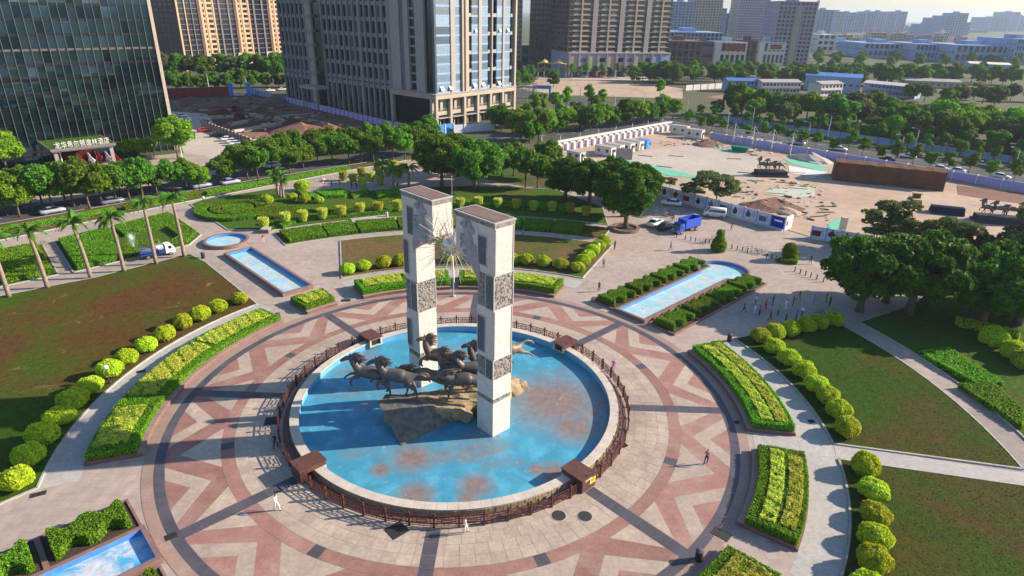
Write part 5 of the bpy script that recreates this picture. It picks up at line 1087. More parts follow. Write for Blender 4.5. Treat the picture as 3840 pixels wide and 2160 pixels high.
def zat(p, v):
    """height over the ground point p that is seen at image row v"""
    best = None; lo, hi = -5., 400.
    def row(z):
        d = Vector((p[0], p[1], z)) - CAM; return 1080 - FPX * d.dot(UPV) / d.dot(FWD)
    for _ in range(50):
        mid = (lo + hi) / 2
        if row(mid) > v: lo = mid
        else: hi = mid
    return lo
def ang(a, b): return math.atan2(b[1] - a[1], b[0] - a[0])
# ------------------------------------------------------------------ glass hotel
HC = V(-96.4, 125.9); HA = math.radians(46)
t = thing('glass_hotel', 'dark green glass curtain-wall hotel tower at the left edge', 'building', HC, HA)
HW, HH, PW, FH = 78., 66., 1.9, 3.5
MB().box(-HW, 0, .35, 34, 0, HH).build('core', MT['glass_dark'], t)
pane = MB().box(.05, PW - .05, -.02, .06, .06, FH - .62).mesh('glass_pane', MT['glass_green'])
sp_ = MB().box(-HW, 0, .0, .34, -.26, .26).mesh('floor_band', MT['glass_dark'])
cells = []
for i in range(int(HW / PW)):
    for j in range(int(HH / FH)):
        x = -(i + 1) * PW; z = j * FH + .3; c = HC + Vector((math.cos(HA) * x, math.sin(HA) * x, z)); cells.append(((c - CAM).length + (60 if z > 39 else 0) + (200 if i > 30 else 0), i, j, x, z))
cells.sort(); rest = MB(); rg = random.Random(5)
for k, (d_, i, j, x, z) in enumerate(cells):
    if k < 300: inst('glass_pane', pane, t, (x, 0, z), (rg.uniform(-.012, .012), 0, rg.uniform(-.012, .012)))
    else: rest.box(x + .05, x + PW - .05, -.02, .06, z + .06, z + FH - .62)
rest.build('upper_glass_panes', MT['glass_green'], t, kind='stuff')
for j in range(1, int(HH / FH) + 1): inst('floor_band', sp_, t, (0, 0, j * FH))
mul = MB().box(-.05, .05, -.30, .30, 0, HH).mesh('mullion', MT['mullion'])
for i in range(int(HW / PW) + 1): inst('mullion', mul, t, (-i * PW, 0, 0))
MB().box(-.1, .75, -.5, .6, 0, HH + .6).build('corner_frame', MT['tower_beige'], t)
MB().box(-HW, .7, -.3, 34, HH, HH + 1).build('roof_slab', MT['tower_grey'], t)
# entrance canopy with the sign
def hl(p): d = p - HC; return Vector((d.x * math.cos(HA) + d.y * math.sin(HA), -d.x * math.sin(HA) + d.y * math.cos(HA), 0))
cz = 6.2; c0, c1 = hl(q(TL, 390, 1135, cz)), hl(q(TL, 860, 1080, cz)); cy = (c0.y + c1.y) / 2
cn = MB().box(c0.x, c1.x, cy, -.2, cz - .7, cz - .1).build('canopy', MT['tower_grey'], t)
MB().box(c0.x - .25, c1.x + .25, cy - .25, cy, cz - .45, cz + .15).box(c0.x - .25, c0.x, cy, -.2, cz - .45, cz + .15).box(c1.x, c1.x + .25, cy, -.2, cz - .45, cz + .15).build('canopy_edge', MT['apt_grey'], cn)
MB().box(c0.x + .1, c1.x - .1, cy + .1, -.4, cz - .1, cz + .02).build('planted_roof', MT['lawn_green'], cn)
for x in (c0.x + .8, c1.x - .8): MB().box(x - .4, x + .4, cy + .6, cy + 1.4, 0, cz - .7).build('canopy_column', MT['tower_grey'], cn)
MB().box(c0.x + 2, c1.x - 2, -.45, -.31, .05, cz - .8).build('red_entrance_wall', cloth('#4a1018'), t)
fc = bpy.data.curves.new('sign', 'FONT'); fc.body = '龙华希尔顿逸林酒店'; fc.size = 1.75; fc.extrude = .08; fc.align_x = 'CENTER'; fc.space_character = 1.12
fo = bpy.data.objects.new('sign_tmp', fc); COL.objects.link(fo); dg = bpy.context.evaluated_depsgraph_get(); fm = bpy.data.meshes.new_from_object(fo.evaluated_get(dg)); bpy.data.objects.remove(fo); fm.materials.clear(); fm.materials.append(MT['white_wall'])
xs = [v.co.x for v in fm.vertices]; wid = (max(xs) - min(xs)) if xs else 1
inst('hotel_sign', fm, cn, ((c0.x + c1.x) / 2, cy + .5, cz + .2), (PI / 2, 0, 0), ((c1.x - c0.x) * .86 / wid, 1.0, 1.0))
MB().box(c0.x + 1, c1.x - 1, cy + .62, cy + .7, cz + .15, cz + .3).build('sign_rail', MT['tower_grey'], cn)
for i, (x, y, ty, col) in enumerate(((615, 1290, 1150, '#b01c30'), (690, 1285, 1145, '#efe9ea'), (745, 1255, 1120, '#b01c30'), (815, 1250, 1135, '#e6e2e6'), (878, 1245, 1145, '#b01c30'))):
    p = q(TL, x, y); f_ = thing('flag_pole', f'{"white" if i % 2 else "red"} flag on a pole before the hotel entrance, {nth(i)} from the left', 'flag', p, 0, 'flags before the hotel entrance')
    h = zat(p, ty / 2.0125); MB().tube([(0, 0, 0), (0, 0, h)], [.07, .04], 6).build('pole', MT['steel'], f_)
    vs, fs = [], []
    for a in range(7):
        for b in range(5): vs.append((.05 + a * .26 * (1 - .12 * b), .12 * math.sin(a * 1.3 + b), h - .1 - b * .42 - a * .33))
    for a in range(6):
        for b in range(4): fs.append((a * 5 + b, a * 5 + b + 1, a * 5 + b + 6, a * 5 + b + 5))
    o = MB().add(vs, fs).build('flag_cloth', cloth(col), f_, smooth=True); o.modifiers.new('thick', 'SOLIDIFY').thickness = .02
# ------------------------------------------------------------------ generic apartment facade in local frame: x right, y inward
def facade(t, x0, z0, floors, fh, cols, mats, limit=300, depth=.45, sill=.9, head=.35, glass='glass_dark', yf=0., used=None):
    """cols: (width, kind); kinds w window, s small window, g grey recess with balcony slab, p pier, r brown pier, d dark glass strip"""
    x = x0; wall, brown, slabs, grey = MB(), MB(), MB(), MB(); n = 0; tot = floors * fh; panes = {}; extra = MB()
    for w, k in cols:
        if k == 'p': wall.box(x, x + w, yf - .25, yf + depth, z0, z0 + tot)
        elif k == 'q': grey.box(x, x + w, yf - .2, yf + depth, z0, z0 + tot)
        elif k == 'r': brown.box(x, x + w, yf - .15, yf + depth, z0, z0 + tot)
        elif k in 'ws':
            jm = (.12 if k == 'w' else .28) * w; dst = wall
            dst.box(x, x + jm, yf, yf + depth, z0, z0 + tot); dst.box(x + w - jm, x + w, yf, yf + depth, z0, z0 + tot)
            for j in range(floors):
                zb = z0 + j * fh; dst.box(x + jm, x + w - jm, yf + .02, yf + depth, zb - head, zb + sill)
                key = (round(w - 2 * jm, 2),)
                if key not in panes: panes[key] = MB().box(.04, w - 2 * jm - .04, 0, .05, 0, fh - sill - head).box((w - 2 * jm) / 2 - .04, (w - 2 * jm) / 2 + .04, -.03, 0, 0, fh - sill - head).mesh('window', MT[glass])
                if n < limit: inst('window', panes[key], t, (x + jm, yf + .24, zb + sill)); n += 1
        elif k in 'gd':
            for j in range(floors):
                zb = z0 + j * fh; slabs.box(x, x + w, yf + (.1 if k == 'g' else .2), yf + depth, zb - .15, zb + (.15 if k == 'd' else .12))
                if k == 'g':
                    slabs.box(x, x + w, yf + .08, yf + .16, zb + .12, zb + .95)
        x += w
    wall.build('wall', MT[mats[0]], t)
    if brown.v: brown.build('brown_pier', MT[mats[1]], t)
    if grey.v: grey.build('grey_pier', MT[mats[2]], t)
    if slabs.v: slabs.build('balcony_slabs', MT[mats[2]], t, kind='stuff')
    return n
# brown and beige apartments behind the hotel
L_, R__ = at(700, 267), at(1100, 243); W_ = (R__ - L_).length; t = thing('apartment_block', 'brown and beige apartment block with balconies behind the red site fence', 'building', L_, ang(L_, R__))
u_ = W_ / 56.
_u = [(1.4, 'r'), (.7, 'p'), (2.0, 's'), (.8, 'p'), (3.3, 'w'), (.8, 'p'), (2.5, 'd'), (.9, 'q'), (4.2, 'd'), (.9, 'q'), (2.8, 'd')]
cols = [(.9, 'p'), (3.2, 'd'), (.5, 'p'), (3.0, 'd'), (.4, 'q'), (3.0, 'd')] + _u + _u + [(1.4, 'r'), (.7, 'p'), (2.0, 's'), (.8, 'p'), (2.6, 'w'), (2.6, 'w'), (2.2, 'd'), (.8, 'p')]
k_ = W_ / sum(c[0] for c in cols); cols = [(w * k_, k) for w, k in cols]
MB().box(.1, W_ - .1, .5, 26, 0, 62).build('core', MT['glass_dark'], t)
facade(t, 0, 0, 20, 3.0, cols, ('apt_beige', 'apt_brown', 'apt_grey'))
for fx in (.22, .50, .77): MB().box(W_ * fx - 2.6, W_ * fx + 2.6, -.5, -.26, 0, 9.6).build('stone_portal', MT['tower_beige'], t)
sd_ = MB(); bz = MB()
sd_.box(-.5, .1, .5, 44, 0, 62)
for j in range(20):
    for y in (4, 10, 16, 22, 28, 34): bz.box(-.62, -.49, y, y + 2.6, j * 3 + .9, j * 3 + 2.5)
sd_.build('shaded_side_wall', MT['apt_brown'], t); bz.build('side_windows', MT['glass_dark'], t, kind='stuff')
MB().box(-.3, W_ + .3, 0, 44, 62, 63).build('roof_slab', MT['apt_grey'], t)
# ------------------------------------------------------------------ grey office tower
K = V(-25.8, 173.9); t = thing('grey_tower', 'grey office tower with dark fins and a blue glass front above a stone portico', 'building', K, math.radians(52))
TWH = 68.; XR, YL, ZC = 43., 94., 11.5
MB().box(.7, XR - .5, .9, YL, 0, TWH).build('core', MT['glass_dark'], t)
fin = MB().box(-.55, .7, -.24, .24, 0, 1).mesh('fin', MT['tower_grey']); win = MB().box(.38, .5, .3, 3.03, .75, 4.65).mesh('window', MT['glass_dark'])
spd = None
for a, b, n_ in ((23.4, 63.4, 12), (75.2, 93.6, 6)):
    pw = (b - a) / n_; sp_ = MB().box(.05, .7, a, b, -.7, .72).mesh('spandrel', MT['tower_grey']); spl = MB().box(.0, .7, a, b, 0, 1.6).mesh('spandrel', MT['tower_grey'])
    for j in range(10): inst('spandrel', sp_, t, (0, 0, ZC + 2.2 + j * 5.4))
    inst('spandrel', spl, t, (0, 0, ZC - .6)); 
    for i in range(n_ + 1): inst('fin', fin, t, (0, a + i * pw, 0), (0, 0, 0), (1, 3.2 if (n_ == 12 and i in (0, 5)) else 1.25, TWH))
    for i in range(n_):
        for j in range(10): inst('window', win, t, (0, a + i * pw, ZC + 2.2 + j * 5.4), (0, 0, 0), (1, pw / 3.33, 1))
        inst('window', win, t, (0, a + i * pw, .2), (0, 0, 0), (1, pw / 3.33, 1)); inst('window', win, t, (0, a + i * pw, 5.2), (0, 0, 0), (1, pw / 3.33, 1.1))
for y0, y1, xx in ((23.2, 17.6, -.35), (15.2, 12.9, -.35), (9.4, 5.0, -.35)): MB().box(xx, .7, y1, y0, ZC, TWH).build('pale_pier', MT['tower_pale'], t)
for y in (16.8, 16.1, 15.6): MB().box(-.1, .7, y - .14, y + .14, ZC, TWH).build('slot_rib', MT['tower_grey'], t)
for j in range(18): MB().box(.2, .7, 9.4, 12.9, ZC + j * 3.05, ZC + j * 3.05 + .7).build('strip_sill', MT['tower_grey'], t)
# recessed stair bay with balconies and canopy
for j in range(10): MB().box(-.9, .7, 69.6, 75.0, ZC + 2 + j * 5.4, ZC + 2.9 + j * 5.4).build('stair_balcony', MT['tower_grey'], t)
MB().box(-.2, .7, 71, 75.1, 0, TWH).build('stair_wall', MT['tower_beige'], t)
cnp = MB().box(-6.5, -.56, 62.5, 74, 8.0, 9.2).build('side_canopy', MT['tower_pale'], t)
for y in (63.2, 73.2): MB().box(-6.2, -5.6, y - .3, y + .3, 0, 8.0).build('canopy_post', MT['tower_grey'], cnp)
# portico on both sides of the corner
por = MB(); por.box(-1.6, XR, -1.6, .9, ZC - 1.5, ZC).box(-1.6, .9, .9, 23, ZC - 1.5, ZC).build('cornice', MT['tower_beige'], t)
MB().box(-1.8, XR + .2, -1.8, 1.0, ZC, ZC + .3).box(-1.8, .9, 1.0, 23.2, ZC, ZC + .3).build('cornice_cap', MT['tower_pale'], t)
col_ = MB().box(-.55, .55, -.55, .55, 0, ZC - 1.5).mesh('column', MT['tower_beige'])
for i in range(7): inst('column', col_, t, (-1.0 + i * (XR + .4) / 6, -1.0, 0))
inst('column', col_, t, (-1.0, 22.0, 0)); inst('column', col_, t, (-1.0, 1.0, 0))
bw = (XR + .4) / 6
for i in range(6):
    x = -1.0 + i * bw + .6; w = bw - 1.2
    MB().box(x, x + w, -.6, .2, 4.3, 5.6).build('balcony_front', MT['tower_beige'], t)
    rail = MB(); rail.box(x, x + w * .8, -.62, -.56, 6.5, 6.6)
    for k in range(8): rail.box(x + k * w * .8 / 7 - .04, x + k * w * .8 / 7 + .04, -.62, -.56, 5.6, 6.5)
    rail.build('balcony_rail', MT['tower_pale'], t); MB().box(x, x + w, -1.9, .2, 3.3, 3.5).build('awning', MT['tower_pale'], t)
    MB().box(x + w * .45, x + w, .3, .8, 5.6, ZC - 1.5).build('brown_wall', MT['tower_beige'], t)
    for k in range(3): MB().box(x + .3 + k * w / 3, x + .3 + k * w / 3 + .35, .1, .5, 0, 3.3).build('door_pier', MT['tower_beige'], t)
# glass front bays
fpx = lambda p: (p - 283) / (1063 - 283) * XR
bays = [(290, 415), (455, 512), (615, 678), (710, 775), (866, 925), (946, 1008)]; nf = 18; fh = (TWH - ZC) / nf
for a, b in bays:
    xa, xb = fpx(a), fpx(b); pm = MB().box(.06, xb - xa - .06, -.35, .2, .75, fh - .05).mesh('glass_pane', MT['glass_blue']); sm = MB().box(.0, xb - xa, -.4, .2, .0, .72).mesh('glass_spandrel', MT['blue_wall_and_haze'])
    for j in range(nf): inst('glass_pane', pm, t, (xa, 0, ZC + .3 + j * fh), (0, 0, random.uniform(-.006, .006))); inst('glass_spandrel', sm, t, (xa, 0, ZC + .3 + j * fh))
for a, b, mk, yy in ((415, 455, 'tower_pale', -.7), (513, 527, 'tower_beige', -1.1), (545, 575, 'tower_beige', -1.1), (680, 708, 'tower_pale', -.7), (806, 816, 'tower_pale', -.9), (926, 945, 'tower_pale', -.7), (1048, 1066, 'tower_beige', -1.2)):
    MB().box(fpx(a), fpx(b), yy, .9, ZC + .3, TWH).build('pier', MT[mk], t)
for a, b in ((576, 612), (776, 805), (817, 862), (1012, 1046)):
    for j in range(0, nf, 2): MB().box(fpx(a), fpx(b), -.4, .9, ZC + .4 + j * fh, ZC + 1.6 + j * fh).build('loggia_slab', MT['tower_pale'], t)
MB().box(-.3, 1.2, -.3, .9, ZC + .3, TWH).build('corner_glass', MT['glass_blue'], t)
MB().box(-.5, XR, -.5, YL, TWH, TWH + 1).build('roof_slab', MT['tower_grey'], t)
for i, (a, j) in enumerate(((640, 0), (725, 0), (893, 0), (330, 0), (410, 0), (650, 6), (895, 6), (983, 6))): inst('open_window', MB().box(-.9, .9, -.03, .03, -1.5, 0).mesh('open_window', MT['white_wall']), t, (fpx(a), -.45, ZC + 2.6 + j * fh), (-.55, 0, 0), (1 if j == 0 else .6, 1, 1 if j == 0 else .8))
# ------------------------------------------------------------------ brown twin towers with a shop podium
L_, R__ = at(2126, 288), at(2496, 285); W_ = (R__ - L_).length; t = thing('brown_tower', 'wide brown apartment tower with balconies above a lilac shop podium', 'building', L_, ang(L_, R__))
PH = zat(L_, 196); MB().box(.2, W_ - .2, .6, 30, PH, 75).build('core', MT['glass_dark'], t)
unit = [(1.6, 'd'), (3.4, 'g'), (.8, 'p'), (3.2, 'g'), (1.4, 'd')]; cols = []
for i in range(4): cols += unit + ([(2.2, 'r')] if i < 3 else [])
k_ = W_ / sum(c[0] for c in cols); facade(t, 0, PH, 17, 3.15, [(w * k_, k) for w, k in cols], ('tower_beige', 'tower_pale', 'tower_beige'))
x = 0; wn = MB().box(0, 1.9 * k_, .2, .45, .95, 2.35).mesh('window', MT['glass_dark']); nW = 0
for w, k in [(w * k_, k) for w, k in cols]:
    if k == 'g':
        for j in range(17): inst('window', wn, t, (x + w * .2, .12, PH + j * 3.15)); nW += 1
    x += w
MB().box(-.4, W_ + .4, -2.5, 30, 0, PH - .6).build('podium', MT['lilac_wall'], t); MB().box(-.6, W_ + .6, -3.2, 30, PH - .6, PH).build('podium_cornice', MT['tower_pale'], t)
nb = 11; pw = W_ / nb
for i in range(nb):
    x = i * pw; MB().box(x - .5, x + .6, -3.1, -2.5, 0, PH - .6).build('podium_pier', MT['tower_grey'], t)
    if i in (0, 2, 4, 7): MB().box(x + 1, x + pw - .9, -2.62, -2.5, PH * .34, PH * .86).build('billboard', MT['tower_beige'], t)
    elif i in (9, 10): MB().box(x + 1, x + pw - .9, -2.62, -2.5, PH * .30, PH * .86).build('blue_billboard', MT['blue_wall_and_haze'], t)
    else:
        for z in (.3, .62): MB().box(x + 1.6, x + pw - 1.4, -2.6, -2.49, PH * z, PH * z + PH * .16).build('shop_window', MT['glass_dark'], t)
    MB().box(x + 1.2, x + pw - 1.0, -2.58, -2.49, .1, PH * .22).build('shop_door', MT['glass_dark'], t)
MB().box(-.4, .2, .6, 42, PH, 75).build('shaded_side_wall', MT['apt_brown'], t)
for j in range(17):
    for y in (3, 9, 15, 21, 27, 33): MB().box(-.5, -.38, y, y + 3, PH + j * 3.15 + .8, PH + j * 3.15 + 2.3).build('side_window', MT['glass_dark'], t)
MB().box(-.6, W_ + .6, -.3, 42, 75, 76).build('roof_slab', MT['apt_brown'], t)
def slab(name, u0, u1, vb, vt, dep, label, wall, pier_n, fh=3.2, glass='glass_dark', piers=True, side=None, cat='building', hmin=None, band=1.3, rot=0., group=None):
    """a tower whose front runs between two ground points; piers and floor bands stand proud of dark glass"""
    a, b = at(u0, vb), at(u1, vb + (u1 - u0) * .0234); W_ = (b - a).length; an = ang(a, b) + rot; H_ = zat(a, vt) if hmin is None else hmin
    t = thing(name, label, cat, a, an, group); MB().box(0, W_, .3, dep, 0, H_).build('core', MT[glass], t)
    nf = max(2, int(H_ / fh)); fb = MB().box(0, W_, 0, .35, 0, band).mesh('floor_band', MT[wall])
    for j in range(nf): inst('floor_band', fb, t, (0, 0, j * H_ / nf))
    if pier_n:
        pm = MB().box(-W_ / pier_n * .16, W_ / pier_n * .16, -.2, .35, 0, H_).mesh('pier', MT[wall])
        for i in range(pier_n + 1): inst('pier', pm, t, (W_ * i / pier_n, 0, 0))
    sw = MT[side or wall]; MB().box(-.35, 0, -.1, dep, 0, H_ + .5).build('side_wall', sw, t); MB().box(W_, W_ + .35, -.1, dep, 0, H_ + .5).build('side_wall', sw, t)
    sw_ = MB()
    for j in range(nf):
        for k in range(2, int(dep) - 2, 5): sw_.box(W_ + .34, W_ + .42, k, k + 1.8, j * H_ / nf + 1, j * H_ / nf + 2.4); sw_.box(-.42, -.34, k, k + 1.8, j * H_ / nf + 1, j * H_ / nf + 2.4)
    sw_.build('side_windows', MT['glass_dark'], t, kind='stuff')
    MB().box(-.5, W_ + .5, -.3, dep + .2, H_, H_ + .9).build('roof_slab', sw, t); MB().box(W_ * .35, W_ * .6, dep * .3, dep * .6, H_ + .9, H_ + 4.5).build('roof_house', sw, t)
    return t, W_, H_
slab('apartment_block', 1985, 2118, 268, -60, 25, 'dark brown apartment block between the grey tower and the wide brown tower', 'apt_brown', 9, hmin=75)
slab('podium_wing', 1952, 2120, 246, 186, 20, 'low grey podium wing below the dark brown apartment block', 'apt_grey', 5, 5.2, hmin=14)
slab('apartment_block', 1921, 1952, 262, -60, 18, 'narrow beige apartment block just right of the grey tower', 'tower_beige', 3, hmin=72)
# low buildings on the right and the towers behind them
slab('brick_building', 2487, 2622, 246, 157, 40, 'low red brick building with a flat roof left of the white offices', 'brick', 6, 5)
slab('office_building', 2619, 2672, 243, 160, 40, 'dark grey block with a pale panel beside the white offices', 'apt_grey', 0, 9, band=6)
def office(u0, u1, vt, label, signcol):
    t, W_, H_ = slab('white_office', u0, u1, 246, vt, 30, label, 'white_wall', 6, 6.2, band=2.6)
    MB().box(-.3, W_ * .16, -.6, .3, 0, H_).build('blank_corner', MT['white_wall'], t)
    MB().box(W_ * .3, W_ * .97, -.7, -.4, H_ - 5.5, H_ - .4).build('sign_board', MT['red_sheet'] if signcol else MT['white_wall'], t)
    if not signcol: MB().box(W_ * .4, W_ * .85, -.9, -.7, H_ - 4.6, H_ - 1).build('red_letters', MT['red_sheet'], t)
office(2674, 2788, 161, 'white office building with a red roof sign, left of two', 1); office(2838, 2932, 161, 'white office building with red lettering, right of two', 0)
slab('purple_block', 2786, 2842, 243, 158, 40, 'purple-brown block between the two white offices', 'brick', 3, 5)
slab('rear_offices', 2490, 2700, 205, 122, 60, 'low grey offices with rooftop clutter behind the brick building', 'blue_wall_and_haze', 14, 4)
slab('distant_tower', 2503, 2582, 172, 8, 30, 'blue grey tower beside the wide brown tower', 'blue_wall_and_haze', 6); slab('distant_tower', 2583, 2688, 168, -40, 35, 'beige tower with pale balconies at its right side', 'tower_beige', 10, hmin=95)
slab('distant_tower', 2680, 2706, 170, 33, 20, 'thin blue tower with white side right of the beige tower', 'blue_wall_and_haze', 3); slab('distant_tower', 2712, 2760, 165, 52, 25, 'low lilac tower left of the tall purple tower', 'lilac_wall', 4)
slab('distant_tower', 2752, 2860, 172, -40, 40, 'tall purple slab tower rising out of the picture', 'lilac_wall', 12, hmin=110, side='white_wall')
t, W_, H_ = slab('apartment_tower', 2885, 3022, 246, 8, 30, 'leaning-looking blue and lilac apartment tower right of the white offices', 'lilac_wall', 9)
MB().box(W_ * .45, W_ * .62, -1.2, .3, 0, H_ - 3).build('beige_bay', MT['tower_beige'], t); MB().box(W_ - .3, W_ + .8, -.8, 2, 0, H_ + 2).build('white_edge', MT['white_wall'], t)
slab('distant_tower', 3052, 3108, 140, 38, 40, 'hazy blue tower with a rooftop house', 'blue_wall_and_haze', 4)
for i in range(7): slab('distant_slab', 3122 + 38 * i, 3157 + 38 * i, 122, 44 + (i % 3) * 4 - (4 if i == 4 else 0), 60, f'hazy blue slab in the distant row of towers, {nth(i)} from the left', 'blue_wall_and_haze', 4, 3.4, group='distant row of towers')
for i, (a, b, vt, vb) in enumerate(((3456, 3496, 92, 132), (3496, 3530, 68, 135), (3532, 3566, 60, 138), (3568, 3608, 50, 138), (3604, 3628, 84, 132))): slab('distant_slab', a, b, vb, vt, 60, f'hazy blue tower of the far cluster, {nth(i)} from the left', 'blue_wall_and_haze', 4, 3.4, group='far cluster of towers')
for i, (a, b, vt, vb) in enumerate(((3705, 3770, 66, 118), (3782, 3806, 46, 118), (3812, 3860, 60, 118), (3390, 3450, 100, 118), (3630, 3700, 112, 122))): slab('distant_slab', a, b, vb, vt, 120, f'palest tower on the horizon, {nth(i)} in view', 'blue_wall_and_haze', 4, 3.4, group='palest towers on the horizon')
t, W_, H_ = slab('curved_office', 3058, 3122, 196, 132, 40, 'white banded office building left of the long factory', 'white_wall', 3, 5, band=2.8)
for i, (a, b, vb, vt) in enumerate(((3120, 3235, 190, 158), (3232, 3420, 216, 165), (3424, 3575, 226, 168), (3572, 3790, 236, 172), (3790, 3900, 244, 150))): slab('factory', a, b, vb, vt, 60, f'long blue factory hall with ribbon windows, {nth(i)} from the left', 'blue_wall_and_haze', 10, 5.5, band=2.8, group='long factory halls')
for i in range(16):
    u0 = 3085 + 34 * i + random.uniform(-8, 8); slab('low_house', u0, u0 + random.uniform(22, 38), 168 + i * .6, random.uniform(122, 146), 25, f'small pale building in the distant town, {nth(i)} from the left', random.choice(('white_wall', 'tower_beige', 'lilac_wall')), 3, 3.4, group='distant town')
# ================================================================== hoardings, site, cabins
def wall_run(line, seg, h, name, label, mats, posts=True, poster=None, cat='fence', thick=.12, post_h=None):
    """a fence of separate panels and posts along a line"""
    a, b = line; L = (b - a).length; n_ = max(1, round(L / seg)); w = L / n_
    t = thing(name, label, cat, a, ang(a, b)); pm = MB().box(.08, w - .08, -thick / 2, thick / 2, .05, h).mesh('panel', MT[mats[0]]); po = MB().box(-.12, .12, -thick * 1.6, thick * 1.6, 0, post_h or h + .15).mesh('post', MT[mats[1]])
    for i in range(n_):
        inst('panel', pm, t, (i * w, 0, 0))
        if poster: poster(t, i, w, n_)
    for i in range(n_ + 1): inst('post', po, t, (i * w, 0, 0))
    return t, w, n_
PC = ['#7a2830', '#3a3c50', '#8a3038', '#9a2c3a', '#3c3c44', '#6a7488', '#4a5a78', '#40485a', '#5a5e74', '#6a6c84']
def poster(t, i, w, n_):
    if i == n_ - 1 and n_ > 6:
        bp_ = MB().box(.15, w - .15, -.10, -.065, .2, 2.5).build('blue_poster', cloth('#2a2ea0'), t, loc=(i * w, 0, 0)); MB().box(w * .25, w * .8, -.115, -.105, 1.45, 1.85).build('white_lettering', cloth('#e8e8f4'), bp_); return
    r = random.Random(i * 7 + n_); pb = MB(); cx, cz = w * r.uniform(.3, .42), r.uniform(1.15, 1.4)
    if i % 3 == 0: pb.box(cx - .8, cx + .8, -.09, -.075, cz - .6, cz + .5)
    else:
        pb.add([(cx + .62 * math.cos(a) * r.uniform(.7, 1.2), -.09, cz + .7 * math.sin(a) * r.uniform(.7, 1.2)) for a in [k * PI / 7 for k in range(14)]], [tuple(range(14))[::-1]]); pb.ell((cx, -.08, cz + .66), (.25, .015, .26), 8, 5)
    pb.build('picture', cloth(PC[i % 10]), t, loc=(i * w, 0, 0)); tx = MB()
    for k in range(4): tx.box(w * .62, w * r.uniform(.78, .93), -.085, -.072, 1.95 - k * .28, 2.03 - k * .28)
    tx.build('lettering', cloth('#565a70'), t, loc=(i * w, 0, 0))
A_, B_ = q3(640, 768), q3(1985, 1137)
t, w, n_ = wall_run((A_, B_), 3.1, 2.65, 'poster_hoarding', 'long lavender hoarding with picture posters between the street and the site', ('board', 'lavender'), poster=poster)
MB().box(-.3, (B_ - A_).length, -.7, .35, 0, .25).build('plinth', MT['white_wall'], t)
e = q3(1985, 1137); f = q3(2052, 1108); t2 = thing('gate_pillar', 'white tapering gate pillar at the end of the poster hoarding', 'pillar', e, ang(e, f)); MB().box(0, (f - e).length, -.15, .15, 0, 2.75).build('pillar_block', MT['white_wall'], t2); MB().box(.3, .9, -.2, -.15, .9, 1.8).build('grey_plate', cloth('#5a5a62'), t2)
t, w, n_ = wall_run((q3(2250, 1212), q(MR, 1420, 425)), 3.0, 2.5, 'poster_hoarding', 'shorter hoarding with car pictures right of the site gate', ('board', 'lavender'), poster=poster)
MB().box(-.3, n_ * w, -.6, .3, 0, .25).build('plinth', MT['white_wall'], t)
t, w, n_ = wall_run((V(70.5, 166), V(138, 98.2)), 5.6, 2.3, 'site_fence', 'long lavender fence between the building site and the divided road', ('lavender', 'white_wall'), thick=.3)
t, w, n_ = wall_run((V(86, 207), V(172, 121)), 4.2, 2.2, 'roadside_fence', 'blue grey panel fence on the far side of the divided road', ('blue_wall_and_haze', 'apt_grey'))
t, w, n_ = wall_run((V(15.5, 137.2), V(61, 184)), 3.2, 2.6, 'site_wall', 'white site wall with projecting piers left of the concrete yard', ('white_wall', 'lilac_wall'), thick=.4)
MB().box(0, n_ * w, -.7, .5, 2.75, 3.15).build('roof_strip', MT['white_wall'], t)
pb = MB().box(-.55, .55, -1.1, -.25, 0, 2.1).mesh('pier_box', MT['white_wall'])
for i in range(n_): inst('pier_box', pb, t, ((i + .5) * w, 0, 0))
for i in range(7): inst('stay', MB().tube([(0, .4, 0), (0, .4, 4.6)], .07, 5).tube([(0, .4, 4.2), (0, 3.4, .1)], .05, 5).mesh('stay', MT['white_wall']), t, ((i + .3) * n_ * w / 7, 0, 0))
t, w, n_ = wall_run((at(2570, 340), at(2905, 320)), 6, 3.0, 'white_fence', 'low white fence below the woodland left of the cabins', ('white_wall', 'apt_grey'))
A_, B_ = q(TL, 1265, 742), q(TL, 1742, 722); t, w, n_ = wall_run((A_, B_), 8.5, 4.2, 'red_fence', 'dark red sheet fence behind the excavation', ('red_sheet', 'apt_grey'))
for i, x in enumerate((1748, 1882)): 
    t = thing('gate_post', f'bright blue gate post of the excavation, {("left", "right")[i]} of two', 'gate post', q(TL, x, 722)); MB().box(-.9, .9, -.5, .5, 0, 5.6).build('post_block', MT['sheet_blue'], t); MB().box(-1, 1, -.6, .6, 5.6, 5.9).build('cap', MT['white_wall'], t)
t, w, n_ = wall_run((q(TL, 1890, 705), q(TM, 480, 992)), 3.4, 2.4, 'tower_fence', 'purple railing fence between the excavation and the grey tower', ('lavender', 'brick'))
t, w, n_ = wall_run((q(TL, 1520, 950), q(TL, 1900, 1100)), 3.0, 2.2, 'parking_fence', 'grey fence between the parked cars and the excavation', ('apt_grey', 'white_wall'))
t, w, n_ = wall_run((q(TM, 720, 1015), q(TM, 845, 1000)), 4, 3.2, 'blue_hoarding', 'bright blue hoarding in front of the grey tower corner', ('sheet_blue', 'white_wall'))
t, w, n_ = wall_run((q(TM, 850, 1005), q(TM, 1150, 985)), 4, 2.8, 'pale_hoarding', 'pale hoarding right of the blue one before the grey tower', ('board', 'white_wall'))
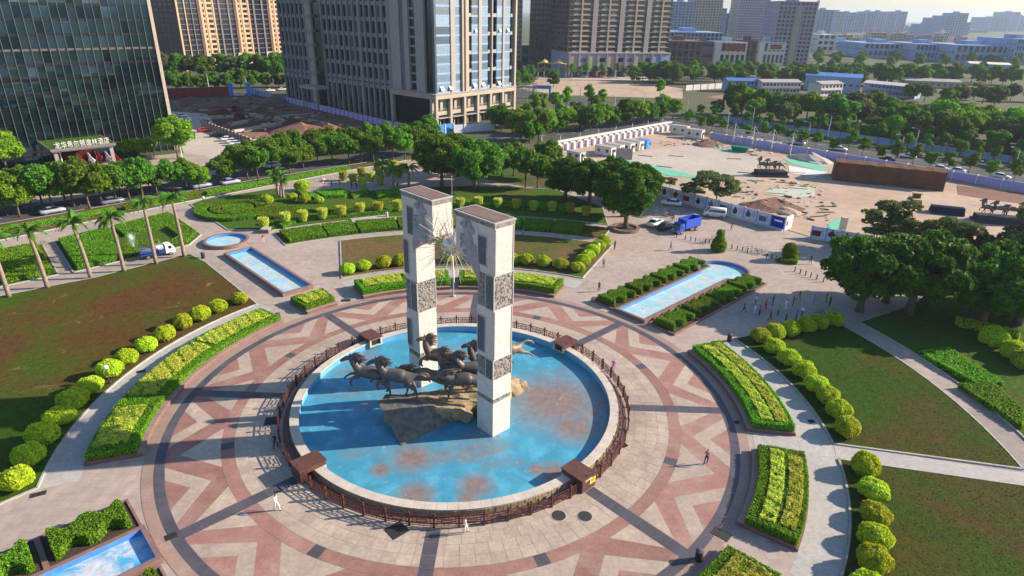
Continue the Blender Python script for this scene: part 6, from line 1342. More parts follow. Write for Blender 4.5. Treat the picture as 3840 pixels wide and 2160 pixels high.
# concrete beams across the pit and spoil heaps
t = thing('pit_bracing', 'concrete bracing beams laid across the excavation', 'beams')
for a, b in (((1510, 885), (1760, 870)), ((1690, 940), (1960, 890)), ((1760, 985), (2120, 925)), ((2080, 880), (2420, 850)), ((1850, 850), (2140, 905)), ((2230, 880), (2460, 930))):
    p, p2 = q(TL, *a), q(TL, *b); d = (p2 - p); m_ = MB().box(0, d.length, -.6, .6, -.9, .15).mesh('beam', MT['concrete']); inst('beam', m_, t, p, (0, 0, math.atan2(d.y, d.x)))
def heap(p, r, h, label, mat='earth', seed=0, sy=1.):
    bm = bmesh.new(); bmesh.ops.create_icosphere(bm, subdivisions=3, radius=1); rr = random.Random(seed)
    for v in bm.verts:
        z = v.co.z; rad = math.hypot(v.co.x, v.co.y); v.co.z = max(-.05, (1 - rad) ** .8 if z > 0 and rad < 1 else -.05) * h * rr.uniform(.85, 1.12); v.co.x *= r * rr.uniform(.93, 1.07); v.co.y *= r * sy * rr.uniform(.93, 1.07)
    me = bpy.data.meshes.new('heap'); bm.to_mesh(me); bm.free(); me.materials.append(MT[mat]); o = inst('spoil_heap', me, None, p, (0, 0, rr.uniform(0, 3)), label=label, cat='heap', group='heaps of earth and gravel')
for i, (o, x, y, r, h, mt, lb) in enumerate(((TL, 2080, 770, 9, 3.4, 'earth', 'brown spoil heap at the far end of the excavation'), (TL, 1640, 800, 9, 2.6, 'earth', 'brown spoil heap left of the excavation ramp'), (TL, 2280, 1000, 11, 3.2, 'earth', 'broad brown spoil heap at the near side of the excavation'), (TL, 2480, 985, 8, 2.6, 'earth', 'brown spoil heap below the purple fence'),
        (TR, 190, 1090, 6.5, 1.8, 'earth', 'red earth heap at the far corner of the concrete yard'), (TR, 960, 1205, 7, 2.2, 'concrete', 'grey gravel heap against the lavender fence'), (MR, 590, 120, 5.5, 1.8, 'earth', 'red earth heap behind the poster hoarding'), (MR, 780, 150, 4, 1.2, 'sand', 'sandy heap behind the end of the poster hoarding'), (TL, 1450, 770, 7, 2.4, 'earth', 'small dark heap below the red fence'))):
    heap(q(o, x, y), r, h, lb, mt, i, .7)
# cut earth bank
A_, B_ = V(88.3, 109.8), V(112.0, 100.5); d = (B_ - A_).normalized(); nr = V(-d.y, d.x); L = (B_ - A_).length; vs = []; fs = []; NX = 26; rr = random.Random(9)
for i in range(NX + 1):
    f_ = i / NX; base = A_ + d * L * f_; hh = 4.7 + .06 * math.sin(i * 1.7)
    for k, (off, z) in enumerate(((0, 0), (.25, hh * .35), (.5, hh * .7), (.9, hh), (4.0, hh + .4), (7.0, hh * .85), (8.5, 0))): p = base + nr * (off + rr.uniform(-.12, .12)); vs.append((p.x, p.y, z + (rr.uniform(-.06, .06) if z else 0)))
for i in range(NX):
    for k in range(6): a = i * 7 + k; fs.append((a, a + 7, a + 8, a + 1))
fs += [tuple(range(7)), tuple(NX * 7 + k for k in range(7))[::-1]]
MB().add(vs, fs).build('earth_bank', MT['apt_brown'] if False else surf('dark_earth', (.17, .072, .045), (.11, .048, .032), .5, .95, .9, 1.5, co='World'), kind='structure')
# green debris nets, white slab, planks
def net(pts, label, mat='green_net', z=.03):
    c = sum(pts, V(0, 0)) / len(pts); MB().prism([(p.x - c.x, p.y - c.y) for p in pts], 0, .04).build('debris_net', MT[mat], None, loc=(c.x, c.y, z), label=label, cat='net', group='debris nets on the site')
net([q3(400, 430), q3(500, 450), q3(1110, 590), q3(1080, 610), q3(830, 590), q3(600, 520), q3(420, 490)], 'long green debris net along the near edge of the concrete yard')
net([q3(1980, 420), q3(2200, 430), q3(2440, 530), q3(2360, 545), q3(2060, 470)], 'green debris net beside the white slab')
net([q3(1230, 290), q3(1290, 290), q3(1560, 360), q3(1500, 370)], 'narrow green debris net at the back edge of the yard'); net([q3(1850, 720), q3(2290, 690), q3(2300, 790), q3(2100, 815), q3(1780, 770)], 'pale green netting with planks below the bronze group', 'net_pale')
net([q(MR, 1090, 245), q(MR, 1180, 200), q(MR, 1260, 215), q(MR, 1230, 290), q(MR, 1120, 290)], 'green netting behind the shorter hoarding')
net([q3(2030, 490), q3(2420, 550), q3(2290, 610), q3(2040, 560)], 'white concrete slab beside the bronze group', 'white_wall')
for i, (x, y, r) in enumerate(((780, 500, .1), (900, 392, .3), (590, 390, .1), (1480, 420, .5), (1700, 640, .4), (1990, 660, .2), (2130, 720, .3), (1900, 770, .35), (2110, 560, .2), (2230, 590, .1), (1600, 560, .25), (2430, 900, .7), (2400, 960, .7), (2330, 1000, .8))):
    p = q3(x, y); MB().box(-2.2, 2.2, -.12, .12, .03, .16).box(-1.6, 1.9, .2, .38, .03, .12).build('timber_planks', MT['bark'], None, loc=(p.x, p.y, 0), rz=r - .5, label=f'loose timber on the site floor, {nth(i)} of fourteen', cat='planks', group='loose timber on the site')
# cabins
def cabin(p, rz, L, Wd, h, label, mat='white_wall', roof='tower_pale', grp='white site cabins', storeys=1, name='site_cabin', nwin=2):
    t = thing(name, label, 'cabin', p, rz, grp); MB().box(-L, 0, 0, Wd, .12, h).build('wall', MT[mat], t); MB().box(-L - .12, .12, -.12, Wd + .12, h, h + .14).build('roof', MT[roof], t); MB().box(-L + .1, -.1, .1, Wd - .1, 0, .12).build('base_frame', MT['apt_grey'], t)
    fr = MB().box(-.5, .5, -.04, 0, 0, .9).mesh('window', MT['glass_dark']); sh = h / storeys
    for s_ in range(storeys):
        for i in range(nwin): inst('window', fr, t, (-L * (i + .5) / nwin, 0, s_ * sh + sh * .42))
    for i in range(1, int(L / 1.5)): MB().box(-i * 1.5 - .02, -i * 1.5 + .02, -.03, 0, .15, h - .05).build('panel_rib', MT['tower_pale'], t)
    dr = MB().box(0, .04, Wd * .2, Wd * .55, .15, min(2.2, sh - .2)).build('door', MT['glass_dark'] if mat != 'sheet_blue' else MT['sheet_blue'], t); MB().box(.04, .07, Wd * .62, Wd * .88, sh * .45, sh * .78).build('end_window', MT['glass_dark'], t); MB().box(.04, .1, Wd * .25, Wd * .29, 1.0, 1.2).build('handle', MT['steel'], dr); return t
CR = math.radians(-42)
for i, (x, y) in enumerate(((242, 402), (330, 378), (436, 358), (528, 338))): cabin(q3(x, y), CR, 6.0, 2.5, 2.7, f'white site cabin in the row by the site wall, {nth(i)} from the left')
cabin(q3(600, 322), CR, 4.0, 2.5, 2.6, 'bright blue site cabin at the end of the cabin row', 'sheet_blue', 'sheet_blue'); cabin(q3(1150, 225), math.radians(-35), 6, 2.6, 3.0, 'white shed at the far corner of the site, right of two'); cabin(q3(1000, 185), math.radians(-35), 6, 2.6, 3.0, 'white shed at the far corner of the site, left of two'); cabin(q(TM, 1800, 1220), CR, 5, 2.4, 2.4, 'low white hut by the trees at the near end of the site wall')
t = thing('notice_board', 'blank pale board on a white pole at the near side of the yard', 'board', q3(360, 560)); MB().tube([(0, 0, 0), (0, 0, 5.0)], .09, 6).build('pole', MT['white_wall'], t); MB().box(-2.2, 2.2, -.12, .12, 3.6, 6.6).build('board_panel', MT['tower_pale'], t)
for i, (x, y) in enumerate(((1535, 245), (1635, 265), (1727, 285), (1825, 305), (1915, 320))):
    t = thing('site_toilet', f'white cabinet standing against the lavender fence, {nth(i)} from the left', 'cabinet', q3(x, y), math.radians(-45), 'white cabinets against the lavender fence'); MB().box(-.9, .9, -.6, .6, 0, 2.2).build('cabinet_body', MT['white_wall'], t); MB().box(-1, 1, -.7, .7, 2.2, 2.32).build('roof', MT['tower_pale'], t); MB().box(-.4, .4, -.64, -.6, .15, 1.95).build('door', MT['board'], t)
t = thing('pipe_gantry', 'white gantry beam on triangular-topped posts in front of the lavender fence', 'gantry'); gp = [q3(1470, 268), q3(1660, 302), q3(1852, 338), q3(2045, 380)]
for p in gp:
    d = (gp[-1] - gp[0]).normalized(); MB().tube([p, p + Vector((0, 0, 5.6))], .13, 6).build('post', MT['white_wall'], t); MB().tube([p + Vector((0, 0, 6.8)), p + Vector((0, 0, 5.3)) - d * 1.4], .06, 4).tube([p + Vector((0, 0, 6.8)), p + Vector((0, 0, 5.3)) + d * 1.4], .06, 4).tube([p + Vector((0, 0, 5.3)), p + Vector((0, 0, 6.9))], .07, 4).build('top_frame', MT['white_wall'], t)
MB().tube([p + Vector((0, 0, 5.0)) for p in gp], .16, 6).build('beam', MT['white_wall'], t)
p = q3(1540, 345); t = thing('skip', 'green rubbish skip at the back of the concrete yard', 'skip', p, -.6); MB().add([(-2, -1, 0), (2, -1, 0), (2, 1, 0), (-2, 1, 0), (-2.8, -1.1, 1.6), (2.8, -1.1, 1.6), (2.8, 1.1, 1.6), (-2.8, 1.1, 1.6)], [(0, 1, 5, 4), (1, 2, 6, 5), (2, 3, 7, 6), (3, 0, 4, 7), (0, 3, 2, 1), (4, 5, 6, 7)]).build('skip_body', cloth('#1f7a68'), t); MB().box(-2.9, 2.9, -1.2, -1.1, 1.5, 1.65).box(-2.9, 2.9, 1.1, 1.2, 1.5, 1.65).build('rim', cloth('#2a9a80'), t)
# bronze groups on the yard
def group(c, rz, label, nh, npz, L):
    t = thing('sculpture_plinth', 'dark plinth of the ' + label, 'plinth', c, rz); MB().box(-L / 2, L / 2, -1.6, 1.6, 0, 1.5).build('plinth_block', cloth('#3a3742'), t); MB().box(-L / 2 - .4, L / 2 + .4, -2, 2, 0, .5).build('step', cloth('#4a4650'), t)
    for i in range(nh):
        x = -L / 2 + (i + .7) * L / (nh + .6); horse(c + Vector((math.cos(rz) * x, math.sin(rz) * x, 1.4)), rz + PI + .15 * (i % 2), 1.35, ('high', 'gallop', 'low')[i % 3], 'bronze', f'bronze horse of the {label}, {nth(i)} from the left', grp='bronze figures stored on the yard')
    for i in range(npz):
        x = -L / 2 + (i + .4) * L / npz; o = person(c + Vector((math.cos(rz) * x - .7 * math.sin(rz), math.sin(rz) * x + .7 * math.cos(rz), 0)), rz + i, ('walk', 'dance', 'stand')[i % 3], '#2a2a30', '#2a2a30', f'bronze human figure of the {label}, {nth(i)} from the left', 1.5, '#232329', '#232329', 'bronze figures stored on the yard', z=1.5); o.name = 'bronze_figure'; o['category'] = 'statue'
        for ch in o.children:
            for sl in ch.material_slots: sl.material = MT['bronze']
group((q3(1720, 600) + q3(2020, 612)) / 2 + V(0, 2), .02, 'yard bronze group', 3, 3, 8.0); group(q(MR, 2420, 235), -.25, 'right-edge bronze group', 4, 3, 11.0)
# stacked pipes, roller, concrete stump
t = thing('pipe_stack', 'stack of dark blue steel pipes on the sandy yard', 'pipes', q(MR, 1985, 160), math.radians(-18)); pm = MB().tube([(-3.2, 0, 0), (3.2, 0, 0)], .3, 10).mesh('pipe', cloth('#23264a'))
for r_ in range(3):
    for i in range(5 - r_): inst('pipe', pm, t, (0, (i - (5 - r_) / 2) * .62, .3 + r_ * .54))
t = thing('road_roller', 'sand-coloured road roller parked on the yard', 'roller', q(MR, 1745, 100), math.radians(70), None, 1.15); oc = cloth('#b9a06a')
MB().tube([(1.2, -1, .75), (1.2, 1, .75)], .75, 20).build('drum', cloth('#77706a'), t); MB().tube([(-1.2, -.9, .7), (-1.2, -.4, .7)], .7, 16).build('wheel', MT['black'], t); MB().tube([(-1.2, .4, .7), (-1.2, .9, .7)], .7, 16).build('wheel', MT['black'], t)
MB().box(-1.9, -.3, -.75, .75, .8, 1.6).box(.2, 2.1, -1.15, -1.02, .6, 1.0).box(.2, 2.1, 1.02, 1.15, .6, 1.0).box(-.3, .4, -.5, .5, .8, 1.1).build('chassis', oc, t); MB().box(-.5, .5, -.7, .7, 1.6, 2.5).build('cab_glass', MT['glass_dark'], t); MB().box(-.7, .7, -.85, .85, 2.5, 2.65).build('cab_roof', oc, t)
t = thing('concrete_stump', 'pale square concrete stump standing behind the shorter hoarding', 'pillar', q(MR, 1200, 298)); MB().box(-.5, .5, -.5, .5, 0, 3.0).build('stump', MT['concrete'], t); MB().box(-.55, .55, -.55, .55, 0, .3).build('foot', MT['concrete'], t)
# cabins and halls beyond the divided road
def barrack(a, b, dep, h, label, mat, roof, st=2, nw=8):
    t = thing('site_barrack', label, 'building', a, ang(a, b), 'site barracks beyond the divided road'); L = (b - a).length; MB().box(0, L, 0, dep, 0, h).build('wall', MT[mat], t)
    MB().add([(-.4, -.5, h), (L + .4, -.5, h), (L + .4, dep / 2, h + 1.2), (-.4, dep / 2, h + 1.2), (-.4, dep + .5, h), (L + .4, dep + .5, h)], [(0, 1, 2, 3), (3, 2, 5, 4), (0, 3, 4), (1, 5, 2), (0, 4, 5, 1)]).build('roof', MT[roof], t)
    wm = MB().box(-.7, .7, -.06, .0, 0, 1.2).mesh('window', MT['glass_dark']); sh = h / st
    for s_ in range(st):
        for i in range(nw): inst('window', wm, t, (L * (i + .5) / nw, 0, s_ * sh + sh * .38))
        if s_: MB().box(0, L, -1.0, -.07, s_ * sh - .12, s_ * sh + .05).build('gallery', MT['tower_pale'], t)
barrack(q(TR, 330, 695), q(TR, 560, 700), 9, 6.2, 'two-storey barrack with blue roof, leftmost beyond the road', 'blue_wall_and_haze', 'roof_blue'); barrack(q(TR, 590, 708), q(TR, 880, 708), 9, 6.2, 'two-storey white barrack with pale roof, second from the left', 'white_wall', 'tower_pale', 2, 11)
barrack(q(TR, 1035, 728), q(TR, 1195, 722), 9, 6.4, 'short white two-storey barrack in front of the blue hall', 'white_wall', 'tower_pale', 2, 6); barrack(q(TR, 910, 672), q(TR, 1330, 700), 26, 8, 'wide blue-roofed hall behind the white barracks', 'blue_wall_and_haze', 'roof_blue', 1, 9)
barrack(q(TR, 1350, 710), q(TR, 1745, 750), 9, 6.2, 'long blue barrack with white roof, rightmost beyond the road', 'blue_wall_and_haze', 'white_wall', 2, 14); barrack(q(TR, 1670, 655), q(TR, 2090, 672), 12, 4, 'low open shed with a pale roof behind the scrubby trees', 'tower_beige', 'tower_pale', 1, 9)
barrack(q(TR, 2150, 545), q(TR, 2460, 560), 20, 7, 'low white-roofed hall far behind at the right', 'blue_wall_and_haze', 'white_wall', 1, 8)
net([q(TR, 120, 740), q(TR, 550, 760), q(TR, 1200, 775), q(TR, 1750, 790), q(TR, 1800, 760), q(TR, 1000, 735), q(TR, 300, 715)], 'bare brown ground in front of the barracks', 'earth', .0)
# yellow tent and blue gate
t = thing('shade_tent', 'yellow two-peaked tensile shade tent before the brown tower', 'tent', q(TM, 1585, 578)); vs = []
W2 = 9.5
for i in range(13):
    for j in range(5):
        x = -W2 + 2 * W2 * i / 12; y = -4 + 2 * j; pk = max(0, 1 - abs(x + 4.6) / 4.6) ** 1.6 + max(0, 1 - abs(x - 4.6) / 4.6) ** 1.6; vs.append((x, y, 8.2 + 3.2 * pk * (1 - abs(y) / 5)))
o = MB().add(vs, [(i * 5 + j, (i + 1) * 5 + j, (i + 1) * 5 + j + 1, i * 5 + j + 1) for i in range(12) for j in range(4)]).build('canopy', MT['tent'], t, smooth=True); o.modifiers.new('t', 'SOLIDIFY').thickness = .08
for x, y in ((-9, -3.6), (9, -3.6), (-9, 3.6), (9, 3.6), (-4.6, 0), (4.6, 0)): MB().tube([(x, y, 0), (x, y, 8.3 if abs(x) > 5 else 11.2)], .16, 6).build('mast', MT['steel'], t)
t = thing('site_gate', 'blue portal gate beside a white lattice frame right of the grey tower', 'gate', q(TM, 1440, 742)); MB().box(0, 9, -.5, .5, 4.6, 6.2).build('lintel', MT['sheet_blue'], t); MB().box(0, .9, -.5, .5, 0, 4.6).box(8.1, 9, -.5, .5, 0, 4.6).build('gate_legs', MT['sheet_blue'], t)
t = thing('lattice_frame', 'white lattice screen standing right of the grey tower portico', 'screen', q(TM, 1288, 775)); W_ = 11.
for i in range(8): inst('upright', MB().box(-.14, .14, -.14, .14, 0, 9).mesh('upright', MT['white_wall']), t, (i * W_ / 7, 0, 0))
for j in range(7): inst('crossbar', MB().box(0, W_, -.12, .12, -.14, .14).mesh('crossbar', MT['white_wall']), t, (0, 0, 1.2 + j * 1.25))
# ================================================================== vehicles
MT['tyre'] = plain('tyre', (.015, .015, .016), .8); MT['hub'] = plain('hub', (.45, .45, .46), .35, .8); MT['car_glass'] = glassmat('car_glass', (.012, .015, .02), .06, 1.); MT['lamp_white'] = plain('lamp_white', (.8, .8, .78), .15); MT['lamp_red'] = plain('lamp_red', (.45, .02, .02), .3)
def paint(h):
    k = 'paint' + h
    if k not in MT: MT[k] = plain('paint_' + h.strip('#'), lin(h), .28, 0, .6)
    return MT[k]
def loft(sts, mat_fn=None):
    """stations (x, halfwidth_bottom, halfwidth_top, zb, zt): a closed tapered hull"""
    vs, fs = [], []
    for x, wb, wt, zb, zt in sts: vs += [(x, -wb, zb), (x, -wb * 1.02, zb + (zt - zb) * .55), (x, -wt, zt), (x, wt, zt), (x, wb * 1.02, zb + (zt - zb) * .55), (x, wb, zb)]
    for i in range(len(sts) - 1):
        for k in range(6): a = i * 6 + k; b_ = i * 6 + (k + 1) % 6; fs.append((a, b_, b_ + 6, a + 6))
    fs += [tuple(range(6))[::-1], tuple((len(sts) - 1) * 6 + k for k in range(6))]; return vs, fs
CARM = {}
def wheels(t, xs, y, r, w=.22):
    k = ('wheel', r)
    if k not in CARM: CARM[k] = (MB().tube([(0, -w / 2, 0), (0, w / 2, 0)], r, 16).mesh('tyre', MT['tyre']), MB().tube([(0, -w / 2 - .01, 0), (0, w / 2 + .01, 0)], r * .6, 12).mesh('rim', MT['hub']))
    for x in xs:
        for s_ in (-1, 1): wo = inst('wheel', CARM[k][0], t, (x, s_ * y, r)); inst('rim', CARM[k][1], wo)
def car(p, rz, col, label, kind='sedan', grp=None, s=1.):
    t = thing('parked_car' if kind != 'van' else 'parked_van', label, 'car' if kind != 'van' else 'van', (p[0], p[1], .01), rz, grp, s)
    key = (kind, col)
    if key not in CARM:
        if kind == 'van': b = loft([(-2.2, .8, .72, .3, 1.2), (-2.15, .84, .78, .28, 1.85), (-1.9, .84, .80, .28, 1.93), (1.0, .84, .80, .28, 1.93), (1.35, .84, .78, .28, 1.6), (1.75, .84, .78, .28, 1.12), (2.15, .80, .70, .30, .95), (2.22, .74, .62, .35, .8)]); g_ = loft([(-2.0, .855, .83, 1.22, 1.70), (.95, .855, .83, 1.22, 1.70), (1.22, .85, .82, 1.20, 1.62)]); ws = loft([(1.08, .76, .70, 1.2, 1.86), (1.46, .76, .70, 1.18, 1.52), (1.72, .76, .72, 1.16, 1.20)])
        else: b = loft([(-2.28, .72, .66, .38, .80), (-2.2, .84, .74, .30, .93), (-1.5, .88, .78, .26, .98), (-.2, .90, .80, .25, .96), (1.0, .89, .80, .26, .92), (1.9, .85, .70, .28, .80), (2.22, .74, .58, .34, .64)]); g_ = loft([(-1.75, .70, .60, .93, .97), (-1.05, .76, .58, .93, 1.36), (.25, .77, .58, .93, 1.40), (1.05, .74, .62, .90, .98)]); ws = loft([(-.98, .60, .56, 1.30, 1.41), (-.6, .62, .57, 1.34, 1.455), (.15, .62, .57, 1.36, 1.45), (.34, .60, .55, 1.32, 1.40)])
        CARM[key] = (MB().add(*b).mesh('car_body', paint(col), True), MB().add(*g_).mesh('windows', MT['car_glass']), MB().add(*ws).mesh('roof' if kind != 'van' else 'windscreen', paint(col) if kind != 'van' else MT['car_glass']))
    b, g_, ws = CARM[key]; inst('car_body', b, t); inst('windows', g_, t); inst('roof' if kind != 'van' else 'windscreen', ws, t); wheels(t, (-1.35, 1.38), .76, .33)
    for s_ in (-1, 1): inst('headlight', CARM.setdefault('hl', MB().ell((0, 0, 0), (.12, .16, .07), 8, 5).mesh('headlight', MT['lamp_white'])), t, (2.08, s_ * .6, .68)); inst('tail_light', CARM.setdefault('tl', MB().box(-.05, .05, -.16, .16, -.08, .08).mesh('tail_light', MT['lamp_red'])), t, (-2.22, s_ * .6, .78 if kind != 'van' else 1.05))
    return t
a, b = q3(760, 880), q3(950, 902); car((a + b) / 2 + V(0, .6), ang(b, a), '#eef0f4', 'white saloon car parked along the poster hoarding', s=1.02)
a, b = q3(1190, 1000), q3(1392, 1022); car((a + b) / 2 + V(0, .6), ang(b, a), '#f0efee', 'white van parked along the poster hoarding', 'van', s=1.05)
car(q3(790, 1120), math.radians(50), '#1a1a20', 'black car beside the blue truck'); car(q3(690, 1085), math.radians(50), '#dedee2', 'white car under the ficus left of the black car')
# blue lorry
a, b = q3(880, 1195), q3(1120, 1130); an = ang(b, a) ; t = thing('blue_lorry', 'bright blue box lorry parked at the bollards', 'lorry', (a + b) / 2 + V(0, .9), an, None, .9); bl = paint('#1c4fc8')
MB().box(-3.6, 1.5, -1.15, 1.15, 1.0, 1.15).build('load_floor', MT['black'], t); MB().box(-3.6, 1.5, -1.18, -1.12, 1.15, 3.1).box(-3.6, 1.5, 1.12, 1.18, 1.15, 3.1).box(-3.6, -3.54, -1.12, 1.12, 1.15, 3.1).box(1.44, 1.5, -1.12, 1.12, 1.15, 3.1).build('box_sides', bl, t); MB().box(-3.54, 1.44, -1.12, 1.12, 2.2, 2.25).build('dark_load', MT['black'], t)
MB().add(*loft([(1.65, 1.05, 1.0, .55, 2.35), (2.4, 1.08, 1.02, .5, 2.4), (3.1, 1.08, .98, .5, 2.2), (3.35, 1.06, .95, .5, 1.5), (3.42, 1.0, .9, .5, 1.0)])).build('cab', bl, t, smooth=False); MB().add(*loft([(2.95, .92, .86, 1.45, 2.32), (3.32, .92, .86, 1.4, 1.95), (3.42, .92, .86, 1.36, 1.5)])).build('windscreen', MT['car_glass'], t); MB().box(2.1, 2.8, -1.1, 1.1, 1.45, 2.05).build('side_window', MT['car_glass'], t)
MB().box(-3.5, 3.2, -.45, .45, .55, .95).build('chassis', MT['black'], t); wheels(t, (-2.4, 2.5), .95, .46, .28); MB().box(3.4, 3.5, -1.0, 1.0, .45, .75).build('bumper', MT['hub'], t)
for s_ in (-1, 1): MB().box(3.42, 3.48, s_ * .8 - .15, s_ * .8 + .15, .8, 1.0).build('headlight', MT['lamp_white'], t)
# water truck with its spray
a, b = q(ML, 1050, 522), q(ML, 1320, 468); an = ang(a, b); WT = (a + b) / 2 + V(-.2, .7); t = thing('water_truck', 'small white and blue water tanker truck on the walk beside the palms', 'truck', WT, an, None, .92)
MB().tube([(-2.9, 0, 1.55), (-2.8, 0, 1.55), (.95, 0, 1.55), (1.05, 0, 1.55)], [.5, .8, .8, .5], 20).build('tank', MT['hub'], t, smooth=True); MB().box(-3.0, 1.1, -.9, .9, .75, 1.0).build('blue_frame', paint('#24409a'), t); MB().box(-2.6, .9, -.82, -.79, 1.15, 1.4).box(-2.6, .9, .79, .82, 1.15, 1.4).build('blue_stripe', paint('#24409a'), t)
MB().add(*loft([(1.25, .88, .84, .5, 2.1), (1.9, .9, .86, .45, 2.15), (2.5, .9, .82, .45, 1.95), (2.8, .88, .8, .45, 1.3), (2.86, .84, .76, .45, .95)])).build('cab', paint('#f2f2f2'), t); MB().add(*loft([(2.4, .78, .72, 1.25, 2.02), (2.74, .78, .74, 1.22, 1.7), (2.86, .78, .74, 1.2, 1.3)])).build('windscreen', MT['car_glass'], t); MB().box(1.75, 2.3, -.92, .92, 1.3, 1.85).build('side_window', MT['car_glass'], t)
wheels(t, (-1.8, 2.0), .78, .4, .24); MB().tube([(-2.9, 0, 1.2), (-3.3, 0, 1.5), (-3.3, 0, 2.4)], .06, 6).build('spray_pipe', MT['hub'], t); MB().box(-3.5, -3.0, -.8, .8, .5, .9).build('rear_platform', MT['black'], t)
MT['spray'], n, l, b_ = newmat('spray'); b_.inputs['Base Color'].default_value = (.9, .95, 1, 1); b_.inputs['Roughness'].default_value = .3; b_.inputs['Alpha'].default_value = .35
rng = np.random.default_rng(3); n_ = 3000; u = rng.uniform(0, 1, n_); dirx = -.72 * 6.5; P_ = np.stack([-3.3 + u * 1.0 + rng.normal(0, .1 + .3 * u), 1.0 * u * 7 + rng.normal(0, .08 + .55 * u), 2.4 + 5.4 * u - 7.4 * u * u + rng.normal(0, .05 + .35 * u)], 1); P_ = P_[P_[:, 2] > .05]
o = inst('water_spray', leaf_mesh('water_spray', P_, sph(len(P_)), .055, MT['spray'], 1., 1.2, rng), None, WT, (0, 0, an), label='thin fan of water spraying from the tanker over the hedge', cat='water spray', kind='stuff')
# cars on roads and in the car park
for i, (x, y, rz, c, lb) in enumerate(((400, 158, 52, '#9aa0ac', 'silver car in shade-darkened paint on the hotel road, left of the palms'), (850, 85, 52, '#6a7080', 'grey car in shade-darkened paint on the hotel road between two street trees'), (200, 95, 52, '#b8bac2', 'pale car in shade-darkened paint on the hotel road at the far left'))): car(q(ML, x, y), math.radians(rz), c, lb)  # paints darkened: the shade on the road is put into their colour
for i, (x, y, c, lb) in enumerate(((1520, 1415, '#8a90a8', 'grey car in shade-darkened paint on the hotel road below the bright tree'), (1740, 1388, '#9aa0c0', 'blue grey car in shade-darkened paint on the hotel road in front of the pale pavement'), (2060, 1262, '#dcdce0', 'white car on the hotel road near the parking exit'))): car(q(TL, x, y), math.radians(50), c, lb)  # the greyed paints here hold the road's shade in their colour too
for i, (x, y, c, cn_) in enumerate(((1640, 1032, '#1c1c22', 'black'), (1720, 1062, '#e8e8ec', 'white'), (1760, 1078, '#d8dae0', 'white'), (1785, 1095, '#eeeef0', 'white'), (1810, 1112, '#d0d2da', 'silver'), (1900, 1140, '#c4c8d2', 'silver'), (1545, 995, '#b02030', 'red'))): car(q(TL, x, y), math.radians(28), c, f'{cn_} car parked beside the excavation, {nth(i)} in the row' if i < 6 else 'red car at the corner of the parking row', 'van' if i == 5 else 'sedan', 'cars parked beside the excavation')
for i, (x, y) in enumerate(((1370, 885), (1350, 900), (1395, 905), (1400, 920), (1330, 890))): car(q(TL, x, y), math.radians(30), '#e6e8ee', f'white car parked at the side of the hotel, {nth(i)} of five', grp='cars at the side of the hotel')
car(q(TL, 440, 1258), HA, '#15151c', 'black car under the hotel canopy'); car(q(TL, 1810, 725), .5, '#e4e6ee', 'white car at the blue gate posts')
for i, (x, y, c) in enumerate(((2040, 690, '#e8e6e4'), (2130, 682, '#ddd8d6'))): car(q(TL, x, y), .6, c, f'white car left of the grey tower, {("left", "right")[i]} of two')
for i, (x, y, c) in enumerate(((1185, 1135, '#eceef2'), (1540, 1215, '#2a2a30'), (1945, 1285, '#f0f0f4'), (2060, 1300, '#e8eaee'), (2400, 1345, '#e4e6ea'), (870, 1090, '#c8ccd4'), (560, 990, '#5a4a50'), (1700, 1190, '#d4d6dc'), (2250, 1250, '#bfc3cc'))): car(q(TR, x, y), math.radians(-43 + 180 * (i % 2)), c, f'car on the divided road, {nth(i)} of nine along it', grp='cars on the divided road')
for i, x in enumerate((1790, 1830, 1905, 1960, 2040, 2120)): car(q(TM, x, 582), math.radians(15), random.choice(('#e8e8ea', '#c04038', '#3a3c44')), f'car parked before the shop podium, {nth(i)} from the left', grp='cars before the shop podium')
# bicycles, motorbikes, bollards, bins, lamps
wh = MB().ring(.30, .34, -.02, .02, 18); bikew = wh.mesh('wheel', MT['tyre'])
def bike(p, rz, label, col='#8a8a30', grp='bicycles on the plaza'):
    t = thing('bicycle', label, 'bicycle', (p[0], p[1], .012), rz, grp)
    for x in (-.52, .52): inst('wheel', bikew, t, (x, 0, .34), (PI / 2, 0, 0))
    MB().tube([(-.52, 0, .34), (-.1, 0, .34), (.38, 0, .78), (-.2, 0, .78), (-.1, 0, .34)], .025, 5).tube([(-.2, 0, .78), (-.52, 0, .34)], .02, 5).tube([(.52, 0, .34), (.38, 0, .9), (.36, 0, 1.02)], .025, 5).build('frame', cloth(col), t); MB().tube([(.32, -.27, 1.05), (.36, 0, 1.03), (.32, .27, 1.05)], .018, 5).build('handlebar', MT['black'], t); MB().ell((-.24, 0, .88), (.15, .08, .04), 8, 5).build('saddle', MT['black'], t); return t
for i, (x, y) in enumerate(((1150, 1268), (1200, 1262), (1245, 1255), (1660, 1355), (1705, 1365), (1750, 1378), (1640, 1340), (1775, 1372))): bike(q3(x, y), .4 * i, f'bicycle parked among the bollards, {nth(i)} from the left', ('#b8a020', '#3a3a3a', '#2a6a9a')[i % 3])
bike(q(ML, 325, 408), 1.2, 'bicycle standing at the end of the cross path on the left', '#3a2a2a'); bike(q(MR, 1030, 935), .3, 'dark bicycle parked beside the dancers under the big tree', '#20202a')
for i, (x, y) in enumerate(((828, 1005), (868, 1045))):
    p = q3(x, y); bike(p, 2.4, f'bicycle ridden across the street, {("left", "right")[i]} of two', '#2a2a2e'); person(p + Vector((.08, -.1, 0)), 2.4, 'ride', '#3a3440', '#2a2630', f'cyclist in dark clothes crossing the street, {("left", "right")[i]} of two', z=.06)
bl = MB().lathe([(.09, 0), (.09, .75), (.11, .78), (.09, .84), (.05, .9)], 10).mesh('post', cloth('#3c3a3e')); bc = MB().lathe([(.14, 0), (.14, .05)], 10).mesh('foot', MT['kerb'])
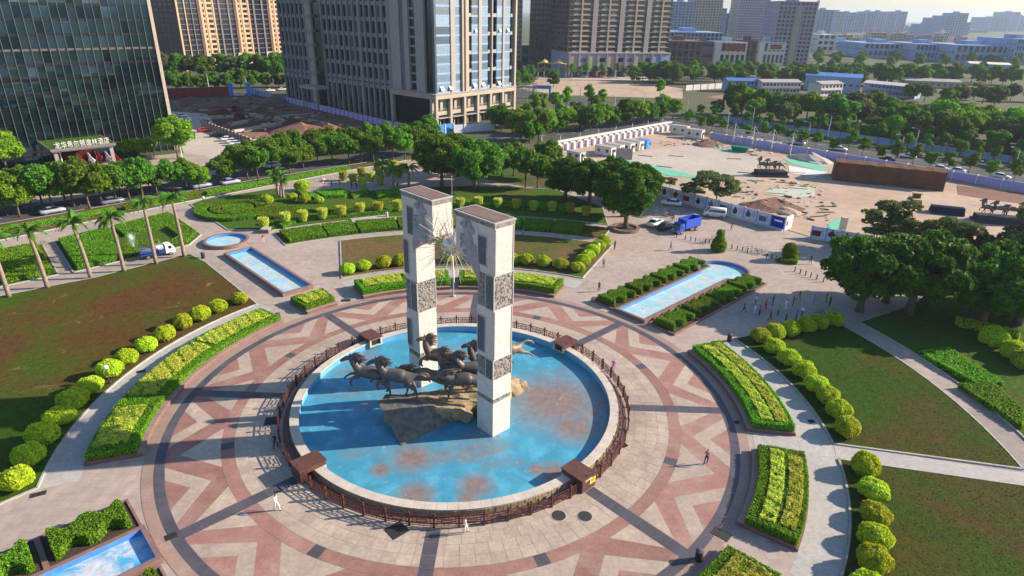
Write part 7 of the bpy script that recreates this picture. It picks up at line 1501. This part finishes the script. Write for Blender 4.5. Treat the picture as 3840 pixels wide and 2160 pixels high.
for i, (x, y) in enumerate(((990, 1232), (1045, 1243), (1092, 1255), (1195, 1268), (1232, 1275), (1402, 1322), (1458, 1325), (1512, 1338), (1565, 1347), (1617, 1362), (1810, 1415), (1858, 1425), (1902, 1440), (905, 1210))):
    t = thing('bollard', f'dark bollard in the line between street and plaza, {nth(i)} from the lorry' if i < 13 else 'dark bollard in front of the lorry cab', 'bollard', q3(x, y), 0, 'bollards between street and plaza'); inst('post', bl, t); inst('foot', bc, t)
for i, (x, y) in enumerate(((845, 600), (885, 618), (925, 632), (965, 645), (1010, 660), (1060, 680))):
    t = thing('bollard', f'dark bollard right of the domed topiary, {nth(i)} from the left', 'bollard', q(MR, x, y), 0, 'bollards between street and plaza'); inst('post', bl, t); inst('foot', bc, t)
def bin_(p, label):
    t = thing('litter_bin', label, 'bin', p, 0, 'litter bins on the plaza'); MB().lathe([(.27, 0), (.3, .08), (.3, .85), (.26, .9)], 14).build('bin_body', cloth('#3a3438'), t); MB().lathe([(.33, .95), (.33, 1.02), (.12, 1.12)], 14).build('lid', cloth('#55505a'), t); MB().tube([(.2, 0, .85), (.2, 0, 1.0)], .03, 5).tube([(-.2, 0, .85), (-.2, 0, 1.0)], .03, 5).build('lid_post', MT['steel'], t)
for (o, x, y), lb in (((ML, 2103, 965), 'litter bin at the end of the long left hedge'), ((ML, 1535, 500), 'litter bin at the corner of the left lawn near the pools'), ((MR, 350, 1125), 'litter bin at the near corner of the right hedge'), ((BR, 118, 1330), 'litter bin on the dark ring at the bottom right'), ((MM, 1580, 565), 'litter bin by the lawn kerb behind the right pillar')): bin_(q(o, x, y), lb)
def globe(p, label, h=2.6):
    t = thing('globe_lamp', label, 'lamp', p, 0, 'globe lamps in the gardens'); MB().lathe([(.16, 0), (.16, .3), (.07, .35), (.05, h - .25), (.1, h - .2)], 10).build('post', MT['iron'], t); MB().ell((0, 0, h), (.28, .28, .28), 14, 10).build('globe', MT['lamp_white'], t, smooth=True)
globe(q(ML, 832, 1449), 'white globe lamp among the ball shrubs of the left lawn', 2.2); globe(q4(200, 535), 'white globe lamp at the corner of the spiral garden'); globe(at(2242, 955), 'white globe lamp among the slanting row of ball shrubs', 1.9); globe(q(TL, 1165, 1190), 'white globe lamp before the hotel planting', 3.5)
MB().box(-.35, .35, -.03, .03, 0, .5).build('lawn_sign', cloth('#4a3a8a'), None, loc=q(BR, 1330, 1420), label='small purple sign board before the last ball shrub at lower right', cat='sign').rotation_euler = (-.5, 0, .2)
def street_lamp(p, vt, label, grp='street lamps of the divided road', arms=1):
    h = max(6., min(13., zat(p, vt))); t = thing('street_lamp', label, 'street lamp', p, 0, grp); MB().tube([(0, 0, 0), (0, 0, h)], [.2, .11], 7).build('pole', MT['white_wall'], t); MB().lathe([(.3, 0), (.3, .3)], 8).build('foot', MT['concrete'], t)
    MB().tube([(0, 0, h - .1), (-.5, .4, h + .5), (-1.4, 1.1, h + .6)], .05, 5).tube([(0, 0, h - .8), (.6, -.5, h - .5)], .04, 5).build('arm', MT['tower_pale'], t); MB().cbox((-1.5, 1.2, h + .58), (.9, .35, .14)).build('lamp_head', MT['white_wall'], t)
for i, (x, y, vt) in enumerate(((30, 860, 755), (330, 1000, 850), (520, 965, 815), (935, 1085, 935), (1090, 1045, 880), (1630, 1190, 1035), (1745, 1140, 985), (2495, 1290, 1155))): street_lamp(q(TR, x, y), vt / 2.0125, f'pale street lamp of the divided road, {nth(i)} from the left')
for i, (o, x, y, vt) in enumerate(((TL, 1580, 690, 555), (TL, 1865, 690, 610), (TM, 1510, 1060, 1000), (TM, 1795, 830, 650), (TM, 2060, 840, 770), (TM, 2420, 850, 790), (TM, 1560, 720, 640), (TL, 490, 1300, 1190), (TL, 1375, 1200, 1155), (TM, 2280, 800, 720))): street_lamp(q(o, x, y), vt / 2.0125, f'pale street lamp beyond the park, {nth(i)} of ten', 'street lamps beyond the park')
# low garden walls and a bench by the upper walk
t = thing('stone_ledge', 'long low pale stone ledge behind the left-hand pillar', 'bench', q4(1770, 665)); a, b = q4(1770, 665), q4(2150, 625); d = b - a; MB().box(0, d.length, -1.2, 1.2, 0, .4).build('ledge_block', MT['path_tile'], t).rotation_euler = (0, 0, math.atan2(d.y, d.x)); MB().cbox((d.x, d.y, .6), (.5, .5, 1.2)).build('end_post', MT['path_tile'], t)
t = thing('stone_pedestal', 'small stone pedestal under the first cup topiary by the round pool', 'pedestal', q4(855, 775)); MB().box(-.7, .7, -.7, .7, 0, .7).build('pedestal_block', MT['pool_kerb'], t); MB().box(-.8, .8, -.8, .8, .7, .82).build('cap', MT['kerb'], t)

sheet('vacant_lot', [q(TM, 1300, 690), q(TM, 1480, 600), q(TM, 1720, 606), q(TM, 2230, 612), q(TM, 2576, 670), q(TM, 2576, 745), q(TM, 1780, 720), q(TM, 1500, 720)], .0, MT['sand'])
sheet('shop_street', [q(TM, 1480, 600), q(TM, 1460, 574), q(TM, 2300, 576), q(TM, 2320, 606)], .006, MT['concrete'])

# small rubble, offcuts and boards strewn over the two sites
def rubble(name, zone, n_, mats, seed, zf=.02, big=1.):
    r = random.Random(seed); mb = MB(); xs = [p.x for p in zone]; ys = [p.y for p in zone]; k = 0
    while k < n_:
        x, y = r.uniform(min(xs), max(xs)), r.uniform(min(ys), max(ys)); ins = False
        for a, b in zip(zone, zone[1:] + zone[:1]):
            if (a.y > y) != (b.y > y) and x < (b.x - a.x) * (y - a.y) / (b.y - a.y) + a.x: ins = not ins
        if not ins: continue
        k += 1; l_, w_, h_ = r.uniform(.4, 2.6) * big, r.uniform(.1, .6) * big, r.uniform(.06, .4) * big; a = r.uniform(0, PI); mb.cur = r.randrange(len(mats))
        mb.T = Matrix.Translation((x, y, zf)) @ Matrix.Rotation(a, 4, 'Z'); mb.box(-l_ / 2, l_ / 2, -w_ / 2, w_ / 2, 0, h_)
    mb.T = None; mb.build(name, [MT[m_] for m_ in mats], None, kind='stuff', label='scattered boards and rubble on the building site' if seed == 1 else 'scattered rubble and boards in the excavation', cat='rubble')
rubble('site_rubble', [q3(1560, 640), q3(2020, 620), q3(2300, 680), q3(2560, 900), q3(2400, 1060), q3(1950, 1000), q3(1500, 800), q3(1200, 700)], 110, ['bark', 'concrete', 'net_pale', 'earth', 'sand', 'concrete', 'green_net'], 1, .02, .8)
rubble('yard_rubble', [q3(700, 240), q3(1060, 210), q3(1500, 280), q3(1960, 360), q3(1760, 400), q3(1100, 270), q3(700, 300)], 70, ['bark', 'concrete', 'white_wall', 'earth'], 1, .02, .8)
rubble('pit_rubble', [V(-146, 222), V(-122, 244), V(-66, 196), V(-40, 165), V(-48, 146), V(-75, 136), V(-97, 152), V(-122, 190)], 170, ['earth', 'bark', 'concrete', 'brick', 'earth'], 3, 0., 2.0)

net([q(TR, 2070, 1400), q(TR, 2576, 1460), q(MR, 2576, 90), q(MR, 2330, 60), q(MR, 2080, 20)], 'orange-brown bare earth right of the earth bank', 'earth', .02)
net([q(MR, 560, 60), q(MR, 700, 40), q(MR, 930, 130), q(MR, 840, 180), q(MR, 640, 130)], 'reddish bare earth round the heap behind the hoarding', 'earth', .02)
# ================================================================== haze
mh = bpy.data.materials.new('haze'); mh.use_nodes = True; nn = mh.node_tree.nodes; nn.clear(); ho = nn.new('ShaderNodeOutputMaterial'); pv = nn.new('ShaderNodeVolumePrincipled')
pv.inputs['Color'].default_value = (.70, .83, 1.0, 1); pv.inputs['Density'].default_value = .00011; pv.inputs['Anisotropy'].default_value = .2; mh.node_tree.links.new(pv.outputs[0], ho.inputs['Volume'])
MB().box(-9400, 9400, -9400, 9400, -7, 130).build('haze', mh, None, kind='stuff')
